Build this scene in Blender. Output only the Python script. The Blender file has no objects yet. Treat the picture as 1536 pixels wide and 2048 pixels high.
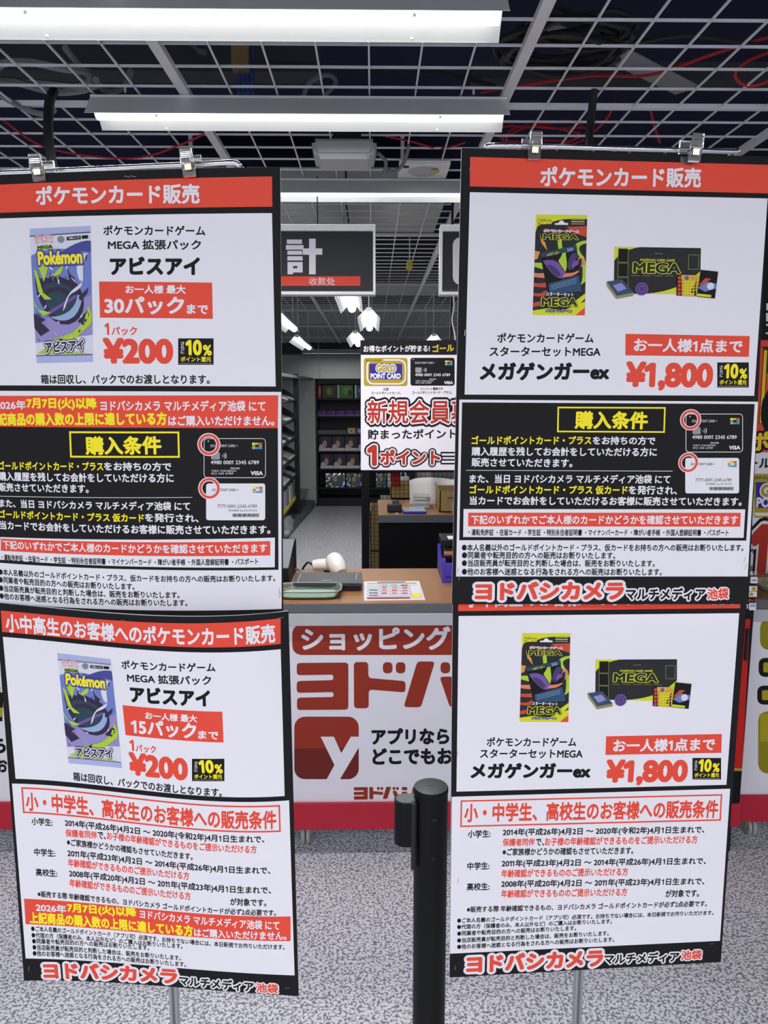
import bpy, bmesh, math, random
import numpy as np
from mathutils import Vector, Matrix
from mathutils.geometry import tessellate_polygon

# ------------------------------------------------------------------ camera, world, exposure
SC = bpy.context.scene
COL = SC.collection
cam_data = bpy.data.cameras.new('camera')
cam_data.sensor_fit = 'VERTICAL'; cam_data.sensor_height = 36.0
cam_data.lens = 1539 / 2048 * 36.0
cam_data.clip_start = 0.05; cam_data.clip_end = 100
camera = bpy.data.objects.new('camera', cam_data); COL.objects.link(camera)
camera.location = (0, 0, 1.6)
camera.rotation_euler = (math.radians(90 - 8.65), 0, math.radians(-0.82))
SC.camera = camera
SC.view_settings.view_transform = 'Standard'; SC.view_settings.look = 'None'
SC.view_settings.exposure = 0.4; SC.view_settings.gamma = 1.0; SC.view_settings.use_curve_mapping = False
SC.cycles.max_bounces = 8; SC.cycles.transparent_max_bounces = 12; SC.cycles.transmission_bounces = 8
SC.cycles.caustics_reflective = False; SC.cycles.caustics_refractive = False
world = bpy.data.worlds.new('store_world'); SC.world = world; world.use_nodes = True
bg = world.node_tree.nodes['Background']; bg.inputs[0].default_value = (0.86, 0.9, 1.0, 1); bg.inputs[1].default_value = 0.75
TUBE = 1.95          # brightness of every fluorescent diffuser in the store
def area(name, loc, sx, sy, watts, tilt=0.0):
    l = bpy.data.lights.new(name, 'AREA'); l.shape = 'RECTANGLE'; l.size = sx; l.size_y = sy; l.energy = watts; l.color = (1.0, 0.985, 0.98)
    o = bpy.data.objects.new(name, l); COL.objects.link(o); o.location = loc; o.rotation_euler.x = tilt
    if tilt: l.spread = math.radians(100)
# the rows of ceiling lamps above and behind the photographer
for yy in (-0.9, -2.1, -3.3):
    for xx in (-1.75, -0.2, 1.35):
        area('unseen_lamp_light', (xx, yy, 2.44), 1.25, 0.08, 12.5)
# unseen lamps added along the rear aisle to brighten the background
for yy in (4.6, 7.2, 10.0, 13.0):
    for xx in (-2.6, 2.4):
        area('unseen_lamp_light', (xx, yy, 2.4), 0.08, 1.25, 5)

# ------------------------------------------------------------------ helpers
def lin(c): return tuple(((v/255+0.055)/1.055)**2.4 if v > 10 else v/255/12.92 for v in c)
MATS = {}
def mat(name, rgb=(200,200,200), rough=0.5, metal=0.0, spec=0.5, emit=0.0, trans=0.0, ior=1.45, coat=0.0):
    if name in MATS: return MATS[name]
    m = bpy.data.materials.new(name); m.use_nodes = True
    b = m.node_tree.nodes['Principled BSDF']
    b.inputs['Base Color'].default_value = (*lin(rgb), 1); b.inputs['Roughness'].default_value = rough
    b.inputs['Metallic'].default_value = metal; b.inputs['Specular IOR Level'].default_value = spec
    b.inputs['Transmission Weight'].default_value = trans; b.inputs['IOR'].default_value = ior
    b.inputs['Coat Weight'].default_value = coat
    if emit: b.inputs['Emission Color'].default_value = (1, 0.985, 0.98, 1); b.inputs['Emission Strength'].default_value = emit
    MATS[name] = m; return m
INK = dict(K=(24,24,27), W=(232,230,238), R=(230,77,58), Y=(250,234,40), B=(152,50,32), B2=(112,36,32), Wp=(234,232,240), R2=(178,52,38), R3=(196,30,24), red2=(196,76,56),
  lav=(172,182,222), pale=(214,216,230), blu2=(112,128,196), blu3=(90,140,200), ind=(72,76,150), ind2=(46,44,80), ind3=(46,40,140), lilac=(150,140,196), plum=(52,42,70), teal=(44,68,84), sky=(150,176,214), lime=(172,206,60),
  ylim=(212,216,44), G0=(24,24,24), G1=(44,45,47), G4=(150,150,154), G5=(132,136,142), oran=(222,150,70), salm=(220,130,100), viol=(116,84,160), viol2=(72,58,110), dblu=(46,78,110), olive=(150,156,84), khaki=(150,142,92), must=(206,180,48), mustd=(176,152,52), mustb=(240,200,40),
  grn=(110,170,90), SG=(52,53,58), olv=(148,140,16), olv2=(178,164,30))
def ink(k): return mat('print_' + k, INK[k], 0.6, spec=0.2 if k in 'KG0G1' else .3)
def props(o, label=None, cat=None, group=None, kind=None):
    if label: o['label'] = label
    if cat: o['category'] = cat
    if group: o['group'] = group
    if kind: o['kind'] = kind
    return o
def empty(name, loc, label, cat, group=None):
    o = bpy.data.objects.new(name, None); COL.objects.link(o); o.location = loc; o.empty_display_size = 0.05
    return props(o, label, cat, group)
class MB:
    """collects shapes (world coordinates) and links them as one mesh object"""
    def __init__(s): s.v = []; s.f = []; s.m = []; s.mats = []; s.n = 0; s.sm = []
    def mi(s, m):
        if m not in s.mats: s.mats.append(m)
        return s.mats.index(m)
    def add(s, v, f, m, smooth=False):
        v = np.asarray(v, float).reshape(-1, 3); i = s.mi(m)
        s.v.append(v)
        for q in f: s.f.append(tuple(int(x) + s.n for x in q)); s.m.append(i); s.sm.append(smooth)
        s.n += len(v); return s
    def box(s, x0, y0, z0, x1, y1, z1, m, bev=0.0, rot=None, at=None):
        bm = bmesh.new(); bmesh.ops.create_cube(bm, size=1)
        for v in bm.verts: v.co = Vector(((v.co.x+.5)*(x1-x0)+x0, (v.co.y+.5)*(y1-y0)+y0, (v.co.z+.5)*(z1-z0)+z0))
        if bev: bmesh.ops.bevel(bm, geom=list(bm.edges), offset=bev, segments=2, affect='EDGES', profile=0.5)
        return s.bm(bm, m, rot, at)
    def bm(s, bm, m, rot=None, at=None, smooth=False):
        bm.verts.index_update()
        P = [v.co.copy() for v in bm.verts]
        if rot is not None:
            P = [(rot @ p) for p in P]
        if at is not None: P = [p + Vector(at) for p in P]
        s.add([tuple(p) for p in P], [[v.index for v in f.verts] for f in bm.faces], m, smooth); bm.free(); return s
    def prism(s, pts, axis, a, b, m):
        """polygon in the plane across AXIS ('x': (y,z), 'y': (x,z), 'z': (x,y)), extruded a..b"""
        n = len(pts); mk = {'x': lambda p, t: (t, p[0], p[1]), 'y': lambda p, t: (p[0], t, p[1]), 'z': lambda p, t: (p[0], p[1], t)}[axis]
        v = [mk(p, a) for p in pts] + [mk(p, b) for p in pts]
        f = [[i, (i+1) % n, n+(i+1) % n, n+i] for i in range(n)]
        tri = tessellate_polygon([[Vector((p[0], p[1], 0)) for p in pts]])
        f += [list(t) for t in tri] + [[n+i for i in t] for t in tri]
        bm = bmesh.new(); V = [bm.verts.new(q) for q in v]
        for q in f:
            try: bm.faces.new([V[i] for i in q])
            except ValueError: pass
        bmesh.ops.recalc_face_normals(bm, faces=list(bm.faces)); return s.bm(bm, m)
    def tube(s, path, r, m, seg=8, cap=True, closed=False):
        P = [Vector(p) for p in path]; n = len(P); v = []; f = []
        R = r if isinstance(r, (list, tuple)) else [r]*n
        ref = None
        for i, p in enumerate(P):
            a = P[i-1] if (i or closed) else P[0]; b = P[(i+1) % n] if (i < n-1 or closed) else P[-1]
            t = (b-a).normalized()
            if ref is None: ref = Vector((0,0,1)) if abs(t.z) < .9 else Vector((1,0,0))
            u = (ref - t*ref.dot(t)).normalized(); w = t.cross(u); ref = u
            for k in range(seg):
                g = 2*math.pi*k/seg; v.append(tuple(p + (u*math.cos(g)+w*math.sin(g))*R[i]))
        for i in range(n if closed else n-1):
            for k in range(seg):
                j = (i+1) % n; f.append([i*seg+k, i*seg+(k+1) % seg, j*seg+(k+1) % seg, j*seg+k])
        if cap and not closed: f.append(list(range(seg))[::-1]); f.append([(n-1)*seg+k for k in range(seg)])
        return s.add(v, f, m, True)
    def lathe(s, prof, c, m, seg=32, rot=None):
        """profile of (radius, height) spun round the vertical through c"""
        v = []; f = []
        for r, z in prof:
            for k in range(seg):
                g = 2*math.pi*k/seg; p = Vector((r*math.cos(g), r*math.sin(g), z))
                if rot is not None: p = rot @ p
                v.append((p.x+c[0], p.y+c[1], p.z+c[2]))
        for i in range(len(prof)-1):
            for k in range(seg): f.append([i*seg+k, i*seg+(k+1) % seg, (i+1)*seg+(k+1) % seg, (i+1)*seg+k])
        if prof[0][0] > 1e-6: f.append(list(range(seg))[::-1])
        if prof[-1][0] > 1e-6: f.append([(len(prof)-1)*seg+k for k in range(seg)])
        return s.add(v, f, m, True)
    def build(s, name, parent=None, kind=None, label=None, cat=None, group=None):
        me = bpy.data.meshes.new(name)
        V = np.concatenate(s.v) if s.v else np.zeros((0, 3))
        o = bpy.data.objects.new(name, me); COL.objects.link(o)
        if parent is not None:
            o.parent = parent; V = V - np.array(origin(parent))
        me.from_pydata(V.tolist(), [], s.f)
        for m in s.mats: me.materials.append(m)
        me.polygons.foreach_set('material_index', s.m); me.polygons.foreach_set('use_smooth', s.sm)
        me.update()
        if any(s.sm):
            try: me.set_sharp_from_angle(angle=math.radians(38))
            except Exception: pass
        return props(o, label, cat, group, kind)
def origin(o):
    p = Vector(o.location)
    while o.parent is not None: o = o.parent; p += Vector(o.location)
    return tuple(p)
def bezier(pts, n=10):
    out = []
    for k in range(n+1):
        t = k/n; q = [Vector(p) for p in pts]
        while len(q) > 1: q = [q[i].lerp(q[i+1], t) for i in range(len(q)-1)]
        out.append(q[0])
    return out
def smooth_path(pts, n=6):
    P = [Vector(p) for p in pts]; out = []
    for i in range(len(P)-1):
        p0 = P[max(i-1, 0)]; p1 = P[i]; p2 = P[i+1]; p3 = P[min(i+2, len(P)-1)]
        for k in range(n):
            t = k/n
            out.append(.5*((2*p1)+(p2-p0)*t+(2*p0-5*p1+4*p2-p3)*t*t+(3*p1-p0-3*p2+p3)*t**3))
    return out+[P[-1]]
# ---- printing: rectangles, polygons and lettering laid on a surface
GLYPHS = {}
def glyphs(txt, res):
    k = (txt, res)
    if k not in GLYPHS:
        c = bpy.data.curves.new('lettering', 'FONT'); c.body = txt.replace('1', 'l'); c.resolution_u = res
        for i, ch in enumerate(txt):                       # the figure one: a plain upright, its flag added below
            if ch == '1': c.body_format[i].kerning = 14
            if i+1 < len(txt) and txt[i+1] == '1': c.body_format[i].kerning = (20 if ch == '1' else 10 if ch in '0123456789¥(' else 7 if ch > 'あ' else 3)
        c.fill_mode = 'FRONT'
        o = bpy.data.objects.new('lettering', c); COL.objects.link(o)
        dg = bpy.context.evaluated_depsgraph_get(); me = bpy.data.meshes.new_from_object(o.evaluated_get(dg))
        me.calc_loop_triangles()
        v = np.empty(len(me.vertices)*3); me.vertices.foreach_get('co', v); v = v.reshape(-1, 3)[:, :2]
        t = np.empty(len(me.loop_triangles)*3, dtype=np.int64); me.loop_triangles.foreach_get('vertices', t); t = t.reshape(-1, 3)
        bpy.data.objects.remove(o); bpy.data.curves.remove(c); bpy.data.meshes.remove(me)
        if '1' in txt:
            used = {}
            for q in t:
                for x in q: used.setdefault(int(x), []).append(q)
            for x0, x1 in sorted({(round(float(v[q, 0].min()), 3), round(float(v[q, 0].max()), 3)) for q in t if v[q, 1].max()-v[q, 1].min() > .6 and v[q, 0].max()-v[q, 0].min() < .13 and all(len(used[int(x)]) <= 2 for x in q)}):
                m = (v[:, 0] > x0-.002) & (v[:, 0] < x1+.002); y1 = v[m, 1].max(); n = len(v)
                v = np.concatenate([v, [(x0, y1), (x0-.17, y1-.12), (x0-.17, y1-.21), (x0, y1-.12)]]); t = np.concatenate([t, [(n, n+1, n+2), (n, n+2, n+3)]])
        a, b, d = v[t[:, 0]], v[t[:, 1]], v[t[:, 2]]
        cr = (b[:, 0]-a[:, 0])*(d[:, 1]-a[:, 1])-(b[:, 1]-a[:, 1])*(d[:, 0]-a[:, 0])
        t[cr < 0] = t[cr < 0][:, ::-1]
        GLYPHS[k] = (v, t)
    return GLYPHS[k]
def split_long(v, t, lim):
    for _ in range(18):
        e = np.stack([np.hypot(*(v[t[:, i]]-v[t[:, (i+1) % 3]]).T) for i in range(3)], 1)
        j = e.argmax(1); bad = e.max(1) > lim
        if not bad.any(): break
        tb = t[bad]; jb = j[bad]; r = np.arange(len(tb))
        a = tb[r, jb]; b = tb[r, (jb+1) % 3]; c = tb[r, (jb+2) % 3]
        mid = (v[a]+v[b])/2; mi = len(v)+r
        v = np.concatenate([v, mid]); t = np.concatenate([t[~bad], np.stack([a, mi, c], 1), np.stack([mi, b, c], 1)])
    return v, t
class Print:
    """ink on a surface; surf(u, v, h) maps page millimetres and a height over the page to world points"""
    def __init__(s, surf, step=0.00012, flat=False, lim=12, base=0.0): s.base = base; s.surf = surf; s.step = step; s.flat = flat; s.lim = lim; s.V = []; s.T = []; s.M = []; s.n = 0; s.keys = []
    def put(s, v, t, key, layer):
        v = np.asarray(v, float); t = np.asarray(t)
        if key not in s.keys: s.keys.append(key)
        if not s.flat: v, t = split_long(v, t, s.lim)
        s.V.append(s.surf(v[:, 0], v[:, 1], s.base+layer*s.step)); s.T.append(t+s.n); s.M.append(np.full(len(t), s.keys.index(key))); s.n += len(v)
    def items(s, its):
        for it in its:
            if it[0] in 'qp':
                p = [Vector((q[0], q[1], 0)) for q in it[1]]
                t = np.array(tessellate_polygon([p])); v = np.array([q[:2] for q in p])
                a, b, d = v[t[:, 0]], v[t[:, 1]], v[t[:, 2]]
                cr = (b[:, 0]-a[:, 0])*(d[:, 1]-a[:, 1])-(b[:, 1]-a[:, 1])*(d[:, 0]-a[:, 0]); t[cr < 0] = t[cr < 0][:, ::-1]
                s.put(v, t, it[2], it[3])
            elif it[0] == 'e':
                _, cx, cy, rx, ry, hole, key, layer = it; n = 30 if rx > 4 else 14
                g = 2*np.pi*np.arange(n)/n; c = np.stack([np.cos(g)*rx, np.sin(g)*ry], 1); i = np.arange(n); j = (i+1) % n
                v = np.concatenate([c+(cx, cy), c*hole+(cx, cy)])
                s.put(v, np.concatenate([np.stack([i, j, n+j], 1), np.stack([i, n+j, n+i], 1)]), key, layer)
            else:
                _, txt, cx, cy, ang, w, h, key, bold, layer = it[:10]
                v, t = glyphs(txt, 2 if h < 12 else 4)
                lo = v.min(0)-bold; hi = v.max(0)+bold
                sc = np.array([w, h])/(hi-lo); mid = (lo+hi)/2; ca, sa = math.cos(ang), math.sin(ang)
                def lay(off, key, layer):
                    q = (v+off-mid)*sc
                    s.put(np.stack([q[:, 0]*ca-q[:, 1]*sa+cx, q[:, 0]*sa+q[:, 1]*ca+cy], 1), t, key, layer)
                def fat(r, n, key, layer):
                    for k in range(n): g = 2*math.pi*(k+.5)/n; lay(np.array([math.cos(g), math.sin(g)])*r, key, layer+.03*k)
                if bold < .012: lay(np.zeros(2), key, layer)
                else: fat(bold, 4 if h < 7 else 6 if bold < .045 else 8, key, layer)
                if len(it) > 10:
                    for i, (k2, r) in enumerate(it[10]):
                        fat(bold+r, 14, k2, layer-1-i); fat((bold+r)*.55, 8, k2, layer-.55-i)
    def into(s, mb):
        if not s.n: return
        T = np.concatenate(s.T); M = np.concatenate(s.M); ids = [mb.mi(ink(k)) for k in s.keys]
        mb.v.append(np.concatenate(s.V)); mb.f += [tuple(q) for q in (T+mb.n).tolist()]; mb.m += [ids[i] for i in M]; mb.sm += [False]*len(T); mb.n += s.n

# ------------------------------------------------------------------ materials with texture
def floor_material():
    m = bpy.data.materials.new('speckled_floor_tile'); m.use_nodes = True; nt = m.node_tree; N = nt.nodes; L = nt.links
    b = N['Principled BSDF']; b.inputs['Roughness'].default_value = 0.25; b.inputs['Specular IOR Level'].default_value = 0.4
    tc = N.new('ShaderNodeTexCoord')
    n1 = N.new('ShaderNodeTexNoise'); n1.inputs['Scale'].default_value = 128; n1.inputs['Detail'].default_value = 1.5; n1.inputs['Roughness'].default_value = .5; n1.inputs['Distortion'].default_value = 0.6
    r1 = N.new('ShaderNodeValToRGB'); e = r1.color_ramp.elements
    e[0].position = .43; e[0].color = (*lin((140,140,154)), 1); e[1].position = .52; e[1].color = (*lin((240,241,246)), 1)
    n2 = N.new('ShaderNodeTexNoise'); n2.inputs['Scale'].default_value = 260; n2.inputs['Detail'].default_value = 1
    r2 = N.new('ShaderNodeValToRGB'); e = r2.color_ramp.elements; e[0].position = .3; e[0].color = (.72,.72,.74,1); e[1].position = .5; e[1].color = (1,1,1,1)
    mx = N.new('ShaderNodeMix'); mx.data_type = 'RGBA'; mx.blend_type = 'MULTIPLY'; mx.inputs[0].default_value = 1
    br = N.new('ShaderNodeTexBrick'); br.offset = 0; br.inputs['Scale'].default_value = 1; br.inputs['Brick Width'].default_value = .5; br.inputs['Row Height'].default_value = .5; br.inputs['Mortar Size'].default_value = .0014
    br.inputs['Color1'].default_value = br.inputs['Color2'].default_value = (1,1,1,1); br.inputs['Mortar'].default_value = (.74,.74,.76,1)
    m2 = N.new('ShaderNodeMix'); m2.data_type = 'RGBA'; m2.blend_type = 'MULTIPLY'; m2.inputs[0].default_value = 1
    for n in (n1, n2, br): L.new(tc.outputs['Object'], n.inputs['Vector'])
    L.new(n1.outputs['Fac'], r1.inputs['Fac']); L.new(n2.outputs['Fac'], r2.inputs['Fac'])
    L.new(r1.outputs['Color'], mx.inputs[6]); L.new(r2.outputs['Color'], mx.inputs[7]); L.new(mx.outputs[2], m2.inputs[6]); L.new(br.outputs['Color'], m2.inputs[7])
    L.new(m2.outputs[2], b.inputs['Base Color']); return m
def wood_material():
    m = bpy.data.materials.new('wood_laminate'); m.use_nodes = True; nt = m.node_tree; N = nt.nodes; L = nt.links
    b = N['Principled BSDF']; b.inputs['Roughness'].default_value = 0.45; b.inputs['Specular IOR Level'].default_value = 0.3
    tc = N.new('ShaderNodeTexCoord'); mp = N.new('ShaderNodeMapping'); mp.inputs['Scale'].default_value = (3, 46, 20)
    n1 = N.new('ShaderNodeTexNoise'); n1.inputs['Scale'].default_value = 2.2; n1.inputs['Detail'].default_value = 6; n1.inputs['Distortion'].default_value = .5
    r1 = N.new('ShaderNodeValToRGB'); e = r1.color_ramp.elements
    e[0].position = .3; e[0].color = (*lin((148,102,60)), 1); e[1].position = .7; e[1].color = (*lin((168,120,74)), 1)
    L.new(tc.outputs['Object'], mp.inputs['Vector']); L.new(mp.outputs['Vector'], n1.inputs['Vector']); L.new(n1.outputs['Fac'], r1.inputs['Fac']); L.new(r1.outputs['Color'], b.inputs['Base Color']); return m
FLOOR = floor_material(); WOOD = wood_material()
BLACK = mat('black_plastic', (26,26,30), .45); BLACKM = mat('black_metal', (12,13,19), .5, spec=.25); CHROME = mat('chrome', (215,215,220), .12, 1.0); ALU = mat('brushed_aluminium', (176,180,184), .3, .9)
GREYE = mat('grey_edge', (98,100,102), .5); WHITEM = mat('white_enamel', (226,228,226), .4); GRID = mat('grey_enamel', (222,222,228), .45); DARK = mat('plenum_dark', (44,47,70), .9, spec=.1)
CLEAR = mat('clear_acrylic', (250,252,254), .12, trans=.9, ior=1.22, spec=.6)
LAMP = mat('fluorescent_diffuser', (255,255,255), .5, emit=TUBE)
WALL = mat('wall_paint', (172,176,172), .8, spec=.2); CARDB = mat('cardboard', (166,142,96), .85, spec=.1); PAPER = ink('W'); CRIM = mat('crimson_vinyl', (188,28,52), .45)

# ------------------------------------------------------------------ structure
MB().box(-6, -6, -.05, 7, 16, 0, FLOOR).build('floor', kind='structure')
MB().box(-6, -6, 3.3, 7, 16, 3.4, DARK).build('ceiling', kind='structure')
MB().box(-6, 15, 0, 7, 15.15, 3.3, WALL).build('wall_back', kind='structure')
MB().box(-6.1, 2.2, 0, -6, 15, 3.3, WALL).build('wall_left', kind='structure')
MB().box(7, 2.2, 0, 7.1, 15, 3.3, WALL).build('wall_right', kind='structure')
MB().box(-6, 14.6, 2.36, 7, 15, 2.9, mat('dark_soffit', (66,68,72), .8)).build('trim_1', kind='structure')
MB().box(-1.2, 6.2, 2.56, 4, 6.9, 2.95, mat('plenum_beam', (40,41,48), .8)).build('trim_2', kind='structure')
# open wire ceiling: flat strips every 147 x 150 mm in welded frames
g = MB(); PX, PY, X0, Y0 = .1470, .1500, -.597, 2.747
for k in range(-30, 36):
    if k % 7: x = X0+PX*k; g.box(x-.0026, -1, 2.55, x+.0026, 14.6, 2.5555, GRID)
for k in range(-24, 79):
    if k % 14: y = Y0+PY*k; g.box(-5.2, y-.0026, 2.5545, 5.2, y+.0026, 2.561, GRID)
g.build('ceiling_grid', kind='structure')
g = MB()
for k in range(-28, 36, 7): x = X0+PX*k; g.box(x-.0155, -1, 2.546, x+.0155, 14.6, 2.566, GRID)
for k in range(-14, 79, 14): y = Y0+PY*k; g.box(-5.2, y-.010, 2.548, 5.2, y+.010, 2.564, GRID)
g.build('ceiling_grid_frame', kind='structure')

# ------------------------------------------------------------------ fluorescent fixtures
def fixture(label, x0, y0, length, z, axis='x', group=None, watts=9):
    """inverted V reflector with a round white diffuser; (x0, y0) is the middle"""
    c = empty('ceiling_light', (x0, y0, z), label, 'ceiling light', group)
    h = length/2
    def T(a, b, zz): return (x0+a, y0+b, zz) if axis == 'x' else (x0+b, y0+a, zz)
    m = MB()
    for sgn in (1, -1):
        prof = [(0.012*sgn, z), (.081*sgn, z-.075), (.081*sgn, z-.0765), (.010*sgn, z-.003)]
        v = [T(-h, b, zz) for b, zz in prof]+[T(h, b, zz) for b, zz in prof]
        m.add(v, [[i, (i+1) % 4, 4+(i+1) % 4, 4+i] for i in range(4)]+[[3,2,1,0],[4,5,6,7]], WHITEM)
    v = [T(a, b, zz) for a in (-h, h) for b in (-.02, .02) for zz in (z-.03, z-.001)]
    m.add(v, [[0,1,3,2],[4,6,7,5],[0,2,6,4],[1,5,7,3],[0,4,5,1],[2,3,7,6]], WHITEM)
    m.build('reflector', c)
    d = MB(); h2 = h-.012
    prof = [(-.03, z-.03)]+[(-.03*math.cos(math.pi*k/10), z-.04-.03*math.sin(math.pi*k/10)) for k in range(11)]+[(.03, z-.03)]
    n = len(prof); v = [T(-h2, b, zz) for b, zz in prof]+[T(h2, b, zz) for b, zz in prof]
    d.add(v, [[i, i+1, n+i+1, n+i] for i in range(n-1)]+[list(range(n))[::-1], [n+i for i in range(n)], [0, n, 2*n-1, n-1]], LAMP, False)
    d.build('diffuser', c)
    if axis == 'x':
        for s in (-1, 1): area('tube_light', (x0, y0+s*.02, z-.079), length-.06, .03, watts/2, s*math.radians(38))
    else: area('tube_light', (x0, y0, z-.0712), .05, length-.06, watts)
    for sgn in (-.42, .42):
        s = MB(); p = T(sgn*length, 0, 0)
        s.tube([(p[0], p[1], z+.012), (p[0], p[1], max(z+.03, 2.56))], .004, GRID, 6); s.build('hanger', c)
        for bb in (-.06, .06):
            q = T(sgn*length*.8, bb, z-.0757); MB().lathe([(.0, -.004), (.004, -.003), (.004, .002)], q, WHITEM, 8).build('screw', c)
    return c
G1 = 'fluorescent fixtures across the wire ceiling'
fixture('fluorescent fixture at the very top edge of the view, running out of frame', -.349, 1.99, 1.33, 2.545, 'x', G1, 15)
fixture('fluorescent fixture below the topmost one, whole length in view', -.232, 2.65, 1.33, 2.545, 'x', G1, .9)
fixture('fluorescent fixture seen between the two upper posters above the checkout sign', -.05, 3.6, 1.33, 2.545, 'x', G1, 2.4)
G2 = 'end-on fluorescent fixtures over the rear aisle'
for x, y0, y1, z, lb in ((-.163, 4.25, 5.5, 2.5, 'end-on white fixture peeking out right above the dark checkout sign'), (-.15, 4.55, 5.75, 2.26, 'end-on white fixture hanging out below the checkout sign'),
      (-.028, 5.65, 6.9, 2.22, 'round-looking end-on fixture to the lower right of the checkout sign'), (-.155, 7.0, 8.3, 2.17, 'end-on fixture half hidden by the hanging point card poster'),
      (.57, 7.3, 8.6, 2.17, 'small end-on fixture above the gold lettering of the hanging poster'), (-.72, 5.95, 7.25, 2.24, 'slanting fixture beside the left poster edge, upper of two'), (-.76, 7.9, 9.4, 2.2, 'slanting fixture lower and deeper than its neighbour by the left poster')):
    fixture(lb, x, (y0+y1)/2, y1-y0, z, 'y', G2, 4.5)
fixture('thin bright fixture line far back above the rear shelf', -.62, 14.3, 1.33, 2.42, 'x', None, 3)

# ------------------------------------------------------------------ things above the wire ceiling
def cable(name, label, pts, r, m, cat='cable', group=None, n=6):
    return MB().tube(smooth_path(pts, n), r, m, 6).build(name, label=label, cat=cat, group=group)
CB = mat('black_cable', (30,31,34), .5); CR = mat('red_cable', (170,34,40), .5); CG = mat('grey_cable', (118,120,124), .55)
rnd = random.Random(4)
def coil(c, rx, ry, turns, rise=.02, sq=1.0):
    return [(c[0]+rx*(1+.12*math.sin(k*.9))*math.cos(k*math.pi/6), c[1]+ry*(1+.1*math.cos(k*.7))*math.sin(k*math.pi/6), c[2]+.012*(k/12)+.008*math.sin(k*1.7)) for k in range(int(turns*12))]
GC = 'cables lying on the wire ceiling'
cable('power_cable', 'thick black cable coil lying on the ceiling wires above the right poster', coil((0.5456, 2.4000, 2.5647), .17, .11, 5), .009, CB, group=GC)
cable('power_cable', 'smaller black cable coil nearer the top edge on the ceiling wires', coil((0.5836, 2.3000, 2.5802), .14, .07, 3), .008, CB, group=GC)
cable('power_cable', 'black cable sagging across the top right ceiling cells', [(0.4555, 2.2000, 2.6283), (0.6081, 2.3200, 2.6275), (0.7331, 2.4000, 2.6102), (0.9022, 2.3500, 2.6099), (1.1515, 2.4000, 2.5992), (1.3216, 2.4000, 2.5664)], .008, CB, group=GC)
cable('power_cable', 'black cable running level above the first full light fixture', [(-0.3972, 2.7000, 2.6689), (-0.1686, 2.6800, 2.6517), (0.0251, 2.6500, 2.6321), (0.2546, 2.7000, 2.6346), (0.4102, 2.7500, 2.6204)], .008, CB, group=GC)
cable('data_cable', 'red cable winding across the right ceiling above the poster clips', [(0.3670, 2.8000, 2.6180), (0.5106, 2.7500, 2.6240), (0.7011, 2.6500, 2.6149), (0.8781, 2.6000, 2.5998), (1.0241, 2.5000, 2.6187), (1.1495, 2.4000, 2.6261), (1.2707, 2.4000, 2.6469)], .005, CR, group=GC)
cable('data_cable', 'red cable loop hanging in the far right ceiling cells', [(1.2006, 2.5000, 2.6268), (1.1324, 2.5000, 2.5982), (1.1131, 2.5200, 2.5704), (1.1596, 2.5500, 2.5532), (1.2217, 2.5500, 2.5608), (1.2411, 2.5000, 2.5776)], .005, CR, group=GC)
cable('data_cable', 'red cable drooping between the clips of the right stand', [(0.8596, 2.9000, 2.6238), (0.8495, 2.9500, 2.5906), (0.8334, 3.0500, 2.5766)], .005, CR, group=GC)
cable('data_cable', 'red cable dropping beside the second right clip', [(0.9850, 2.9000, 2.6078), (1.0369, 3.0000, 2.5823), (1.1155, 3.1500, 2.5678)], .005, CR, group=GC)
cable('data_cable', 'tangled red cable loops just over the right stand rod', coil((0.6687, 3.2000, 2.5904), .16, .1, 3), .004, CR, group=GC)
cable('data_cable', 'long red cable sagging over the left poster rod', [(-1.3302, 2.9500, 2.5802), (-1.2550, 3.1000, 2.5332), (-1.1039, 3.2000, 2.5236), (-0.9094, 3.2000, 2.5189), (-0.7281, 3.1000, 2.5355), (-0.5934, 3.0000, 2.5541)], .004, CR, group=GC)
cable('data_cable', 'red cable looping right of the white wireless unit', [(0.0482, 3.1000, 2.5711), (0.1648, 3.1500, 2.5636), (0.2658, 3.2000, 2.5571), (0.3525, 3.1000, 2.5492)], .004, CR, group=GC)
cable('conduit', 'grey flexible conduit loop over the left ceiling corner', coil((-1.0321, 2.6200, 2.5823), .16, .09, 1.6), .012, CG, 'conduit', 'grey conduits above the wires')
cable('conduit', 'grey flexible conduit bending beside the left mesh sleeve', [(-0.9193, 2.5000, 2.6283), (-0.9081, 2.6500, 2.6091), (-0.8791, 2.7500, 2.5980), (-0.8205, 2.7500, 2.6139), (-0.7837, 2.7000, 2.6440)], .01, CG, 'conduit', 'grey conduits above the wires')
cable('conduit', 'grey conduit drooping to the left black strap', [(-1.2123, 2.7000, 2.5659), (-1.1554, 2.7500, 2.5407), (-1.0903, 2.7500, 2.5238), (-1.0404, 2.7000, 2.5210)], .01, CG, 'conduit', 'grey conduits above the wires')
cable('conduit', 'grey cable bow above the second light fixture', [(-0.2370, 2.8000, 2.5911), (-0.2069, 2.7500, 2.6280), (-0.1469, 2.7200, 2.6401), (-0.1205, 2.7500, 2.6284), (-0.1604, 2.8000, 2.6073)], .008, CG, 'conduit', 'grey conduits above the wires')
cable('conduit', 'grey cable loop hanging right of the white wireless unit', [(0.0190, 3.0000, 2.4824), (0.0512, 3.0500, 2.4619), (0.0386, 3.1000, 2.4308)], .007, CG, 'conduit', 'grey conduits above the wires')
cable('conduit', 'grey cable hook between the wireless unit and the round speaker plate', [(0.0520, 3.1000, 2.4525), (0.0864, 3.1000, 2.4436), (0.1187, 3.0500, 2.4621), (0.1349, 3.0000, 2.5090)], .007, CG, 'conduit', 'grey conduits above the wires')
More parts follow.
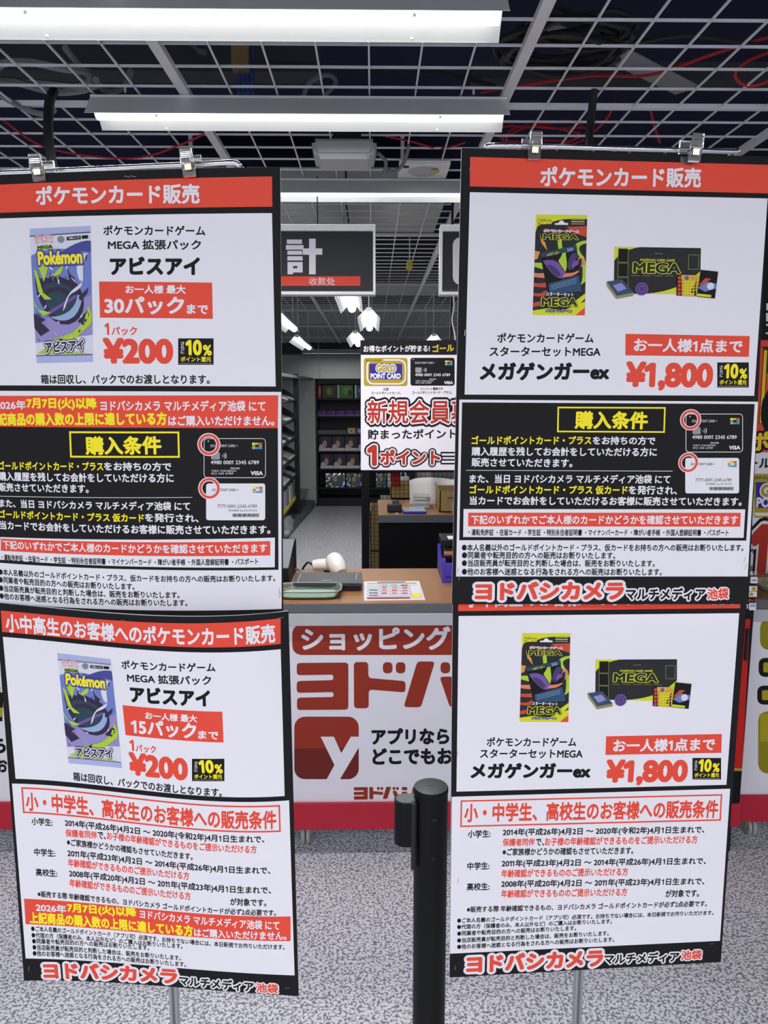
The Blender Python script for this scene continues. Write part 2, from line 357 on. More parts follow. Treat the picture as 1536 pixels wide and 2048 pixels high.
# mesh sleeve, blue pipes, sheet metal
m = MB(); NET = mat('grey_net', (112,114,118), .7)
pp = smooth_path([(-1.45, 1.95, 2.72), (-1.25, 2.15, 2.8), (-1.02, 2.38, 2.86), (-.88, 2.55, 2.8)], 7)
for k in range(14):
    a = 2*math.pi*k/14
    m.tube([p+Vector((.11*math.cos(a+.16*i)*.7, .09*math.sin(a+.16*i), .09*math.sin(a+.16*i))) for i, p in enumerate(pp)], .0022, NET, 4)
    m.tube([p+Vector((.11*math.cos(a-.16*i)*.7, .09*math.sin(a-.16*i), .09*math.sin(a-.16*i))) for i, p in enumerate(pp)], .0022, NET, 4)
m.build('mesh_sleeve', label='grey woven mesh sleeve over cables in the top left ceiling corner', cat='mesh sleeve')
BLP = mat('blue_pipe', (38,62,130), .5)
for k in range(4):
    p = Vector((-0.4797, 3.0000, 2.8326)); q = Vector((-0.4839, 3.0000, 2.6845)); p.x += .016*k; q.x += .016*k
    MB().tube([p, q], .007, BLP, 8).build('blue_pipe', label='blue thin pipe dropping through the plenum behind the second light fixture', cat='pipe', group='blue pipes in the plenum')
MB().box(-.5, 2.95, 2.75, -.44, 3.0, 3.3, mat('tan_wood', (120,100,66), .8)).build('wooden_batten', label='tan wooden batten hanging beside the blue pipes in the plenum', cat='batten')
def slab(name, label, a, b, w, th, m, cat):
    a = Vector(a); b = Vector(b); t = (b-a).normalized(); u = t.cross(Vector((0,0,1))).normalized()*w/2; k = Vector((0,0,th))
    v = [a-u, a+u, b+u, b-u]; v = v+[p+k for p in v]
    return MB().add([tuple(p) for p in v], [[0,1,2,3],[7,6,5,4],[0,4,5,1],[1,5,6,2],[2,6,7,3],[3,7,4,0]], m).build(name, label=label, cat=cat)
SHM = mat('sheet_metal', (150,152,156), .4, .3)
slab('metal_bracket', 'pale sheet metal strip slanting above the right poster clips', (0.7527, 2.5500, 2.6374), (1.0962, 2.8500, 2.6448), .09, .004, SHM, 'bracket')
slab('metal_bracket', 'pale metal strip slanting between the right cable coils', (0.4845, 2.4000, 2.6581), (0.5964, 2.5000, 2.6694), .05, .004, SHM, 'bracket')
slab('metal_bracket', 'white bent strip behind the thick black cable coil', (0.7564, 2.6000, 2.6577), (0.8420, 2.6800, 2.6483), .03, .004, SHM, 'bracket')
slab('steel_beam', 'dark steel beam crossing the plenum over the left strap', (-2.2, 3.3, 2.85), (-.2, 3.3, 2.85), .12, .1, mat('steel_dark', (44,46,54), .6), 'beam')
slab('steel_beam', 'dark steel beam crossing the plenum over the right strap', (.35, 2.95, 2.7), (3.2, 2.95, 2.7), .1, .06, MATS['steel_dark'], 'beam')
slab('threaded_channel', 'slim grey channel slanting in the left plenum', (-0.5912, 2.9000, 2.7714), (-.95, 3.6, 3.3), .03, .02, mat('channel_grey', (84,86,94), .5), 'channel')
slab('threaded_channel', 'slim grey channel running up beside the right ceiling frame', (0.3608, 2.5000, 2.7399), (.55, 3.3, 3.3), .03, .02, MATS['channel_grey'], 'channel')
DUCT = mat('duct_board', (176,178,172), .8)
d = MB()
for k in range(3): d.box(-1.4+.62*k, 5.05, 2.78, -.79+.62*k, 5.9, 3.0, DUCT, .004)
o = empty('air_duct', (-.5, 5.5, 2.78), 'pale grey air duct above the wires behind the checkout sign', 'duct'); d.build('duct_body', o)
for x in (-1.2, .2): MB().box(x-.012, 5.4, 3.0, x+.012, 5.43, 3.301, GRID).build('hanger_rod', o)
d = MB().box(-.1, 8.0, 2.7, 1.6, 8.9, 2.9, DUCT, .004); o = empty('air_duct', (.7, 8.4, 2.7), 'grey duct deep in the ceiling above the hanging point card poster', 'duct'); d.build('duct_body', o)
for x in (.2, 1.3): MB().box(x-.012, 8.4, 2.9, x+.012, 8.43, 3.301, GRID).build('hanger_rod', o)
p = (0.2269, 4.9000, 2.3864); o = empty('yellow_box', p, 'tiny yellow box fixed in the ceiling right of the checkout sign', 'box')
MB().box(p[0]-.018, p[1]-.03, p[2]-.02, p[0]+.018, p[1]+.03, p[2]+.022, mat('yellow_plastic', (196,176,40), .5), .003).build('case', o)
MB().box(p[0]-.003, p[1]-.003, p[2]+.022, p[0]+.003, p[1]+.003, 2.551, GRID).build('hanger', o)
# hanging straps
m = MB(); m.tube(smooth_path([(-1.0213, 2.6600, 2.5645), (-1.0202, 2.6200, 2.5233), (-1.0200, 2.6000, 2.4720), (-1.0051, 2.5500, 2.3824), (-0.9795, 2.5000, 2.2951), (-0.9864, 2.5000, 2.1637)], 6), [.015]*31, CB, 6)
m.build('hanging_strap', label='black strap hanging from the ceiling behind the left stand rod', cat='strap')
m = MB(); m.tube(smooth_path([(0.7022, 2.6000, 2.5546), (0.6963, 2.6000, 2.4654), (0.6866, 2.5800, 2.3692), (0.6907, 2.5800, 2.1873)], 5), [.013]*16, CB, 6)
m.build('hanging_strap', label='black strap hanging from the ceiling behind the right poster', cat='strap')
# wireless unit under the grid
c = (-0.0991, 2.9000, 2.4441); u = empty('wireless_unit', (c[0], c[1], c[2]), 'white rounded wireless unit hung under the wires between the upper posters', 'wireless unit')
WP = mat('white_plastic', (168,170,172), .45)
bm = bmesh.new(); bmesh.ops.create_cube(bm, size=1)
for v in bm.verts:
    v.co = Vector((v.co.x*(.236 if v.co.z > 0 else .2), v.co.y*.11, v.co.z*.075))
bmesh.ops.bevel(bm, geom=list(bm.edges), offset=.016, segments=3, affect='EDGES')
b = MB(); b.bm(bm, WP, Matrix.Rotation(math.radians(-14), 3, 'X'), (c[0], c[1], c[2])); b.build('housing', u)
b = MB(); b.box(c[0]-.04, c[1]-.02, c[2]+.03, c[0]+.06, c[1]+.01, 2.575, BLACK, .002); b.build('mount', u)
b = MB(); b.box(c[0]-.055, c[1]-.035, 2.52, c[0]+.085, c[1]-.028, 2.548, WHITEM, .001); b.build('bracket_plate', u)
for s in (-.05, .078):
    b = MB(); b.box(c[0]+s-.009, c[1]-.04, 2.517, c[0]+s+.009, c[1]-.034, 2.55, ALU, .001); b.build('clamp', u)
b = MB(); b.box(c[0]+.08, c[1]-.068, c[2]-.034, c[0]+.088, c[1]-.062, c[2]-.012, mat('grey_label', (120,122,124), .5), .001); b.build('label_plate', u)
# round speaker plate
u = empty('speaker_plate', (.21, 3.42, 2.535), 'white ceiling plate with a round grille and yellow sticker behind the light fixture', 'speaker plate')
MB().box(.11, 3.32, 2.53, .32, 3.52, 2.549, WHITEM, .003).build('plate', u)
MB().lathe([(.0, -.012), (.05, -.01), (.068, 0)], (.215, 3.41, 2.53), mat('speaker_grey', (170,172,176), .5), 24).build('grille', u)
MB().box(.245, 3.36, 2.517, .275, 3.38, 2.522, MATS['yellow_plastic']).build('sticker', u)
MB().box(.128, 3.335, 2.525, .15, 3.35, 2.532, BLACK).build('switch', u)

# ------------------------------------------------------------------ checkout counters
def counter(name, label, x0, x1, yf, yb, prints, top=.915, casters=(), wheel_y=None):
    c = empty(name, ((x0+x1)/2, (yf+yb)/2, 0), label, 'counter')
    PW = mat('counter_panel_white', (234,232,240), .5)
    b = MB().box(x0, yf, .105, x1, yb-.02, .87, PW, .003)
    pr = Print(lambda u, v, h: np.stack([u/1000, np.full_like(u, yf)-h-.0003, v/1000], 1), .0003, True); pr.items(prints); pr.into(b)
    b.build('front_panel', c)
    MB().box(x0, yf-.012, .1, x1, yf-.0022, .2, CRIM, .002).build('red_band', c)
    MB().box(x0-.005, yf-.018, .838, x1+.003, yf-.002, .8804, mat('counter_shade_band', (188,188,194), .5), .002).build('upper_band', c)  # grey of this band paints in the shade under the worktop overhang
    for x in casters: caster(c, x, yf+.075)
    return c
def caster(c, x, y):
    k = MB().box(x-.02, y-.02, .085, x+.02, y+.02, .106, ALU, .002); k.prism([(y-.022, .09), (y+.03, .09), (y+.012, .03), (y-.004, .03)], 'x', x-.018, x-.014, WP); k.prism([(y-.022, .09), (y+.03, .09), (y+.012, .03), (y-.004, .03)], 'x', x+.014, x+.018, WP)
    o = k.build('caster', c)
    for s in (-.0085, .0085):
        MB().lathe([(.008, -.006), (.03, -.0065), (.0335, -.003), (.0335, .003), (.03, .0065), (.008, .006)], (x+s, y+.004, .0335), mat('caster_grey', (176,174,168), .5), 24, Matrix.Rotation(math.pi/2, 3, 'Y')).build('wheel', o)
def worktop(label, x0, x1, yf, yb, top=.915, m=None):
    w = empty('worktop', ((x0+x1)/2, (yf+yb)/2, top), label, 'worktop')
    MB().box(x0, yf, top-.034, x1, yb, top, WOOD, .002).build('wood_board', w)
    MB().box(x0, yf-.006, top-.034, x1, yf, top-.001, GREYE, .002).build('edge_strip', w)
SHEETS={
 'RT':((0,430.762),(0,-624.9838),(((0.1183,1.08,1.9238),(0.5476,1.115,1.925)),((0.1136,1.08,1.3004),(0.5443,1.076,1.2998)))),
 'LT':((0,226.2978,435.5769),(0,-627.7512),(((-0.5564,1.092,1.8879),(-0.3287,1.0626,1.889),(-0.1188,1.05,1.8907)),((-0.5541,1.0983,1.2636),(-0.3361,1.051,1.2618),(-0.128,1.0584,1.2592)))),
 'LL':((0,148.9812,292.0045,431.3979),(0,-275.7605,-482.5404,-596.0657),(((-0.5458,1.0874,1.3035),(-0.3891,1.038,1.3032),(-0.2497,1.0124,1.3033),(-0.1175,1.035,1.3041)),((-0.5424,1.0791,1.0275),(-0.3971,1.0605,1.0279),(-0.2542,1.035,1.0281),(-0.1155,1.035,1.0297)),((-0.5401,1.0733,0.8214),(-0.3966,1.0596,0.8214),(-0.255,1.0421,0.8213),(-0.1141,1.035,0.8222)),((-0.5388,1.0702,0.7085),(-0.3979,1.064,0.7086),(-0.2561,1.0492,0.7079),(-0.1132,1.035,0.7075)))),
 'RL':((0,443.4946),(0,-647.215),(((0.1159,1.09,1.3354),(0.5553,1.106,1.3346)),((0.1191,1.09,0.6898),(0.5653,1.122,0.686)))),
}
PRINTS={
 'RT':[
  ('q',((11.8,-11.1),(431.9,-11.2),(433.8,-49.3),(12.2,-48.4)),'R',1),
  ('t','ポケモンカード販売',220.7,-32.2,0.0156,225.6,26.9,'W',0.035,2),
  ('q',((12.4,-55.8),(430.6,-56),(424.5,-326.1),(11.6,-324.1)),'W',1),
  ('q',((103.9,-83),(174.9,-82.6),(176.7,-215.9),(103.5,-215.7)),'G1',2),
  ('p',((103.9,-83),(174.9,-82.6),(175,-87.9),(175,-87.9),(164.9,-87.6),(156.1,-87.7),(148.5,-88.1),(142,-88.7),(136.5,-89.6),(131.9,-90.7),(128.1,-91.9),(125.1,-93.3),(110.9,-96),(106,-98.7),(103.8,-106.5)),'ylim',3),
  ('p',((103.5,-215.7),(103.5,-209.7),(125.4,-206.4),(147.3,-209.1),(176.5,-197),(176.7,-215.9)),'ylim',3),
  ('p',((163.5,-215.9),(176.6,-205.1),(176.7,-215.9)),'R',4),
  ('p',((146.5,-98.5),(175.1,-97.1),(175.3,-111.6),(157.3,-106.4)),'red2',4),
  ('p',((168.5,-139.4),(163.7,-134.7),(160.6,-130.5),(158.9,-126.8),(158.9,-123.5),(160.5,-120.8),(163.8,-118.6),(168.7,-116.8),(175.4,-115.6),(175.4,-119.5),(175.4,-119.5),(171.2,-120.7),(168.1,-122.1),(166.2,-123.8),(165.3,-125.8),(165.5,-128.3),(166.7,-131.1),(168.9,-134.4),(172.1,-138.1)),'lime',4),
  ('p',((174.4,-148.8),(174.1,-142.1),(172.8,-137.9),(170.8,-135.9),(168.4,-135.8),(166.1,-137.3),(164.1,-140.2),(162.9,-144.1),(162.8,-148.8),(164.2,-146.1),(164.9,-142.7),(165.9,-140.6),(167.1,-139.6),(168.2,-139.8),(169.1,-141.1),(169.6,-143.5),(169.5,-146.9),(168.6,-151.4)),'salm',4),
  ('p',((136.1,-162.1),(137,-151.2),(137.2,-142.3),(137,-135),(136.4,-129.2),(135.8,-124.5),(135.2,-120.7),(135,-117.4),(135.2,-114.3),(140.9,-114.3),(140.8,-118.3),(141.2,-122.5),(142,-126.9),(142.9,-131.8),(143.7,-137.4),(144.2,-143.7),(144.2,-151),(143.3,-159.4)),'lime',4),
  ('p',((166,-178.2),(169,-174.6),(170.7,-170),(171.4,-164.8),(171.4,-159.1),(171.1,-153.3),(170.8,-147.7),(170.7,-142.6),(171.3,-138.1),(175.8,-146.1),(176.1,-170.1)),'lime',4),
  ('p',((103.6,-159.4),(108.4,-160),(112.2,-160),(115.3,-159.7),(118.1,-159.3),(120.8,-159),(123.9,-159.2),(127.7,-160.2),(132.5,-162.1),(132.5,-170.1),(128.8,-168.5),(125.5,-167.4),(122.4,-166.8),(119.4,-166.4),(116.2,-166.2),(112.7,-166),(108.6,-165.5),(103.6,-164.8)),'salm',4),
  ('p',((103.6,-172.8),(110.6,-173.3),(115.8,-173.1),(119.6,-172.4),(122.6,-171.4),(125.2,-170.5),(128,-169.8),(131.5,-169.6),(136.1,-170.1),(136.2,-175.5),(132.2,-177.1),(128.5,-178.1),(124.9,-178.7),(121.2,-178.8),(117.4,-178.7),(113.2,-178.5),(108.7,-178.2),(103.6,-178.1)),'red2',4),
  ('p',((103.6,-186.1),(109.2,-186.7),(113.1,-186.5),(115.5,-185.8),(117.2,-184.8),(118.4,-183.9),(119.9,-183.2),(122,-182.9),(125.3,-183.5),(118.1,-191.5),(103.5,-190.2)),'red2',4),
  ('p',((109.5,-106.5),(112.3,-114.4),(118,-119.7),(120.9,-130.2),(112.3,-119.7)),'oran',4),
  ('p',((103.7,-130.3),(110.9,-131.6),(108,-140.8),(103.7,-142.2)),'oran',4),
  ('p',((103.7,-146.1),(113.7,-146.1),(118,-155.4),(103.7,-151.5)),'lime',4),
  ('p',((103.5,-199.6),(125.3,-194.2),(118.1,-202.3),(103.5,-205)),'red2',4),
  ('p',((154.6,-202.4),(176.3,-186.2),(176.4,-193),(161.9,-207.8)),'ylim',4),
  ('q',((110.9,-133.5),(161.1,-122.2),(171.2,-183.5),(123.9,-188.9)),'G0',5),
  ('p',((115.2,-143.5),(118.9,-142.7),(122.4,-142.3),(125.8,-142.2),(129,-142.6),(132,-143.5),(134.8,-144.8),(137.4,-146.5),(139.7,-148.8),(139.7,-148.8),(141.2,-151.5),(142.7,-153.8),(144,-155.7),(145.3,-157.1),(146.5,-158.2),(147.6,-158.9),(148.8,-159.3),(149.8,-159.4),(148.4,-164.8),(145.1,-166.3),(141.6,-166.7),(137.9,-166),(134,-164.1),(129.7,-161),(125.2,-156.5),(120.4,-150.7),(115.2,-143.5)),'viol',6),
  ('p',((120.9,-148.8),(124,-148.6),(126.9,-149),(129.6,-150),(132.1,-151.4),(134.5,-153.4),(136.8,-155.9),(139,-158.8),(141.2,-162.1),(136.8,-164.8),(134.7,-163.6),(132.5,-162.3),(130.4,-160.6),(128.3,-158.8),(126.3,-156.6),(124.4,-154.3),(122.6,-151.7),(120.9,-148.8)),'viol2',7),
  ('p',((149.8,-151.4),(150.5,-145.9),(151.5,-141.4),(152.8,-137.8),(154.3,-135.1),(156,-133.3),(157.7,-132.4),(159.5,-132.2),(161.2,-132.8),(164.1,-138.1),(162.6,-139.2),(161.1,-140.7),(159.8,-142.4),(158.6,-144.4),(157.4,-146.9),(156.3,-149.7),(155.2,-153),(154.2,-156.8)),'viol2',6),
  ('p',((155.5,-148.8),(156.7,-146.1),(157.9,-144.2),(159.2,-142.9),(160.5,-142.3),(161.9,-142.2),(163.2,-142.6),(164.5,-143.5),(165.6,-144.8),(164.2,-148.8),(163.1,-148.9),(162.1,-149.2),(161.1,-149.8),(160.1,-150.6),(159.2,-151.6),(158.4,-152.7),(157.7,-154),(157.1,-155.4)),'viol',7),
  ('p',((136.7,-143.5),(137.8,-141.6),(138.8,-139.9),(139.8,-138.4),(140.6,-137),(141.2,-135.6),(141.7,-134.3),(141.8,-133),(141.7,-131.5),(146.7,-130.2),(146.9,-134),(147.4,-137.7),(148,-141.2),(148.5,-144.6),(148.8,-148),(148.7,-151.3),(148.2,-154.7),(146.9,-158.1)),'lime',7),
  ('p',((144.1,-162.1),(146.2,-160.6),(148.3,-159.7),(150.4,-159.4),(152.7,-159.3),(155.3,-159.1),(158.3,-158.5),(161.7,-157.4),(165.8,-155.4),(165.8,-158.1),(162.7,-160.3),(159.8,-162),(157,-163.1),(154.4,-163.9),(151.9,-164.4),(149.3,-164.7),(146.7,-164.8),(144.1,-164.8)),'salm',7),
  ('q',((110.9,-133.5),(161.1,-122.2),(162.6,-128.8),(112.3,-139.5)),'teal',8),
  ('q',((123.8,-174.1),(165.8,-162.1),(171.2,-183.5),(126,-187.5)),'dblu',8),
  ('t','メガゲンガー',129.2,-134.2,0.2193,18.4,4,'ylim',0.03,9),
  ('t','350',152.5,-128.5,0.2283,8.8,4.6,'sky',0.03,9),
  ('q',((127.4,-175.9),(162.9,-166.5),(163.1,-167),(127.6,-176.4)),'sky',9),
  ('q',((127.4,-178.5),(162.9,-169.2),(163.1,-169.7),(127.6,-179.1)),'sky',9),
  ('q',((127.4,-181.2),(163,-171.9),(163.1,-172.4),(127.6,-181.7)),'sky',9),
  ('p',((130.1,-94),(135.1,-93.6),(136.5,-91.3),(139.3,-90),(142.2,-91.3),(143.6,-93.3),(148.6,-93.5),(148.6,-95.9),(130.1,-96)),'W',5),
  ('t','Pokémon',116.6,-92.4,0.0396,18.5,6.6,'Y',0.04,6,(('G1',0.1),)),
  ('q',((152.8,-88.1),(171.4,-88),(171.4,-89.2),(152.9,-89.2)),'G4',5),
  ('q',((152.9,-90.9),(171.4,-90.9),(171.5,-92),(152.9,-92.1)),'ylim',5),
  ('q',((152.9,-93.8),(171.5,-93.8),(171.5,-94.9),(152.9,-95)),'G4',5),
  ('t','ポケモンカードゲーム',139.8,-104.1,-0.0101,49.3,4,'R',0.03,7,(('W',0.1),)),
  ('t','MEGA',138.8,-111.7,0.0028,48.6,7.7,'G1',0.035,9,(('ylim',0.05),('G0',0.08))),
  ('t','スターターセット',140.3,-187.9,-0.0188,38.6,5.6,'W',0.04,11,(('G0',0.12),)),
  ('t','MEGA',140.3,-198.3,-0.0019,50.4,11.5,'G1',0.04,11,(('ylim',0.055),('G0',0.09))),
  ('t','メガゲンガーex',140,-209.8,-0.0024,36.6,4.3,'lav',0.04,11,(('G0',0.12),)),
  ('q',((214.7,-123.6),(337.7,-124),(339.3,-186.4),(216.5,-186.4)),'G1',2),
  ('p',((214.7,-123.6),(251.4,-123.7),(251.4,-123.7),(243,-125.3),(236.1,-127.3),(230.4,-129.5),(225.9,-132),(222.3,-134.6),(219.4,-137.3),(217.1,-139.9),(215.2,-142.3)),'ylim',3),
  ('p',((259.2,-186.4),(274.2,-184.8),(287.1,-182.4),(298.1,-179.3),(307.6,-175.8),(315.8,-171.7),(322.9,-167.4),(329.2,-162.9),(334.8,-158.2),(338.5,-155.1),(339.3,-186.4)),'ylim',3),
  ('q',((220.2,-126.1),(234.3,-126.1),(234.8,-144.2),(220.7,-144.2)),'G0',4),
  ('q',((220,-125.8),(234.5,-125.9),(234.6,-126.4),(220,-126.3)),'olive',5),
  ('q',((234.5,-125.9),(235.1,-144.5),(234.5,-144.5),(234,-125.9)),'olive',5.3),
  ('q',((235.1,-144.5),(220.5,-144.5),(220.5,-144),(235.1,-144)),'olive',5),
  ('q',((220.5,-144.5),(220,-125.8),(220.5,-125.8),(221,-144.5)),'olive',5.3),
  ('q',((220.8,-145.5),(234.8,-145.5),(235.3,-163.7),(221.3,-163.7)),'G0',4),
  ('q',((220.5,-145.2),(235.1,-145.2),(235.1,-145.7),(220.5,-145.7)),'olive',5),
  ('q',((235.1,-145.2),(235.6,-163.9),(235.1,-163.9),(234.6,-145.2)),'olive',5.3),
  ('q',((235.6,-163.9),(221,-163.9),(221,-163.4),(235.6,-163.4)),'olive',5),
  ('q',((221,-163.9),(220.5,-145.2),(221,-145.2),(221.6,-163.9)),'olive',5.3),
  ('q',((221.3,-164.9),(235.4,-164.9),(235.9,-183.2),(221.9,-183.2)),'G0',4),
  ('q',((221.1,-164.7),(235.6,-164.7),(235.7,-165.2),(221.1,-165.2)),'olive',5),
  ('q',((235.6,-164.7),(236.2,-183.5),(235.6,-183.5),(235.1,-164.7)),'olive',5.3),
  ('q',((236.2,-183.5),(221.6,-183.5),(221.6,-183),(236.2,-183)),'olive',5),
  ('q',((221.6,-183.5),(221.1,-164.7),(221.6,-164.7),(222.1,-183.5)),'olive',5.3),
  ('q',((320.3,-133),(335.1,-133),(335.1,-133.6),(320.3,-133.5)),'olive',4),
  ('q',((335.1,-133),(335.6,-152.8),(335.1,-152.8),(334.6,-133)),'olive',4.3),
  ('q',((335.6,-152.8),(320.8,-152.8),(320.8,-152.3),(335.6,-152.3)),'olive',4),
  ('q',((320.8,-152.8),(320.3,-133),(320.9,-133),(321.4,-152.8)),'olive',4.3),
  ('q',((240.2,-161.6),(252.4,-161.6),(252.4,-162.1),(240.2,-162.1)),'olive',4),
  ('q',((256.1,-161.6),(268.4,-161.6),(268.4,-162.1),(256.1,-162.1)),'olive',4),
  ('q',((272,-161.6),(284.3,-161.6),(284.3,-162.1),(272.1,-162.1)),'olive',4),
  ('q',((288,-161.6),(300.3,-161.6),(300.4,-162.1),(288,-162.1)),'olive',4),
  ('q',((304,-161.6),(316.4,-161.7),(316.4,-162.2),(304.1,-162.2)),'olive',4),
  ('q',((271.2,-131.9),(283.5,-132),(283.5,-132.5),(271.2,-132.4)),'olive',4),
  ('t','POKÉMON CARD GAME',276.4,-140.6,-0.0027,49.2,4.1,'ylim',0.03,5),
  ('t','MEGA',276.1,-151.5,-0.0113,67.6,14.5,'G1',0.04,6,(('ylim',0.045),)),
  ('p',((205.1,-170.4),(227.1,-167.3),(244.4,-185.5),(243.7,-189.3),(220.2,-193.6),(206.2,-176.4)),'khaki',8),
  ('p',((206,-170.4),(227.1,-167.5),(243.5,-184.9),(220.6,-189.5)),'dblu',9),
  ('p',((214.2,-175.3),(226.2,-171.9),(234,-179.5),(222.1,-184)),'lilac',10),
  ('e',255.7,-179.9,9.25,8.79,0,'viol',8),
  ('e',255.7,-179.9,7.4,7.03,0,'viol2',9),
  ('e',255.7,-179.9,5.09,4.83,0.682,'viol',10),
  ('p',((304.7,-160.6),(334.7,-160.6),(333.1,-189.6),(305.3,-188.3)),'G0',8),
  ('p',((310.8,-160.6),(334.7,-160.6),(334.8,-164.4),(324.7,-183.2),(333.1,-189.6),(313.3,-188.8)),'must',9),
  ('e',308.4,-164.4,2.44,2.31,0,'red2',10),
  ('e',308.5,-169.7,2.44,2.31,0,'red2',10),
  ('e',308.6,-175,2.44,2.31,0,'red2',10),
  ('e',308.8,-180.3,2.44,2.32,0,'red2',10),
  ('e',308.9,-185.6,2.45,2.32,0,'red2',10),
  ('e',317,-170.1,1.63,1.54,0,'ylim',10),
  ('e',321,-170,1.63,1.54,0,'ylim',10),
  ('e',325.4,-170,1.63,1.54,0,'ylim',10),
  ('e',329.4,-170,1.63,1.54,0,'ylim',10),
  ('e',313.5,-168.6,1.63,1.54,0,'oran',10),
  ('e',333.3,-164.2,1.63,1.54,0,'oran',10),
  ('e',317,-173.9,1.63,1.54,0,'ylim',10),
  ('e',321,-173.9,1.63,1.54,0,'ylim',10),
  ('e',325.4,-173.9,1.63,1.54,0,'ylim',10),
  ('e',329.4,-173.8,1.63,1.54,0,'ylim',10),
  ('e',313.5,-172.6,1.63,1.54,0,'oran',10),
  ('e',333.3,-168.3,1.63,1.54,0,'oran',10),
  ('e',317,-177.8,1.63,1.54,0,'ylim',10),
  ('e',321,-177.8,1.63,1.54,0,'ylim',10),
  ('e',325.4,-177.7,1.63,1.55,0,'ylim',10),
  ('e',329.4,-177.7,1.63,1.55,0,'ylim',10),
  ('e',313.5,-176.7,1.63,1.54,0,'oran',10),
  ('e',333.2,-172.4,1.63,1.54,0,'oran',10),
  ('e',317.1,-181.6,1.63,1.55,0,'ylim',10),
  ('e',321,-181.6,1.63,1.55,0,'ylim',10),
  ('e',325.5,-181.6,1.63,1.55,0,'ylim',10),
  ('e',329.4,-181.5,1.63,1.55,0,'ylim',10),
  ('e',313.5,-180.8,1.63,1.54,0,'oran',10),
  ('e',333.2,-176.4,1.63,1.55,0,'oran',10),
  ('e',317.1,-185.5,1.63,1.55,0,'ylim',10),
  ('e',321,-185.5,1.63,1.55,0,'ylim',10),
  ('e',325.5,-185.4,1.63,1.55,0,'ylim',10),
  ('e',329.4,-185.4,1.63,1.55,0,'ylim',10),
  ('e',313.5,-184.9,1.63,1.55,0,'oran',10),
  ('e',333.2,-180.5,1.63,1.55,0,'oran',10),
  ('e',318.9,-164.6,3.15,2.97,0,'viol',10),
  ('e',327.9,-164.9,3.15,2.97,0,'oran',10),
  ('p',((338.4,-153.4),(363.7,-155.6),(360.8,-192.1),(334.3,-189.8)),'G0',8),
  ('p',((335.9,-174.3),(345.9,-164.3),(354.2,-165.4),(342.9,-174.3)),'red2',9),
  ('p',((335.5,-177.6),(347.4,-169.8),(362.7,-171.9),(361.9,-178.5),(345.7,-183.1)),'blu2',9),
  ('e',353.5,-175.3,5.15,4.86,0,'pale',10),
  ('p',((335.3,-185.4),(355.3,-187.4),(355.1,-190.5),(335,-189.1)),'ylim',9),
  ('t','ポケモンカードゲーム',122.8,-246.7,-0.0011,135.6,13.5,'K',0.028,2),
  ('t','スターターセットMEGA',123,-265.3,0.002,156.4,13.6,'K',0.028,2),
  ('t','メガゲンガーex',123.5,-292.2,0.0007,183.1,25,'K',0.055,2),
  ('q',((235.5,-240.7),(414.1,-243.2),(414,-271.9),(236.5,-270.2)),'R',2),
  ('t','お一人様1点まで',326.1,-256.6,-0.0121,156.3,18.8,'W',0.035,3),
  ('t','¥1,800',300.8,-299.1,-0.0065,126.1,40.8,'R',0.055,2),
  ('q',((368.8,-279.7),(414.4,-279.6),(416.1,-314.5),(370.5,-314.5)),'K',2),
  ('t','10',389.4,-291.8,0.0007,21,20.9,'Y',0.05,3),
  ('t','%',407.1,-295.3,0.0005,11.4,14.7,'Y',0.04,3),
  ('t','ポイント還元',392.9,-307.2,0,39.2,7,'Y',0.03,3),
  ('t','さ',374.8,-286.3,0.001,4.5,5,'W',0.02,3),
  ('t','ら',375.1,-291.8,0.0007,4.5,5,'W',0.02,3),
  ('t','に',375.4,-297.4,0.0004,4.5,5.1,'W',0.02,3),
  ('q',((372.2,-312.2),(374,-312.2),(374.1,-313.3),(372.3,-313.3)),'G4',3),
  ('q',((374.8,-312.2),(376.7,-312.2),(376.7,-313.3),(374.9,-313.3)),'G4',3),
  ('q',((377.5,-312.2),(379.3,-312.2),(379.4,-313.3),(377.5,-313.3)),'G4',3),
  ('q',((380.1,-312.2),(381.9,-312.2),(382,-313.3),(380.2,-313.3)),'G4',3),
  ('q',((382.8,-312.2),(384.6,-312.2),(384.6,-313.3),(382.8,-313.3)),'G4',3),
  ('q',((385.4,-312.2),(387.2,-312.2),(387.3,-313.3),(385.5,-313.3)),'G4',3),
  ('q',((388,-312.2),(389.9,-312.2),(389.9,-313.3),(388.1,-313.3)),'G4',3),
  ('q',((390.7,-312.2),(392.5,-312.2),(392.6,-313.3),(390.7,-313.3)),'G4',3),
  ('q',((393.3,-312.2),(395.2,-312.2),(395.2,-313.3),(393.4,-313.3)),'G4',3),
  ('q',((396,-312.2),(397.8,-312.2),(397.8,-313.3),(396,-313.3)),'G4',3),
  ('q',((398.6,-312.2),(400.4,-312.2),(400.5,-313.3),(398.7,-313.3)),'G4',3),
  ('q',((401.3,-312.2),(403.1,-312.2),(403.1,-313.3),(401.3,-313.3)),'G4',3),
  ('q',((403.9,-312.2),(405.7,-312.2),(405.8,-313.3),(404,-313.3)),'G4',3),
  ('q',((406.6,-312.2),(408.4,-312.2),(408.4,-313.3),(406.6,-313.3)),'G4',3),
  ('q',((409.2,-312.2),(411,-312.2),(411.1,-313.3),(409.3,-313.3)),'G4',3),
  ('q',((411.9,-312.2),(413.7,-312.2),(413.7,-313.3),(411.9,-313.3)),'G4',3),
  ('q',((4.3,-331),(430.5,-334.4),(427.5,-584.3),(5.3,-583.7)),'W',1),
  ('q',((8.3,-334.9),(425.7,-337.7),(422.9,-532.1),(8.7,-530.4)),'K',2),
  ('q',((13.8,-485.2),(419.2,-487.1),(418.7,-528.1),(14.2,-525.7)),'W',3),
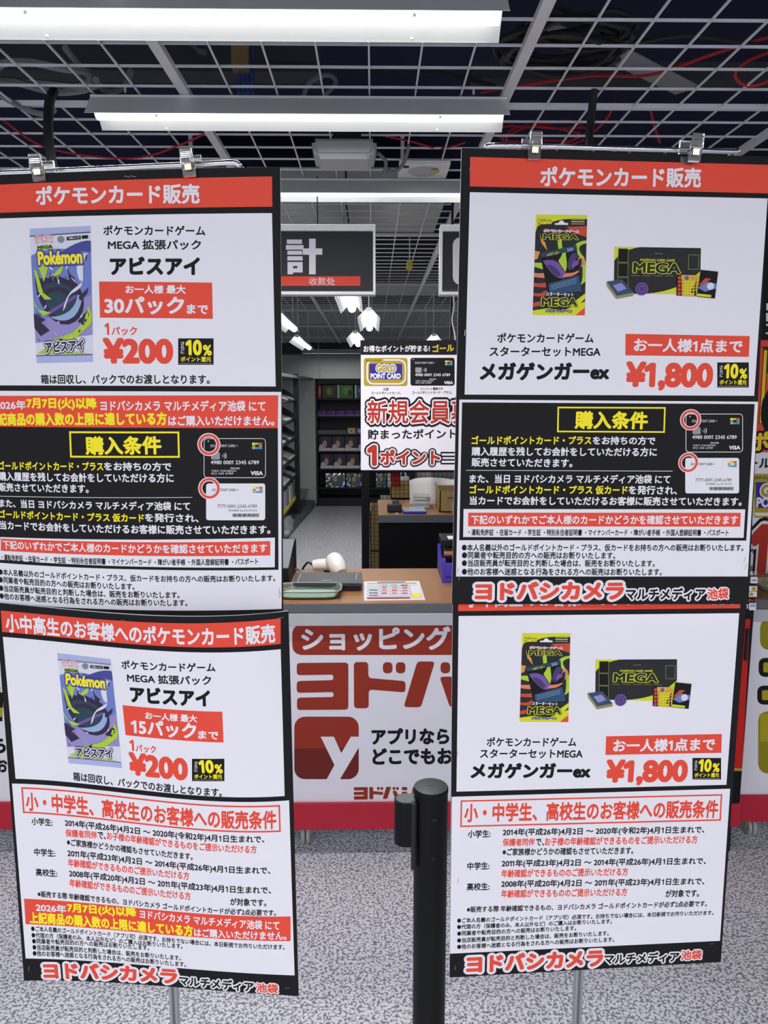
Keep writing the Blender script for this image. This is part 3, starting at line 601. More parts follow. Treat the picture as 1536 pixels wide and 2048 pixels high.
  ('q',((143,-341.1),(297.3,-341.9),(297.4,-344),(143.1,-343.2)),'Y',3),
  ('q',((297.4,-341.9),(297.7,-377.9),(295.6,-377.8),(295.2,-341.9)),'Y',3.3),
  ('q',((297.7,-377.8),(143.6,-376.6),(143.6,-374.5),(297.7,-375.7)),'Y',3),
  ('q',((143.6,-376.6),(143,-341.1),(145.1,-341.1),(145.8,-376.6)),'Y',3.3),
  ('t','購入条件',220.5,-360,-0.0104,104.8,25.4,'Y',0.04,3),
  ('t','ゴールドポイントカード・プラス',107.9,-387.7,-0.0025,170.2,12,'Y',0.032,3),
  ('t','をお持ちの方で',239.8,-388.7,-0.0092,90.1,12,'W',0.032,3),
  ('t','購入履歴を残してお会計をしていただける方に',155.4,-404,-0.0062,264.6,12.7,'W',0.032,3),
  ('t','販売させていただきます。',95.4,-419.3,-0.0115,143.8,12.7,'W',0.032,3),
  ('q',((16.2,-429.6),(311.4,-431.7),(311.5,-432.5),(16.2,-430.3)),'W',3),
  ('t','また、当日 ヨドバシカメラ マルチメディア池袋 にて',165.1,-442.7,-0.0064,287.5,12.8,'W',0.032,3),
  ('t','ゴールドポイントカード・プラス 仮カード',134.8,-458,-0.006,226.3,12.8,'Y',0.032,3),
  ('t','を発行され、',284.3,-459.1,-0.012,70.3,12.8,'W',0.032,3),
  ('t','当カードでお会計をしていただけるお客様に販売させていただきます。',217.9,-474.4,-0.0072,391.6,12.9,'W',0.032,3),
  ('q',((20.7,-490.5),(412.9,-492),(412.9,-512),(20.8,-510.2)),'R',4),
  ('t','下記のいずれかでご本人様のカードかどうかを確認させていただきます',217,-501.4,-0.004,384.2,13.6,'W',0.03,5),
  ('t','・運転免許証 ・在留カード ・学生証 ・特別永住者証明書 ・マイナンバーカード ・障がい者手帳 ・外国人登録証明書 ・パスポート',209.1,-519.8,-0.0046,374.9,9.6,'K',0.028,4),
  ('p',((404.4,-351.2),(406.9,-351.8),(408.7,-353.5),(409.5,-355.9),(411.7,-401),(411.1,-403.4),(409.4,-405.1),(407,-405.7),(333.9,-405.5),(331.4,-404.9),(329.6,-403.1),(328.8,-400.7),(326.7,-355.8),(327.3,-353.4),(329,-351.7),(331.3,-351.1)),'W',3),
  ('p',((404.3,-352.1),(406.4,-352.6),(408,-354),(408.6,-356),(410.7,-400.9),(410.3,-402.8),(408.9,-404.3),(406.9,-404.8),(334,-404.6),(331.9,-404.1),(330.4,-402.6),(329.7,-400.6),(327.7,-355.9),(328.1,-353.9),(329.5,-352.5),(331.5,-352)),'K',4),
  ('t','GOLD POINT CARD +',354.2,-361.4,-0.0019,36.4,3.7,'W',0.01,5),
  ('q',((391.2,-357.3),(395.4,-357.3),(395.6,-360),(391.3,-360)),'Y',5),
  ('q',((395.8,-357.3),(400,-357.3),(400.2,-360.1),(395.9,-360)),'must',5),
  ('q',((400.4,-357.3),(404.6,-357.3),(404.8,-360.1),(400.5,-360.1)),'R',5),
  ('q',((391.4,-360.3),(395.6,-360.3),(395.7,-363),(391.5,-363)),'olive',5),
  ('q',((395.9,-360.3),(400.2,-360.3),(400.3,-363),(396.1,-363)),'K',5),
  ('q',((400.5,-360.3),(404.8,-360.3),(404.9,-363),(400.7,-363)),'grn',5),
  ('q',((391.5,-363.3),(395.7,-363.3),(395.9,-366),(391.6,-366)),'sky',5),
  ('q',((396.1,-363.3),(400.3,-363.3),(400.5,-366),(396.2,-366)),'blu3',5),
  ('q',((400.7,-363.3),(404.9,-363.3),(405.1,-366),(400.8,-366)),'blu3',5),
  ('p',((347.3,-370.1),(348.1,-370.3),(348.7,-370.9),(349,-371.7),(349.3,-378.5),(349.1,-379.3),(348.6,-379.9),(347.8,-380.1),(339.3,-380.1),(338.5,-379.9),(337.8,-379.3),(337.6,-378.5),(337.3,-371.6),(337.4,-370.9),(338,-370.3),(338.8,-370.1)),'G4',5),
  ('t',')',352.6,-375.1,-0.0022,1.2,3.2,'W',0.02,5),
  ('t',')',354.8,-375.1,-0.0022,1.6,5.8,'W',0.02,5),
  ('t',')',357,-375.1,-0.0022,2,8.4,'W',0.02,5),
  ('t','4980 0001 2345 6789',369.6,-384.1,-0.0024,64.4,5.3,'W',0.015,5),
  ('t','00/00',370.2,-392.3,-0.0026,12.2,2.6,'W',0,5),
  ('t','TARO YODOBASHI',355.2,-395.7,-0.0027,32.8,2.4,'W',0,5),
  ('t','012 345 6789',353.5,-399.4,-0.0027,29.1,2.6,'W',0,5),
  ('t','VISA',399.5,-399,-0.0027,16.6,5.8,'W',0.05,5),
  ('p',((331.7,-355.1),(333.6,-354.1),(333.7,-356.1)),'W',5),
  ('e',333.9,-359.6,15.34,14.94,0.62,'W',6),
  ('e',333.9,-359.6,14.11,13.75,0.761,'R',7),
  ('p',((403.6,-413.6),(405.2,-414),(406.4,-415.1),(406.9,-416.7),(409,-461.1),(408.6,-462.6),(407.5,-463.7),(406,-464.1),(334.2,-463.9),(332.6,-463.5),(331.4,-462.3),(331,-460.8),(328.9,-416.4),(329.3,-414.9),(330.4,-413.8),(331.9,-413.4)),'W',4),
  ('t','GOLD POINT CARD +',354.3,-422.2,-0.0031,34.7,3.5,'K',0.015,5),
  ('q',((390.5,-418.1),(394.6,-418.1),(394.7,-420.8),(390.7,-420.8)),'Y',5),
  ('q',((394.9,-418.1),(399,-418.1),(399.1,-420.8),(395.1,-420.8)),'must',5),
  ('q',((399.4,-418.1),(403.4,-418.1),(403.6,-420.8),(399.5,-420.8)),'R',5),
  ('q',((390.7,-421),(394.7,-421),(394.9,-423.7),(390.8,-423.7)),'olive',5),
  ('q',((395.1,-421),(399.2,-421),(399.3,-423.7),(395.2,-423.7)),'W',5),
  ('q',((399.5,-421),(403.6,-421.1),(403.7,-423.8),(399.6,-423.7)),'grn',5),
  ('q',((390.8,-424),(394.9,-424),(395,-426.7),(390.9,-426.7)),'sky',5),
  ('q',((395.2,-424),(399.3,-424),(399.4,-426.7),(395.4,-426.7)),'blu3',5),
  ('q',((399.7,-424),(403.7,-424),(403.9,-426.7),(399.8,-426.7)),'blu3',5),
  ('t','7777-0001-2345-6789',371.1,-444.8,-0.0032,52.3,4.6,'K',0,5),
  ('t','有効期限 20xx年11月11日',378.8,-450.6,-0.0033,37.5,3,'K',0.01,5),
  ('q',((365.7,-454.9),(366.7,-454.9),(366.9,-459.4),(366,-459.4)),'K',5),
  ('q',((367.1,-454.9),(367.6,-454.9),(367.9,-459.4),(367.4,-459.4)),'K',5),
  ('q',((368.1,-454.9),(369.5,-454.9),(369.7,-459.4),(368.3,-459.4)),'K',5),
  ('q',((370,-454.9),(370.4,-454.9),(370.7,-459.4),(370.2,-459.4)),'K',5),
  ('q',((370.9,-454.9),(371.4,-454.9),(371.6,-459.5),(371.1,-459.5)),'K',5),
  ('q',((371.8,-454.9),(372.8,-454.9),(373,-459.5),(372,-459.5)),'K',5),
  ('q',((373.2,-454.9),(373.7,-454.9),(373.9,-459.5),(373.4,-459.5)),'K',5),
  ('q',((374.1,-454.9),(375.6,-454.9),(375.8,-459.5),(374.3,-459.5)),'K',5),
  ('q',((376,-454.9),(377,-454.9),(377.2,-459.5),(376.2,-459.5)),'K',5),
  ('q',((377.4,-454.9),(377.9,-454.9),(378.1,-459.5),(377.6,-459.5)),'K',5),
  ('q',((378.3,-454.9),(378.8,-454.9),(379,-459.5),(378.5,-459.5)),'K',5),
  ('q',((379.2,-454.9),(380.2,-454.9),(380.4,-459.5),(379.4,-459.5)),'K',5),
  ('q',((380.6,-454.9),(382.1,-454.9),(382.3,-459.5),(380.8,-459.5)),'K',5),
  ('q',((382.5,-454.9),(383,-454.9),(383.2,-459.5),(382.7,-459.5)),'K',5),
  ('q',((383.4,-454.9),(384.4,-454.9),(384.6,-459.5),(383.6,-459.5)),'K',5),
  ('q',((384.8,-454.9),(385.3,-454.9),(385.5,-459.5),(385,-459.5)),'K',5),
  ('q',((385.7,-454.9),(386.2,-454.9),(386.5,-459.5),(386,-459.5)),'K',5),
  ('q',((386.7,-454.9),(388.1,-454.9),(388.4,-459.5),(386.9,-459.5)),'K',5),
  ('q',((388.6,-454.9),(389,-454.9),(389.3,-459.5),(388.8,-459.5)),'K',5),
  ('q',((389.5,-454.9),(390.5,-455),(390.7,-459.5),(389.7,-459.5)),'K',5),
  ('q',((390.9,-455),(391.9,-455),(392.1,-459.5),(391.1,-459.5)),'K',5),
  ('q',((392.3,-455),(392.8,-455),(393,-459.5),(392.5,-459.5)),'K',5),
  ('q',((393.2,-455),(394.7,-455),(394.9,-459.5),(393.4,-459.5)),'K',5),
  ('q',((395.1,-455),(395.6,-455),(395.8,-459.5),(395.3,-459.5)),'K',5),
  ('q',((396,-455),(396.5,-455),(396.7,-459.5),(396.2,-459.5)),'K',5),
  ('q',((396.9,-455),(397.9,-455),(398.1,-459.5),(397.1,-459.5)),'K',5),
  ('q',((398.3,-455),(398.8,-455),(399,-459.5),(398.5,-459.5)),'K',5),
  ('q',((399.2,-455),(400.2,-455),(400.4,-459.5),(399.4,-459.5)),'K',5),
  ('e',333.4,-419.9,14.78,14.54,0.62,'W',7),
  ('e',333.4,-419.9,13.59,13.37,0.761,'R',8),
  ('t','●本人名義以外のゴールドポイントカード・プラス、仮カードをお持ちの方への販売はお断りいたします。',216,-541.7,-0.0033,406.7,10.6,'K',0.028,2),
  ('t','●同業者や転売目的の方への販売はお断りいたします。',123.5,-552.8,-0.0052,221.1,10.6,'K',0.028,2),
  ('t','●当店販売員が転売目的と判断した場合は、販売をお断りいたします。',152.5,-564.4,-0.0043,278.6,10.6,'K',0.028,2),
  ('t','●他のお客様へ迷惑となる行為をされる方への販売はお断りいたします。',158,-577,-0.0039,289,10.7,'K',0.028,2),
  ('t','ヨドバシカメラ',140.9,-605,0.005,216.5,27.8,'R',0.06,2,(('W',0.13),)),
  ('t','マルチメディア',309.4,-609.8,-0.0006,116.3,18.3,'K',0.04,2,(('W',0.13),)),
  ('t','池袋',385.2,-609.4,0.0297,31,16.3,'R',0.04,2,(('W',0.12),)),
 ],
 'RL':[
  ('q',((7.8,-16.1),(432.9,-17.5),(435.1,-49.4),(8.1,-48.3)),'R',1),
  ('t','小中高生のお客様へのポケモンカード販売',222.8,-29.8,-0.0022,408.9,27.3,'W',0.035,2),
  ('q',((8.8,-55.7),(434,-57),(432.2,-334.2),(8.1,-331.9)),'W',1),
  ('q',((104.4,-83.1),(177,-84.5),(177.9,-224),(103,-221.6)),'G1',2),
  ('p',((104.4,-83.1),(177,-84.5),(177,-90),(177,-90),(166.7,-89.5),(157.8,-89.3),(150,-89.5),(143.3,-90),(137.7,-90.8),(133,-91.8),(129.1,-93.1),(126,-94.5),(111.5,-96.9),(106.4,-99.5),(104.1,-107.7)),'ylim',3),
  ('p',((103,-221.6),(103.1,-215.2),(125.5,-212.4),(147.9,-215.9),(177.8,-204.2),(177.9,-224)),'ylim',3),
  ('p',((164.4,-223.6),(177.8,-212.6),(177.9,-224)),'R',4),
  ('p',((147.9,-100.4),(177.1,-99.6),(177.2,-114.8),(158.8,-108.8)),'red2',4),
  ('p',((170,-143.7),(165.2,-138.6),(162,-134.1),(160.4,-130.2),(160.3,-126.8),(162,-124),(165.3,-121.7),(170.4,-120),(177.2,-118.9),(177.2,-123),(177.2,-123),(172.9,-124.1),(169.7,-125.5),(167.8,-127.2),(166.9,-129.4),(167.1,-131.9),(168.3,-134.9),(170.5,-138.4),(173.7,-142.4)),'lime',4),
  ('p',((176,-153.6),(175.8,-146.6),(174.5,-142.2),(172.4,-140),(170,-139.8),(167.5,-141.4),(165.5,-144.3),(164.2,-148.3),(164.1,-153.3),(165.6,-150.5),(166.3,-147),(167.4,-144.8),(168.6,-143.8),(169.7,-144),(170.6,-145.4),(171.1,-147.9),(171,-151.5),(170.1,-156.2)),'salm',4),
  ('p',((136.8,-166.5),(137.8,-155.1),(138.1,-145.8),(137.8,-138.2),(137.3,-132.1),(136.7,-127.2),(136.2,-123.2),(135.9,-119.7),(136.2,-116.6),(142,-116.7),(141.8,-120.9),(142.2,-125.2),(143,-129.9),(143.9,-135.1),(144.7,-140.9),(145.2,-147.5),(145.1,-155.1),(144.2,-163.9)),'lime',4),
  ('p',((167.2,-184.1),(170.3,-180.4),(172.1,-175.7),(172.8,-170.2),(172.9,-164.3),(172.6,-158.2),(172.3,-152.4),(172.3,-147),(172.9,-142.3),(177.4,-150.8),(177.6,-176)),'lime',4),
  ('p',((103.6,-162.8),(108.5,-163.5),(112.3,-163.6),(115.5,-163.4),(118.3,-163),(121.2,-162.8),(124.3,-163.1),(128.2,-164.2),(133.1,-166.4),(133.1,-174.7),(129.2,-172.9),(125.8,-171.7),(122.7,-171),(119.7,-170.5),(116.4,-170.2),(112.8,-169.9),(108.6,-169.3),(103.5,-168.3)),'salm',4),
  ('p',((103.5,-176.7),(110.6,-177.5),(115.9,-177.4),(119.8,-176.8),(122.9,-175.8),(125.6,-174.9),(128.4,-174.3),(132,-174.1),(136.8,-174.8),(136.7,-180.4),(132.7,-182),(128.9,-183),(125.2,-183.4),(121.4,-183.5),(117.5,-183.3),(113.3,-182.9),(108.6,-182.5),(103.4,-182.3)),'red2',4),
  ('p',((103.3,-190.7),(109.1,-191.4),(113.1,-191.3),(115.6,-190.6),(117.2,-189.7),(118.5,-188.7),(120,-188),(122.2,-187.8),(125.6,-188.5),(118.1,-196.7),(103.3,-194.9)),'red2',4),
  ('p',((110,-107.8),(112.8,-116.1),(118.6,-121.7),(121.5,-132.8),(112.8,-121.6)),'oran',4),
  ('p',((103.9,-132.4),(111.2,-133.9),(108.2,-143.5),(103.8,-144.8)),'oran',4),
  ('p',((103.7,-148.9),(114,-149.2),(118.4,-159),(103.7,-154.5)),'lime',4),
  ('p',((103.2,-204.7),(125.5,-199.7),(118,-207.9),(103.1,-210.3)),'red2',4),
  ('p',((155.4,-209.1),(177.7,-192.9),(177.7,-199.9),(162.9,-215)),'ylim',4),
  ('q',((111.2,-136),(162.5,-125.5),(172.5,-189.9),(124.1,-194.1)),'G0',5),
  ('p',((115.5,-146.5),(119.3,-145.7),(122.9,-145.4),(126.4,-145.4),(129.7,-146),(132.7,-146.9),(135.6,-148.3),(138.2,-150.2),(140.5,-152.6),(140.5,-152.6),(142.1,-155.6),(143.6,-158),(144.9,-159.9),(146.2,-161.5),(147.4,-162.6),(148.6,-163.4),(149.7,-163.9),(150.8,-164.1),(149.4,-169.6),(145.9,-171.1),(142.4,-171.4),(138.6,-170.6),(134.6,-168.5),(130.3,-165.1),(125.7,-160.3),(120.8,-154.1),(115.5,-146.5)),'viol',6),
  ('p',((121.3,-152.2),(124.5,-152),(127.5,-152.5),(130.2,-153.6),(132.7,-155.2),(135.2,-157.4),(137.5,-160),(139.7,-163.1),(142,-166.6),(137.5,-169.3),(135.3,-168),(133.1,-166.5),(130.9,-164.8),(128.8,-162.8),(126.8,-160.5),(124.9,-158),(123.1,-155.2),(121.3,-152.2)),'viol2',7),
  ('p',((150.8,-155.7),(151.6,-150),(152.7,-145.3),(154,-141.6),(155.6,-138.8),(157.3,-136.9),(159.1,-136),(160.9,-135.9),(162.6,-136.5),(165.6,-142.2),(164,-143.3),(162.5,-144.7),(161.1,-146.5),(159.9,-148.6),(158.7,-151.1),(157.5,-154.1),(156.4,-157.5),(155.3,-161.4)),'viol2',6),
  ('p',((156.7,-153.1),(157.9,-150.3),(159.2,-148.4),(160.5,-147.1),(161.9,-146.4),(163.3,-146.3),(164.6,-146.8),(165.9,-147.8),(167.1,-149.1),(165.6,-153.3),(164.5,-153.4),(163.4,-153.7),(162.4,-154.3),(161.4,-155.1),(160.4,-156.1),(159.6,-157.2),(158.8,-158.6),(158.2,-160.1)),'viol',7),
  ('p',((137.6,-147),(138.7,-145.1),(139.7,-143.4),(140.7,-141.8),(141.5,-140.4),(142.2,-139),(142.6,-137.6),(142.8,-136.2),(142.7,-134.7),(147.9,-133.4),(148.1,-137.5),(148.5,-141.3),(149,-145),(149.5,-148.5),(149.8,-152),(149.7,-155.5),(149.1,-159),(147.9,-162.6)),'lime',7),
  ('p',((144.9,-166.7),(147.1,-165.1),(149.2,-164.3),(151.4,-164),(153.8,-164),(156.4,-163.8),(159.5,-163.3),(163,-162.3),(167.1,-160.3),(167.1,-163.1),(163.9,-165.3),(161,-167),(158.2,-168.1),(155.5,-168.9),(152.9,-169.3),(150.3,-169.5),(147.6,-169.5),(144.9,-169.5)),'salm',7),
  ('q',((111.2,-136),(162.5,-125.5),(164,-132.4),(112.6,-142.2)),'teal',8),
  ('q',((124.2,-178.7),(167.1,-167.3),(172.5,-189.9),(126.3,-192.7)),'dblu',8),
  ('t','メガゲンガー',129.9,-137.1,0.1989,18.7,4.1,'ylim',0.03,9),
  ('t','350',153.7,-131.8,0.2086,9,4.8,'sky',0.03,9),
  ('q',((127.8,-180.6),(164.1,-171.8),(164.3,-172.4),(127.9,-181.1)),'sky',9),
  ('q',((127.8,-183.4),(164.1,-174.6),(164.3,-175.2),(127.9,-183.9)),'sky',9),
  ('q',((127.8,-186.2),(164.1,-177.4),(164.3,-178),(127.9,-186.7)),'sky',9),
  ('p',((131.1,-95.2),(136.2,-94.9),(137.7,-92.6),(140.6,-91.3),(143.5,-92.8),(145,-94.8),(150.1,-95.2),(150.1,-97.7),(131.1,-97.3)),'W',5),
  ('t','Pokémon',117.3,-93.3,0.016,18.9,6.8,'Y',0.04,6,(('G1',0.1),)),
  ('q',((154.4,-89.6),(173.3,-90),(173.4,-91.2),(154.4,-90.9)),'G4',5),
  ('q',((154.4,-92.6),(173.4,-93),(173.4,-94.3),(154.4,-93.9)),'ylim',5),
  ('q',((154.4,-95.7),(173.4,-96),(173.4,-97.3),(154.4,-96.9)),'G4',5),
  ('t','ポケモンカードゲーム',141,-106.1,-0.0349,50.4,4.1,'R',0.03,7,(('W',0.1),)),
  ('t','MEGA',139.9,-113.9,-0.022,49.7,8,'G1',0.035,9,(('ylim',0.05),('G0',0.08))),
  ('t','スターターセット',140.8,-193.5,-0.0476,39.5,5.9,'W',0.04,11,(('G0',0.12),)),
  ('t','MEGA',140.8,-204.4,-0.0309,51.5,12,'G1',0.04,11,(('ylim',0.055),('G0',0.09))),
  ('t','メガゲンガーex',140.4,-216.4,-0.0321,37.4,4.5,'lav',0.04,11,(('G0',0.12),)),
  ('q',((216.7,-126),(342,-127.5),(345.3,-194.9),(218.3,-188.7)),'G1',2),
  ('p',((216.7,-126),(254.1,-126.4),(254.1,-126.4),(245.6,-128),(238.6,-129.9),(232.8,-132.1),(228.2,-134.6),(224.4,-137.1),(221.5,-139.7),(219.1,-142.3),(217.2,-144.7)),'ylim',3),
  ('p',((262.5,-190.9),(278,-189.9),(291.3,-188.1),(302.7,-185.4),(312.4,-182),(320.8,-178.1),(328,-173.7),(334.3,-169.1),(340,-164.2),(343.7,-161),(345.3,-194.9)),'ylim',3),
  ('q',((222.4,-128.5),(236.7,-128.7),(237.2,-147),(222.9,-146.7)),'G0',4),
  ('q',((222.1,-128.3),(237,-128.5),(237,-129),(222.1,-128.8)),'olive',5),
  ('q',((237,-128.5),(237.5,-147.3),(237,-147.3),(236.5,-128.5)),'olive',5.3),
  ('q',((237.5,-147.3),(222.6,-146.9),(222.6,-146.4),(237.5,-146.8)),'olive',5),
  ('q',((222.6,-146.9),(222.1,-128.3),(222.6,-128.3),(223.1,-147)),'olive',5.3),
  ('q',((222.9,-148),(237.3,-148.3),(237.8,-166.7),(223.4,-166.2)),'G0',4),
  ('q',((222.6,-147.7),(237.5,-148.1),(237.5,-148.6),(222.6,-148.2)),'olive',5),
  ('q',((237.5,-148.1),(238.1,-167),(237.6,-167),(237,-148)),'olive',5.3),
  ('q',((238.1,-167),(223.1,-166.5),(223.1,-165.9),(238.1,-166.5)),'olive',5),
  ('q',((223.1,-166.5),(222.6,-147.7),(223.1,-147.7),(223.6,-166.5)),'olive',5.3),
  ('q',((223.4,-167.5),(237.8,-168),(238.4,-186.5),(223.9,-185.8)),'G0',4),
  ('q',((223.1,-167.2),(238.1,-167.7),(238.1,-168.2),(223.2,-167.7)),'olive',5),
  ('q',((238.1,-167.7),(238.6,-186.8),(238.1,-186.7),(237.6,-167.7)),'olive',5.3),
  ('q',((238.6,-186.8),(223.6,-186.1),(223.6,-185.6),(238.6,-186.3)),'olive',5),
  ('q',((223.6,-186.1),(223.1,-167.2),(223.6,-167.2),(224.1,-186.1)),'olive',5.3),
  ('q',((324.6,-136.9),(339.6,-137.2),(339.6,-137.7),(324.6,-137.4)),'olive',4),
  ('q',((339.6,-137.2),(340.6,-158.5),(340.1,-158.5),(339.1,-137.2)),'olive',4.3),
  ('q',((340.6,-158.5),(325.5,-158),(325.5,-157.5),(340.6,-158)),'olive',4),
  ('q',((325.5,-158),(324.6,-136.9),(325.1,-136.9),(326,-158.1)),'olive',4.3),
  ('q',((242.8,-164.7),(255.4,-165.2),(255.4,-165.7),(242.8,-165.2)),'olive',4),
  ('q',((259.2,-165.3),(271.8,-165.7),(271.8,-166.2),(259.2,-165.8)),'olive',4),
  ('q',((275.6,-165.8),(288.2,-166.3),(288.2,-166.8),(275.6,-166.3)),'olive',4),
  ('q',((292,-166.4),(304.6,-166.8),(304.7,-167.3),(292,-166.9)),'olive',4),
  ('q',((308.4,-167),(321.1,-167.4),(321.1,-167.9),(308.5,-167.5)),'olive',4),
  ('q',((274.5,-135.1),(287,-135.3),(287,-135.8),(274.5,-135.6)),'olive',4),
  ('t','POKÉMON CARD GAME',279.8,-144.2,-0.0216,50.3,4.1,'ylim',0.03,5),
  ('t','MEGA',279.7,-155.5,-0.0373,69.4,14.5,'G1',0.04,6,(('ylim',0.045),)),
  ('p',((205.9,-178.4),(228.3,-175.7),(245.8,-196.2),(245,-200.4),(221.2,-204.5),(207.1,-185.1)),'khaki',8),
  ('p',((206.8,-178.5),(228.3,-175.9),(244.9,-195.5),(221.6,-199.9)),'dblu',9),
  ('p',((215.2,-184),(227.3,-180.7),(235.2,-189.3),(223.1,-193.9)),'lilac',10),
  ('e',257.3,-190.4,9.39,9.69,0,'viol',8),
  ('e',257.3,-190.4,7.51,7.75,0,'viol2',9),
  ('e',257.3,-190.4,5.16,5.33,0.682,'viol',10),
  ('p',((306.9,-170.6),(337.2,-171.5),(335.9,-203.4),(307.7,-201.2)),'G0',8),
  ('p',((313,-170.7),(337.2,-171.5),(337.4,-175.7),(327.3,-196.1),(335.9,-203.4),(315.7,-201.9)),'must',9),
  ('e',310.6,-174.9,2.47,2.54,0,'red2',10),
  ('e',310.8,-180.7,2.48,2.55,0,'red2',10),
  ('e',311,-186.5,2.48,2.55,0,'red2',10),
  ('e',311.1,-192.4,2.48,2.55,0,'red2',10),
  ('e',311.3,-198.2,2.48,2.56,0,'red2',10),
  ('e',319.4,-181.4,1.65,1.7,0,'ylim',10),
  ('e',323.4,-181.5,1.65,1.7,0,'ylim',10),
  ('e',327.9,-181.6,1.65,1.7,0,'ylim',10),
  ('e',332,-181.6,1.65,1.7,0,'ylim',10),
  ('e',315.8,-179.6,1.65,1.7,0,'oran',10),
  ('e',335.9,-175.4,1.65,1.7,0,'oran',10),
  ('e',319.5,-185.6,1.65,1.7,0,'ylim',10),
  ('e',323.5,-185.7,1.65,1.7,0,'ylim',10),
  ('e',328,-185.8,1.65,1.7,0,'ylim',10),
  ('e',332,-185.9,1.66,1.7,0,'ylim',10),
  ('e',315.9,-184.1,1.65,1.7,0,'oran',10),
  ('e',335.9,-179.9,1.65,1.7,0,'oran',10),
  ('e',319.5,-189.9,1.65,1.7,0,'ylim',10),
  ('e',323.5,-190,1.65,1.7,0,'ylim',10),
  ('e',328,-190.1,1.66,1.7,0,'ylim',10),
  ('e',332,-190.1,1.66,1.7,0,'ylim',10),
  ('e',315.9,-188.6,1.65,1.7,0,'oran',10),
  ('e',335.9,-184.4,1.66,1.7,0,'oran',10),
  ('e',319.5,-194.1,1.66,1.7,0,'ylim',10),
  ('e',323.6,-194.2,1.66,1.71,0,'ylim',10),
  ('e',328,-194.3,1.66,1.71,0,'ylim',10),
  ('e',332.1,-194.4,1.66,1.71,0,'ylim',10),
  ('e',315.9,-193.1,1.65,1.7,0,'oran',10),
  ('e',335.9,-188.9,1.66,1.7,0,'oran',10),
  ('e',319.6,-198.4,1.66,1.71,0,'ylim',10),
  ('e',323.6,-198.5,1.66,1.71,0,'ylim',10),
  ('e',328.1,-198.6,1.66,1.71,0,'ylim',10),
  ('e',332.1,-198.6,1.66,1.71,0,'ylim',10),
  ('e',316,-197.6,1.66,1.71,0,'oran',10),
  ('e',335.9,-193.4,1.66,1.71,0,'oran',10),
  ('e',321.3,-175.4,3.18,3.27,0,'viol',10),
  ('e',330.4,-176,3.19,3.27,0,'oran',10),
  ('p',((340.9,-163.7),(366.5,-166.9),(364,-206.9),(337.1,-203.6)),'G0',8),
  ('p',((338.6,-186.6),(348.7,-175.9),(357,-177.3),(345.7,-186.8)),'red2',9),
  ('p',((338.2,-190.3),(350.2,-182),(365.7,-184.8),(364.9,-192.1),(348.6,-196.6)),'blu2',9),
  ('e',356.4,-188.2,5.22,5.36,0,'pale',10),
  ('p',((338,-198.8),(358.3,-201.7),(358.2,-205.1),(337.8,-202.9)),'ylim',9),
  ('t','ポケモンカードゲーム',122.4,-254.6,-0.026,138.2,15.2,'K',0.028,2),
  ('t','スターターセットMEGA',122.7,-273.6,-0.0274,158.7,15.2,'K',0.028,2),
  ('t','メガゲンガーex',122.5,-301.3,-0.0296,186.4,25.8,'K',0.055,2),
  ('q',((237.3,-248.5),(419.5,-249.3),(420.5,-280.4),(237.5,-278.8)),'R',2),
  ('t','お一人様1点まで',329.3,-265,-0.0113,160.8,21.1,'W',0.035,3),
  ('t','¥1,800',304,-309.6,-0.0192,130.2,44,'R',0.055,2),
  ('q',((375,-287.6),(420.7,-288.9),(423,-325),(377,-323.5)),'K',2),
  ('t','10',395.8,-300.7,-0.0292,21.1,21.6,'Y',0.05,3),
  ('t','%',413.7,-304.8,-0.0295,11.5,15.2,'Y',0.04,3),
  ('t','ポイント還元',399.5,-316.6,-0.0305,39.5,7.2,'Y',0.03,3),
  ('t','さ',381.1,-294.5,-0.0288,4.6,5.2,'W',0.02,3),
  ('t','ら',381.4,-300.3,-0.0292,4.6,5.2,'W',0.02,3),
  ('t','に',381.7,-306,-0.0297,4.6,5.2,'W',0.02,3),
  ('q',((378.7,-321.2),(380.6,-321.3),(380.6,-322.4),(378.8,-322.3)),'G4',3),
  ('q',((381.4,-321.3),(383.2,-321.4),(383.3,-322.5),(381.4,-322.4)),'G4',3),
  ('q',((384,-321.4),(385.9,-321.4),(385.9,-322.5),(384.1,-322.5)),'G4',3),
  ('q',((386.7,-321.5),(388.5,-321.5),(388.6,-322.6),(386.8,-322.6)),'G4',3),
  ('q',((389.4,-321.6),(391.2,-321.6),(391.3,-322.7),(389.4,-322.6)),'G4',3),
  ('q',((392,-321.6),(393.9,-321.7),(393.9,-322.8),(392.1,-322.7)),'G4',3),
  ('q',((394.7,-321.7),(396.5,-321.8),(396.6,-322.9),(394.8,-322.8)),'G4',3),
  ('q',((397.4,-321.8),(399.2,-321.9),(399.3,-322.9),(397.4,-322.9)),'G4',3),
  ('q',((400,-321.9),(401.9,-321.9),(401.9,-323),(400.1,-323)),'G4',3),
  ('q',((402.7,-322),(404.5,-322),(404.6,-323.1),(402.7,-323.1)),'G4',3),
  ('q',((405.3,-322.1),(407.2,-322.1),(407.3,-323.2),(405.4,-323.1)),'G4',3),
  ('q',((408,-322.1),(409.9,-322.2),(409.9,-323.3),(408.1,-323.2)),'G4',3),
  ('q',((410.7,-322.2),(412.5,-322.3),(412.6,-323.4),(410.7,-323.3)),'G4',3),
  ('q',((413.4,-322.3),(415.2,-322.4),(415.3,-323.4),(413.4,-323.4)),'G4',3),
  ('q',((416,-322.4),(417.9,-322.4),(417.9,-323.5),(416.1,-323.5)),'G4',3),
  ('q',((418.7,-322.5),(420.5,-322.5),(420.6,-323.6),(418.8,-323.6)),'G4',3),
  ('q',((1,-340.1),(438.8,-341),(439.2,-607.8),(0.2,-605)),'W',1),
  ('q',((14.6,-346.4),(426.4,-349.7),(426.7,-352.3),(14.7,-348.8)),'R',2),
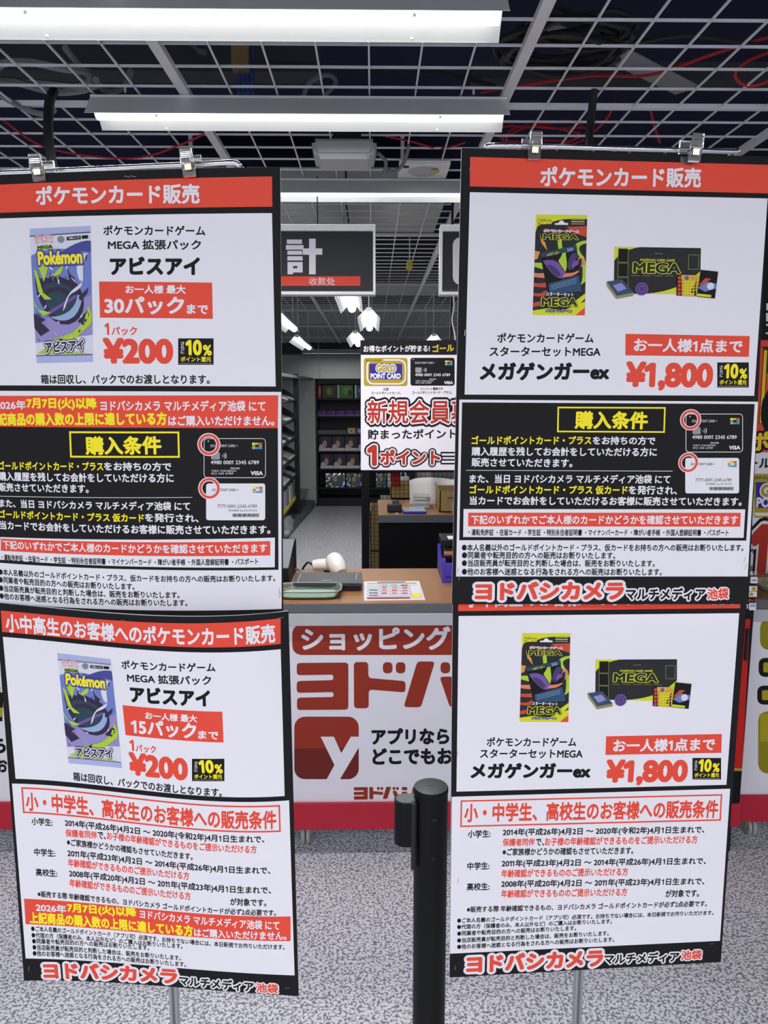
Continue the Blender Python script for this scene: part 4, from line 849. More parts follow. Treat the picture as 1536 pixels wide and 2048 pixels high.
  ('q',((426.5,-349.8),(427.2,-395),(424.8,-394.7),(424.1,-349.6)),'R',2.3),
  ('q',((427.3,-394.9),(14.5,-390.4),(14.4,-387.9),(427.1,-392.3)),'R',2),
  ('q',((14.4,-390.3),(14.7,-346.3),(17,-346.5),(16.7,-390.4)),'R',2.3),
  ('t','小・中学生、高校生のお客様への販売条件',221,-370.8,-0.0183,401.4,31.5,'R',0.035,2),
  ('t','小学生:',44,-402.6,-0.0183,35.5,12.8,'K',0.03,2),
  ('t','2014年(平成26年)4月2日 ～ 2020年(令和2年)4月1日生まれで、',241,-406.1,-0.0237,321.4,14.1,'K',0.03,2),
  ('t','保護者同伴',105.8,-419,-0.0254,50.2,12.9,'R',0.03,2),
  ('t','で、',139,-420.5,-0.013,13.4,12.3,'K',0.03,2),
  ('t','お子様の年齢確認ができるものをご提示いただける方',268.9,-422.8,-0.0234,244.5,13.9,'R',0.03,2),
  ('t','※ご家族様かどうかの確認もさせていただきます。',184.5,-437.5,-0.0291,207.9,12.7,'K',0.03,2),
  ('t','中学生:',43.4,-456.4,-0.0228,35,13,'K',0.03,2),
  ('t','2011年(平成23年)4月2日 ～ 2014年(平成26年)4月1日生まれで、',243.5,-459.6,-0.0298,327.9,14.4,'K',0.03,2),
  ('t','年齢確認ができるもののご提示いただける方',180.4,-473.9,-0.0284,201.9,14,'R',0.03,2),
  ('t','高校生:',43.5,-491.5,-0.0265,35.8,13.1,'K',0.03,2),
  ('t','2008年(平成20年)4月2日 ～ 2011年(平成23年)4月1日生まれで、',243.3,-494.8,-0.032,327.7,14.5,'K',0.03,2),
  ('t','年齢確認ができるもののご提示いただける方',180.6,-508.9,-0.0317,201.7,14.1,'R',0.03,2),
  ('t','が対象です。',371.7,-518.9,-0.0284,55.5,13.6,'K',0.03,2),
  ('t','※販売する際 年齢確認できるもの、ヨドバシカメラ ゴールドポイントカードが必ず2点必要です。',219.8,-534.4,-0.0238,387.7,10.9,'K',0.03,2),
  ('t','●ご本人名義のゴールドポイントカード（アプリ可）必須です。お持ちでない場合には、本日新規でお作りいただけます。',218.2,-552.1,-0.0191,414.2,9,'K',0.03,2),
  ('t','●代理の方（保護者のみ、本人以外など）のご購入はお断りいたします。',135,-560.8,-0.013,247.7,9,'K',0.03,2),
  ('t','●同業者や転売目的の方への販売はお断りいたします。',106.2,-571,-0.0037,189.7,9,'K',0.03,2),
  ('t','●当店販売員が転売目的と判断した場合は、販売をお断りいたします。',132.9,-583,-0.0035,243,9,'K',0.03,2),
  ('t','●他のお客様へ迷惑となる行為をされる方への販売はお断りいたします。',137.6,-594.3,-0.005,252.1,9.1,'K',0.03,2),
  ('t','ヨドバシカメラ',136.7,-625.9,-0.0059,221.3,32,'R',0.06,2,(('W',0.13),)),
  ('t','マルチメディア',310.7,-631.2,-0.0236,124.4,19.4,'K',0.04,2,(('W',0.13),)),
  ('t','池袋',392.9,-630.7,-0.0157,34.6,17.6,'R',0.04,2,(('W',0.12),)),
 ],
 'LT':[
  ('q',((15.8,-12.5),(424.9,-11.4),(425.1,-48.5),(13.8,-48.2)),'R',1),
  ('t','ポケモンカード販売',220.7,-29.9,-0.0132,220.1,25.2,'W',0.035,2),
  ('q',((14.6,-55.3),(424.5,-56.4),(427.6,-277.8),(9.9,-276.2)),'W',1),
  ('q',((99.9,-70),(184.4,-68.5),(180.4,-245.4),(99.1,-246.5)),'lav',2),
  ('p',((99.8,-80.3),(184.2,-77.2),(180.7,-235.4),(99.2,-236.6)),'pale',3),
  ('p',((99.7,-104.6),(99.7,-104.6),(112.2,-99.6),(123.8,-97.2),(134.8,-96.6),(145.3,-97),(155.3,-97.3),(165,-96.7),(174.5,-94.4),(183.9,-89.3),(182,-177.2),(99.3,-210.5)),'blu2',4),
  ('p',((137.9,-104.1),(145.6,-99.2),(152.8,-95.2),(159.6,-92.2),(165.8,-89.9),(171.3,-88.3),(176.3,-87.5),(180.5,-87.2),(184,-87.6),(183.6,-103.2),(179,-101.3),(174.4,-100.6),(169.7,-100.9),(165,-102.1),(160.3,-104),(155.6,-106.5),(150.9,-109.4),(146.1,-112.6)),'ind',5),
  ('p',((99.4,-178.4),(99.4,-178.4),(108.9,-184.8),(118.4,-187.1),(128,-186.1),(138,-182.6),(148.3,-177.1),(159.1,-170.3),(170.4,-163.1),(182.5,-155.9),(181.3,-209.3),(99.3,-219.5)),'lilac',5),
  ('p',((103.9,-132.5),(103.9,-143.4),(105.8,-154.7),(109.5,-165.8),(114.8,-176),(121.5,-184.7),(129.6,-191.3),(138.8,-195.1),(149.1,-195.5),(149.1,-195.5),(158.4,-191.6),(164.9,-185.9),(169,-179),(170.9,-171.2),(171,-163.1),(169.3,-155.3),(166.3,-148.1),(162.3,-142.2),(162.3,-142.2),(155.9,-138.9),(149.2,-136.8),(142.2,-135.5),(134.9,-134.7),(127.3,-134.3),(119.6,-133.9),(111.8,-133.4),(103.9,-132.5)),'plum',6),
  ('p',((116.5,-142.9),(115.6,-151.4),(116.3,-159.7),(118.3,-167.4),(121.8,-174.2),(126.5,-179.8),(132.4,-183.9),(139.5,-186.3),(147.6,-186.7),(147.6,-186.7),(153.5,-183.9),(157.7,-179.9),(160.3,-175),(161.5,-169.6),(161.3,-163.8),(159.9,-158),(157.4,-152.5),(153.9,-147.6),(153.9,-147.6),(149.3,-144.8),(144.7,-142.7),(140,-141.3),(135.3,-140.6),(130.6,-140.5),(125.9,-140.8),(121.2,-141.7),(116.5,-142.9)),'teal',7),
  ('p',((122.8,-185.2),(129.8,-188.4),(137,-190.2),(144.1,-190.2),(150.8,-188.4),(157,-184.6),(162.3,-178.6),(166.5,-170.4),(169.3,-159.7),(162.8,-156.3),(161.5,-162.6),(159,-168.2),(155.4,-173.1),(150.8,-177.3),(145.2,-180.6),(138.6,-183.1),(131.1,-184.6),(122.8,-185.2)),'sky',8),
  ('p',((118.1,-149.9),(123.8,-147.7),(129.3,-146.4),(134.6,-146),(139.6,-146.5),(144.2,-147.8),(148.3,-149.9),(151.8,-152.8),(154.6,-156.4),(149.6,-160),(146.4,-157.1),(142.9,-154.8),(139.2,-153.3),(135.2,-152.5),(131.1,-152.5),(126.8,-153.2),(122.5,-154.7),(118,-156.9)),'plum',8),
  ('q',((119.6,-178.2),(161.2,-156.3),(162,-159.8),(121.2,-182.6)),'viol',8),
  ('p',((179.5,-103.3),(174.7,-111.1),(172.5,-118.5),(171.9,-125.4),(171.9,-131.9),(171.6,-137.9),(170.1,-143.4),(166.4,-148.4),(159.6,-152.8),(159.6,-152.8),(155.1,-154.6),(152,-157.3),(149.8,-160.5),(148.2,-164),(146.9,-167.7),(145.6,-171.4),(143.7,-174.9),(141.1,-177.9),(141.1,-177.9),(143.2,-170.6),(145.6,-164.6),(148.2,-159.7),(150.9,-155.8),(153.8,-152.6),(156.8,-150),(159.9,-147.7),(163,-145.7),(168,-142.1),(165.2,-134.8),(163.7,-128.7),(163.3,-123.4),(163.8,-118.9),(165.1,-114.8),(166.8,-111),(169,-107.3),(171.2,-103.5)),'pale',9),
  ('p',((108.2,-115),(125.1,-116.5),(116.5,-139.4)),'lime',10),
  ('p',((133.4,-126.8),(146.1,-116.1),(141.7,-128.5),(130,-133.9)),'lime',10),
  ('p',((103.1,-122),(107.3,-125.5),(114.7,-153.5),(126.4,-162.1),(116.3,-162.3),(108,-151.8)),'lime',10),
  ('p',((99.5,-160.7),(106.2,-174.8),(124.5,-179.9),(112.8,-183.6),(102,-171.3)),'lime',10),
  ('p',((178.1,-170.2),(181.8,-184.3),(180,-195.1),(158.6,-213.3),(128.3,-220.9),(124.2,-215.6),(153.8,-206.2),(170.3,-191.6)),'lime',10),
  ('p',((100.9,-233.9),(115.9,-224.7),(140.5,-229.7),(176.7,-234.6)),'lime',10),
  ('p',((125,-127),(133.3,-132.1),(134.9,-140.8),(124.9,-139.2)),'plum',10),
  ('p',((137.5,-132),(145.8,-135.4),(146.6,-142.4),(138.3,-140.8)),'plum',10),
  ('p',((150.2,-121.3),(153.4,-130),(159.9,-135.2),(158.1,-145.8),(153.2,-142.3)),'plum',10),
  ('p',((164.4,-159.8),(178.6,-147.2),(175.9,-156),(166,-165.1)),'plum',10),
  ('p',((99.4,-180.2),(116.1,-188.9),(109.4,-192.5),(121,-203.1),(107.7,-210.4),(99.3,-199.8)),'plum',10),
  ('p',((161.4,-191.8),(175.5,-177.3),(178.6,-184.4),(169.4,-197)),'plum',10),
  ('p',((124.2,-219.2),(140.7,-210),(135.7,-220.8),(112.5,-228.3)),'plum',10),
  ('p',((124.2,-119.9),(128,-123.7),(131.2,-123.3),(127.5,-120.2)),'pale',10),
  ('p',((104.1,-153.6),(106,-156.8),(107.4,-155.7),(105.6,-153.3)),'ind',10),
  ('p',((134.1,-198.2),(134.8,-202.5),(134.7,-202.5),(134.1,-198.9)),'lilac',10),
  ('p',((152.1,-212.1),(149.6,-216.6),(146.4,-216.8),(148.9,-213)),'W',10),
  ('p',((178,-104.1),(177.6,-110.8),(175.6,-113.3),(176.2,-107.3)),'plum',10),
  ('p',((112.9,-120.6),(113.6,-120.1),(115.3,-115.4),(114.5,-116.6)),'pale',10),
  ('p',((119.2,-168.9),(117,-173.9),(113.8,-174.7),(116.1,-170.4)),'lav',10),
  ('p',((144.2,-109.3),(145,-113.3),(145.2,-113),(144.5,-109.8)),'ind',10),
  ('p',((138.5,-143),(136.4,-140.8),(136,-134.4),(137.9,-137.3)),'W',10),
  ('p',((154.4,-133.5),(158.6,-139.1),(161.5,-140.4),(157.5,-135.6)),'pale',10),
  ('p',((136.2,-192),(134.1,-194.3),(131.9,-192.3),(134,-190.7)),'lav',10),
  ('p',((109.5,-184.1),(105.3,-184.2),(102,-180.1),(106,-180.7)),'ind',10),
  ('p',((171.9,-142.1),(168.2,-141.9),(165.5,-137.5),(169.1,-138.4)),'lilac',10),
  ('p',((151.6,-215.1),(151.4,-221.9),(149.6,-224.4),(150,-218.3)),'pale',10),
  ('p',((115.7,-119.8),(115.5,-120),(116.2,-115.9),(116.2,-116.5)),'ind',10),
  ('p',((110.7,-135.2),(112.4,-135.1),(115,-130.7),(113.2,-131.6)),'lilac',10),
  ('p',((106.3,-158.9),(108.5,-158.6),(111.7,-154),(109.4,-155)),'W',10),
  ('p',((165.6,-202.9),(163.6,-206.4),(161.2,-205.7),(163.2,-202.9)),'plum',10),
  ('p',((126.7,-203),(130.2,-209.3),(132.2,-211.4),(128.9,-205.8)),'pale',10),
  ('p',((118.9,-130.9),(116.5,-133.2),(114,-131.4),(116.4,-129.7)),'lav',10),
  ('p',((149,-133.3),(147.6,-136.3),(146,-135.1),(147.4,-132.8)),'ind',10),
  ('p',((168,-199),(168.6,-196.5),(170.9,-189.6),(170.1,-192.9)),'plum',10),
  ('p',((106.6,-110.2),(108.3,-114.3),(109.1,-114.3),(107.6,-110.9)),'lav',10),
  ('p',((128.1,-108.8),(129.3,-112.3),(130,-111.6),(128.8,-108.8)),'ind',10),
  ('p',((109.4,-147.8),(110.4,-148.6),(111.9,-145.2),(110.9,-145.1)),'lilac',10),
  ('p',((151,-118.8),(149.9,-123.1),(148.1,-123.1),(149.3,-119.6)),'W',10),
  ('p',((126.2,-118.5),(130.7,-120.4),(135.3,-118.1),(130.8,-116.9)),'plum',10),
  ('p',((126.7,-130.8),(129.7,-136.8),(131.3,-138.7),(128.4,-133.3)),'lav',10),
  ('p',((102.3,-212.5),(104.9,-217.6),(106.4,-218.3),(104,-214)),'ind',10),
  ('p',((141,-107.5),(144.3,-109.2),(147.8,-106.6),(144.5,-105.7)),'lilac',10),
  ('p',((168.7,-182.5),(167.3,-186.6),(165.3,-186.5),(166.7,-183.1)),'W',10),
  ('p',((114.6,-197.8),(114.6,-196.3),(116,-190.5),(115.8,-192.7)),'plum',10),
  ('p',((123.7,-130.4),(128,-132),(132.5,-129.5),(128.1,-128.5)),'pale',10),
  ('p',((166.1,-202.1),(165.1,-199.6),(165.8,-192.7),(166.6,-196)),'lav',10),
  ('q',((99.8,-79.5),(184.2,-76.3),(184.2,-77.2),(99.8,-80.3)),'K',11),
  ('q',((99.2,-236),(180.7,-234.9),(180.7,-235.8),(99.2,-236.9)),'K',11),
  ('t','ポケモン',119.4,-81.8,0.0784,27.3,6,'R',0.03,13,(('W',0.1),)),
  ('t','カードゲーム',119.8,-87.4,0.0501,24.7,4.5,'R',0.02,13,(('W',0.08),)),
  ('t','MEGA',120.6,-94.3,0.0557,21.2,4.5,'K',0.05,13,(('lime',0.08),)),
  ('e',143.1,-84.9,4.65,4.3,0,'G5',12),
  ('q',((151.6,-82.1),(170.8,-80.9),(170.7,-85.4),(151.5,-86.5)),'K',12),
  ('q',((172.5,-80.9),(180.8,-80.4),(180.7,-84.5),(172.4,-85)),'K',12),
  ('t','5枚入り',161.6,-83.6,0.0529,15.1,2.7,'W',0.02,13),
  ('t','Pokémon',140.9,-108.3,0.0162,62,18.2,'Y',0.045,15,(('ind',0.11),)),
  ('t','アビスアイ',141.2,-223.9,0.0628,55.7,15.2,'ind2',0.05,15,(('W',0.1),('K',0.17))),
  ('t','ポケモンカードゲーム',269.3,-76,-0.0206,135.9,12.8,'K',0.028,2),
  ('t','MEGA 拡張パック',269.1,-94.1,-0.0153,124.5,12.9,'K',0.028,2),
  ('t','アビスアイ',269,-120.9,-0.0127,121,23.9,'K',0.055,2),
  ('q',((193,-140),(344.9,-143.1),(345.1,-189.5),(192.4,-187)),'R',2),
  ('t','お一人様 最大',269.3,-151.1,-0.0129,81.2,11.3,'W',0.035,3),
  ('t','30パック',253.3,-171.7,-0.0089,108.7,23.3,'W',0.04,3),
  ('t','まで',325,-177,-0.0309,28.6,12.6,'W',0.035,3),
  ('t','1',201.5,-201.9,-0.0085,6.2,15.9,'R',0.04,2),
  ('t','パック',225.4,-204.7,-0.0072,35.2,11.5,'R',0.03,2),
  ('t','¥200',242.9,-230.9,-0.004,96.9,34.7,'R',0.055,2),
  ('q',((298.3,-214.7),(345.7,-214.8),(345.1,-249.3),(297.5,-249.3)),'K',2),
  ('t','10',319,-226.8,-0.0017,21.8,20.7,'Y',0.05,3),
  ('t','%',337.2,-230.3,-0.0009,11.8,14.5,'Y',0.04,3),
  ('t','ポイント還元',321.5,-242,-0.0007,40.9,6.9,'Y',0.03,3),
  ('t','さ',304.1,-221.3,-0.0025,4.8,5,'W',0.02,3),
  ('t','ら',304,-226.8,-0.0022,4.8,5,'W',0.02,3),
  ('t','に',303.9,-232.3,-0.0018,4.8,5,'W',0.02,3),
  ('q',((299.5,-247),(301.4,-247),(301.4,-248.1),(299.5,-248.1)),'G4',3),
  ('q',((302.3,-247),(304.2,-247.1),(304.2,-248.1),(302.3,-248.1)),'G4',3),
  ('q',((305,-247.1),(307,-247.1),(306.9,-248.1),(305,-248.1)),'G4',3),
  ('q',((307.8,-247.1),(309.7,-247.1),(309.7,-248.1),(307.8,-248.1)),'G4',3),
  ('q',((310.6,-247.1),(312.5,-247.1),(312.5,-248.1),(310.6,-248.1)),'G4',3),
  ('q',((313.3,-247.1),(315.2,-247.1),(315.2,-248.1),(313.3,-248.1)),'G4',3),
  ('q',((316.1,-247.1),(318,-247.1),(318,-248.1),(316.1,-248.1)),'G4',3),
  ('q',((318.9,-247.1),(320.8,-247.1),(320.7,-248.1),(318.8,-248.1)),'G4',3),
  ('q',((321.6,-247.1),(323.5,-247.1),(323.5,-248.1),(321.6,-248.1)),'G4',3),
  ('q',((324.4,-247.1),(326.3,-247.1),(326.3,-248.1),(324.4,-248.1)),'G4',3),
  ('q',((327.1,-247.1),(329,-247.1),(329,-248.1),(327.1,-248.1)),'G4',3),
  ('q',((329.9,-247.1),(331.8,-247.1),(331.8,-248.1),(329.9,-248.1)),'G4',3),
  ('q',((332.6,-247.1),(334.5,-247.1),(334.5,-248.1),(332.6,-248.1)),'G4',3),
  ('q',((335.4,-247.1),(337.3,-247.1),(337.3,-248.1),(335.4,-248.1)),'G4',3),
  ('q',((338.1,-247.1),(340,-247.1),(340,-248.1),(338.1,-248.1)),'G4',3),
  ('q',((340.9,-247.1),(342.8,-247.1),(342.8,-248.1),(340.9,-248.1)),'G4',3),
  ('t','箱は回収し、パックでのお渡しとなります。',221.7,-268.3,-0.0009,236.2,13,'K',0.028,2),
  ('q',((-0.3,-283.7),(434.8,-285),(433.3,-586.3),(-9.2,-589.5)),'W',1),
  ('q',((1.6,-290.8),(430.9,-289.4),(430,-333.3),(1.7,-333.3)),'R',2),
  ('q',((1.7,-333.3),(430,-333.3),(429.4,-529.8),(0.8,-529.4)),'K',2),
  ('t','2026年',55.4,-303.3,0.0148,47.7,13,'W',0.03,3),
  ('t','7月7日(火)以降',131.7,-301.5,-0.0023,103.4,17.5,'Y',0.05,3),
  ('t','ヨドバシカメラ マルチメディア池袋 にて',301.1,-303.7,-0.0002,225.6,14.6,'W',0.032,3),
  ('t','上記商品の購入数の上限に達している方',150,-322,0.0098,260.9,18.1,'Y',0.05,3),
  ('t','はご購入いただけません。',353.8,-323.5,0.002,143.2,14.1,'W',0.032,3),
  ('q',((23,-491.2),(424.9,-484),(424.3,-526.1),(17.1,-524.8)),'W',3),
  ('q',((24.1,-493.4),(418.5,-488.9),(418.3,-509.1),(21.8,-511.3)),'R',4),
  ('t','下記のいずれかでご本人様のカードかどうかを確認させていただきます',220.2,-500.2,0.0087,387.9,13.2,'W',0.03,5),
  ('t','・運転免許証 ・在留カード ・学生証 ・特別永住者証明書 ・マイナンバーカード ・障がい者手帳 ・外国人登録証明書 ・パスポート',211.9,-519.2,0.0095,379.5,9.4,'K',0.028,4),
  ('q',((141.6,-338.8),(297,-338.2),(296.9,-340.5),(141.5,-341.3)),'Y',3),
  ('q',((296.9,-338.1),(297,-373.6),(294.6,-373.7),(294.5,-338.2)),'Y',3.3),
  ('q',((297,-373.6),(141.2,-374.9),(141.3,-372.4),(297,-371.2)),'Y',3),
  ('q',((141.3,-374.9),(141.6,-338.9),(144.1,-338.8),(143.9,-374.8)),'Y',3.3),
  ('t','購入条件',218.1,-357.5,0.0154,108.2,25.6,'Y',0.04,3),
  ('t','ゴールドポイントカード・プラス',109.3,-387.1,0.0113,159.7,12.3,'Y',0.032,3),
  ('t','をお持ちの方で',237.5,-386,0.004,95,12,'W',0.032,3),
  ('t','購入履歴を残してお会計をしていただける方に',158,-402.3,0.0078,259.8,13,'W',0.032,3),
  ('t','販売させていただきます。',96.6,-418.2,0.0075,139.8,12.7,'W',0.032,3),
  ('q',((20.6,-431.7),(312.9,-427.4),(312.9,-428),(20.5,-432.4)),'W',3),
  ('t','また、当日 ヨドバシカメラ マルチメディア池袋 にて',167.7,-440.8,0.0065,284.4,12.3,'W',0.032,3),
  ('t','ゴールドポイントカード・プラス 仮カード',134.5,-457.3,0.0023,220.7,12.4,'Y',0.032,3),
  ('t','を発行され、',283.6,-456.4,-0.0051,75.2,12.2,'W',0.032,3),
  ('t','当カードでお会計をしていただけるお客様に販売させていただきます。',221.4,-472.9,0.0027,395,13.1,'W',0.032,3),
  ('p',((408.8,-347),(411.2,-347.7),(413,-349.5),(413.6,-352),(413.2,-396),(412.6,-398.5),(410.7,-400.4),(408.3,-401),(334.2,-401),(331.7,-400.4),(329.9,-398.6),(329.3,-396.1),(330.1,-352.1),(330.8,-349.6),(332.7,-347.8),(335.1,-347.1)),'W',3),
  ('p',((408.8,-347.8),(410.9,-348.4),(412.3,-349.9),(412.9,-351.9),(412.4,-396.1),(411.9,-398.1),(410.4,-399.7),(408.3,-400.2),(334.2,-400.2),(332.1,-399.7),(330.6,-398.2),(330.1,-396.1),(330.9,-352),(331.5,-350),(333,-348.5),(335.1,-347.9)),'K',4),
  ('t','GOLD POINT CARD +',357.5,-357.2,0.0019,37,3.6,'W',0.01,5),
  ('q',((395.3,-353),(399.5,-353),(399.5,-355.7),(395.3,-355.7)),'Y',5),
  ('q',((399.9,-353),(404.2,-353),(404.1,-355.7),(399.9,-355.7)),'must',5),
  ('q',((404.5,-353),(408.8,-353),(408.8,-355.7),(404.5,-355.7)),'R',5),
  ('q',((395.3,-356),(399.5,-356),(399.5,-358.7),(395.2,-358.7)),'olive',5),
  ('q',((399.9,-356),(404.1,-356),(404.1,-358.7),(399.9,-358.7)),'K',5),
  ('q',((404.5,-356),(408.8,-356),(408.7,-358.7),(404.5,-358.7)),'grn',5),
  ('q',((395.2,-358.9),(399.5,-358.9),(399.5,-361.6),(395.2,-361.6)),'sky',5),
  ('q',((399.9,-358.9),(404.1,-358.9),(404.1,-361.6),(399.8,-361.6)),'blu3',5),
  ('q',((404.5,-358.9),(408.7,-358.9),(408.7,-361.6),(404.5,-361.6)),'blu3',5),
  ('p',((350,-365.8),(350.8,-366.1),(351.4,-366.7),(351.6,-367.5),(351.5,-374.1),(351.3,-374.9),(350.7,-375.6),(349.9,-375.8),(341.2,-375.8),(340.4,-375.6),(339.8,-375),(339.6,-374.2),(339.7,-367.5),(339.9,-366.7),(340.5,-366.1),(341.4,-365.9)),'G4',5),
  ('t',')',355.1,-370.8,0.002,1.2,3.1,'W',0.02,5),
  ('t',')',357.4,-370.8,0.0018,1.6,5.8,'W',0.02,5),
  ('t',')',359.6,-370.8,0.0017,2.1,8.4,'W',0.02,5),
  ('t','4980 0001 2345 6789',371.7,-379.7,0.0008,65.3,5.2,'W',0.015,5),
  ('t','00/00',371.9,-387.8,0.0006,12.3,2.6,'W',0,5),
  ('t','TARO YODOBASHI',356.4,-391.3,0.0016,33.4,2.4,'W',0,5),
  ('t','012 345 6789',354.5,-394.9,0.0017,29.7,2.6,'W',0,5),
  ('t','VISA',401.2,-394.4,-0.0018,16.8,5.8,'W',0.05,5),
  ('p',((335,-351),(337.1,-350),(337.1,-352.1)),'W',5),
  ('e',337,-355.5,15.67,15.62,0.62,'W',6),
  ('e',337,-355.5,14.41,14.37,0.761,'R',7),
  ('p',((409.1,-408.5),(410.7,-409),(411.9,-410.2),(412.3,-411.8),(411.9,-456.2),(411.4,-457.8),(410.3,-459),(408.7,-459.5),(334.6,-459.3),(333,-458.8),(331.8,-457.6),(331.4,-456),(332.2,-411.8),(332.7,-410.2),(333.9,-409),(335.5,-408.5)),'W',4),
  ('t','GOLD POINT CARD +',358,-417.3,0.0009,35.7,3.5,'K',0.015,5),
  ('q',((395.5,-413.1),(399.7,-413.1),(399.7,-415.8),(395.5,-415.8)),'Y',5),
  ('q',((400.1,-413.1),(404.2,-413.1),(404.2,-415.8),(400,-415.8)),'must',5),
  ('q',((404.6,-413.1),(408.7,-413.1),(408.7,-415.8),(404.5,-415.8)),'R',5),
  ('q',((395.5,-416),(399.7,-416),(399.6,-418.7),(395.5,-418.7)),'olive',5),
  ('q',((400,-416),(404.2,-416),(404.2,-418.7),(400,-418.7)),'W',5),
  ('q',((404.5,-416),(408.7,-416),(408.7,-418.8),(404.5,-418.7)),'grn',5),
  ('q',((395.5,-419),(399.6,-419),(399.6,-421.7),(395.4,-421.7)),'sky',5),
  ('q',((400,-419),(404.2,-419),(404.1,-421.7),(400,-421.7)),'blu3',5),
  ('q',((404.5,-419),(408.7,-419),(408.7,-421.7),(404.5,-421.7)),'blu3',5),
  ('t','7777-0001-2345-6789',373.9,-439.9,-0.0016,53.8,4.6,'K',0,5),
  ('t','有効期限 20xx年11月11日',381.5,-445.8,-0.0029,38.5,3.1,'K',0.01,5),
  ('q',((367.8,-450.1),(368.8,-450.1),(368.8,-454.7),(367.8,-454.7)),'K',5),
  ('q',((369.3,-450.1),(369.8,-450.1),(369.7,-454.7),(369.2,-454.7)),'K',5),
  ('q',((370.2,-450.1),(371.7,-450.1),(371.7,-454.7),(370.1,-454.7)),'K',5),
  ('q',((372.2,-450.1),(372.7,-450.1),(372.6,-454.7),(372.1,-454.7)),'K',5),
  ('q',((373.1,-450.1),(373.6,-450.1),(373.5,-454.7),(373,-454.7)),'K',5),
  ('q',((374,-450.1),(375.1,-450.1),(375,-454.7),(374,-454.7)),'K',5),
  ('q',((375.5,-450.1),(376,-450.1),(375.9,-454.7),(375.4,-454.7)),'K',5),
  ('q',((376.4,-450.1),(377.9,-450.1),(377.9,-454.7),(376.4,-454.7)),'K',5),
  ('q',((378.4,-450.1),(379.4,-450.1),(379.3,-454.7),(378.3,-454.7)),'K',5),
  ('q',((379.8,-450.1),(380.3,-450.1),(380.3,-454.7),(379.8,-454.7)),'K',5),
  ('q',((380.8,-450.1),(381.3,-450.1),(381.2,-454.7),(380.7,-454.7)),'K',5),
  ('q',((381.7,-450.1),(382.7,-450.1),(382.7,-454.7),(381.6,-454.7)),'K',5),
  ('q',((383.1,-450.1),(384.7,-450.1),(384.6,-454.7),(383.1,-454.7)),'K',5),
  ('q',((385.1,-450.1),(385.6,-450.1),(385.5,-454.7),(385,-454.7)),'K',5),
  ('q',((386,-450.1),(387,-450.1),(387,-454.7),(386,-454.7)),'K',5),
  ('q',((387.5,-450.1),(388,-450.1),(387.9,-454.7),(387.4,-454.7)),'K',5),
  ('q',((388.4,-450.1),(388.9,-450.1),(388.9,-454.7),(388.4,-454.7)),'K',5),
  ('q',((389.3,-450.1),(390.9,-450.1),(390.8,-454.7),(389.3,-454.7)),'K',5),
  ('q',((391.3,-450.1),(391.8,-450.1),(391.8,-454.7),(391.2,-454.7)),'K',5),
  ('q',((392.2,-450.1),(393.2,-450.1),(393.2,-454.7),(392.2,-454.7)),'K',5),
  ('q',((393.7,-450.1),(394.7,-450.2),(394.6,-454.8),(393.6,-454.8)),'K',5),
  ('q',((395.1,-450.2),(395.6,-450.2),(395.6,-454.8),(395.1,-454.8)),'K',5),
  ('q',((396.1,-450.2),(397.6,-450.2),(397.5,-454.8),(396,-454.8)),'K',5),
  ('q',((398,-450.2),(398.5,-450.2),(398.5,-454.8),(398,-454.8)),'K',5),
  ('q',((398.9,-450.2),(399.4,-450.2),(399.4,-454.8),(398.9,-454.8)),'K',5),
  ('q',((399.9,-450.2),(400.9,-450.2),(400.8,-454.8),(399.8,-454.8)),'K',5),
  ('q',((401.3,-450.2),(401.8,-450.2),(401.8,-454.8),(401.3,-454.8)),'K',5),
  ('q',((402.3,-450.2),(403.3,-450.2),(403.2,-454.8),(402.2,-454.8)),'K',5),
  ('e',336.6,-415.1,15.32,15.41,0.62,'W',7),
  ('e',336.6,-415.1,14.09,14.18,0.761,'R',8),
  ('t','●本人名義以外のゴールドポイントカード・プラス、仮カードをお持ちの方への販売はお断りいたします。',220,-542.2,0.0035,410,10,'K',0.028,2),
  ('t','●同業者や転売目的の方への販売はお断りいたします。',121.1,-554.4,0.0024,214.5,10.2,'K',0.028,2),
  ('t','●当店販売員が転売目的と判断した場合は、販売をお断りいたします。',152.9,-566.1,0.008,278.6,10.2,'K',0.028,2),
  ('t','●他のお客様へ迷惑となる行為をされる方への販売はお断りいたします。',158.1,-577.5,0.01,289.8,10.2,'K',0.028,2),
 ],
 'LL':[
  ('q',((7.5,-11.1),(420.1,-9),(419.1,-46.1),(7.2,-42.9)),'R',1),
  ('t','小中高生のお客様へのポケモンカード販売',212.6,-29,-0.002,398.7,28.2,'W',0.035,2),
  ('q',((7.6,-50.1),(418.9,-53.7),(418.8,-274.4),(10.9,-267.2)),'W',1),
  ('q',((90.7,-68.3),(173.2,-70.2),(181.4,-238.8),(97.4,-239)),'lav',2),
  ('p',((91.1,-78.4),(173.6,-78.5),(180.9,-229.5),(97.1,-229.5)),'pale',3),
  ('p',((92,-102.2),(92,-102.2),(103.9,-97.7),(115.3,-95.8),(126.1,-95.6),(136.4,-96.3),(146.4,-96.9),(155.9,-96.7),(165.2,-94.8),(174.1,-90.3),(178.2,-174.4),(96,-204.6)),'blu2',4),
  ('p',((129.5,-102.9),(136.8,-98.4),(143.8,-94.8),(150.3,-92.1),(156.2,-90.1),(161.7,-88.8),(166.5,-88.2),(170.6,-88.1),(174.1,-88.6),(174.8,-103.7),(170.1,-101.7),(165.5,-100.8),(160.8,-100.9),(156.3,-101.9),(151.7,-103.6),(147.2,-105.8),(142.7,-108.5),(138.1,-111.5)),'ind',5),
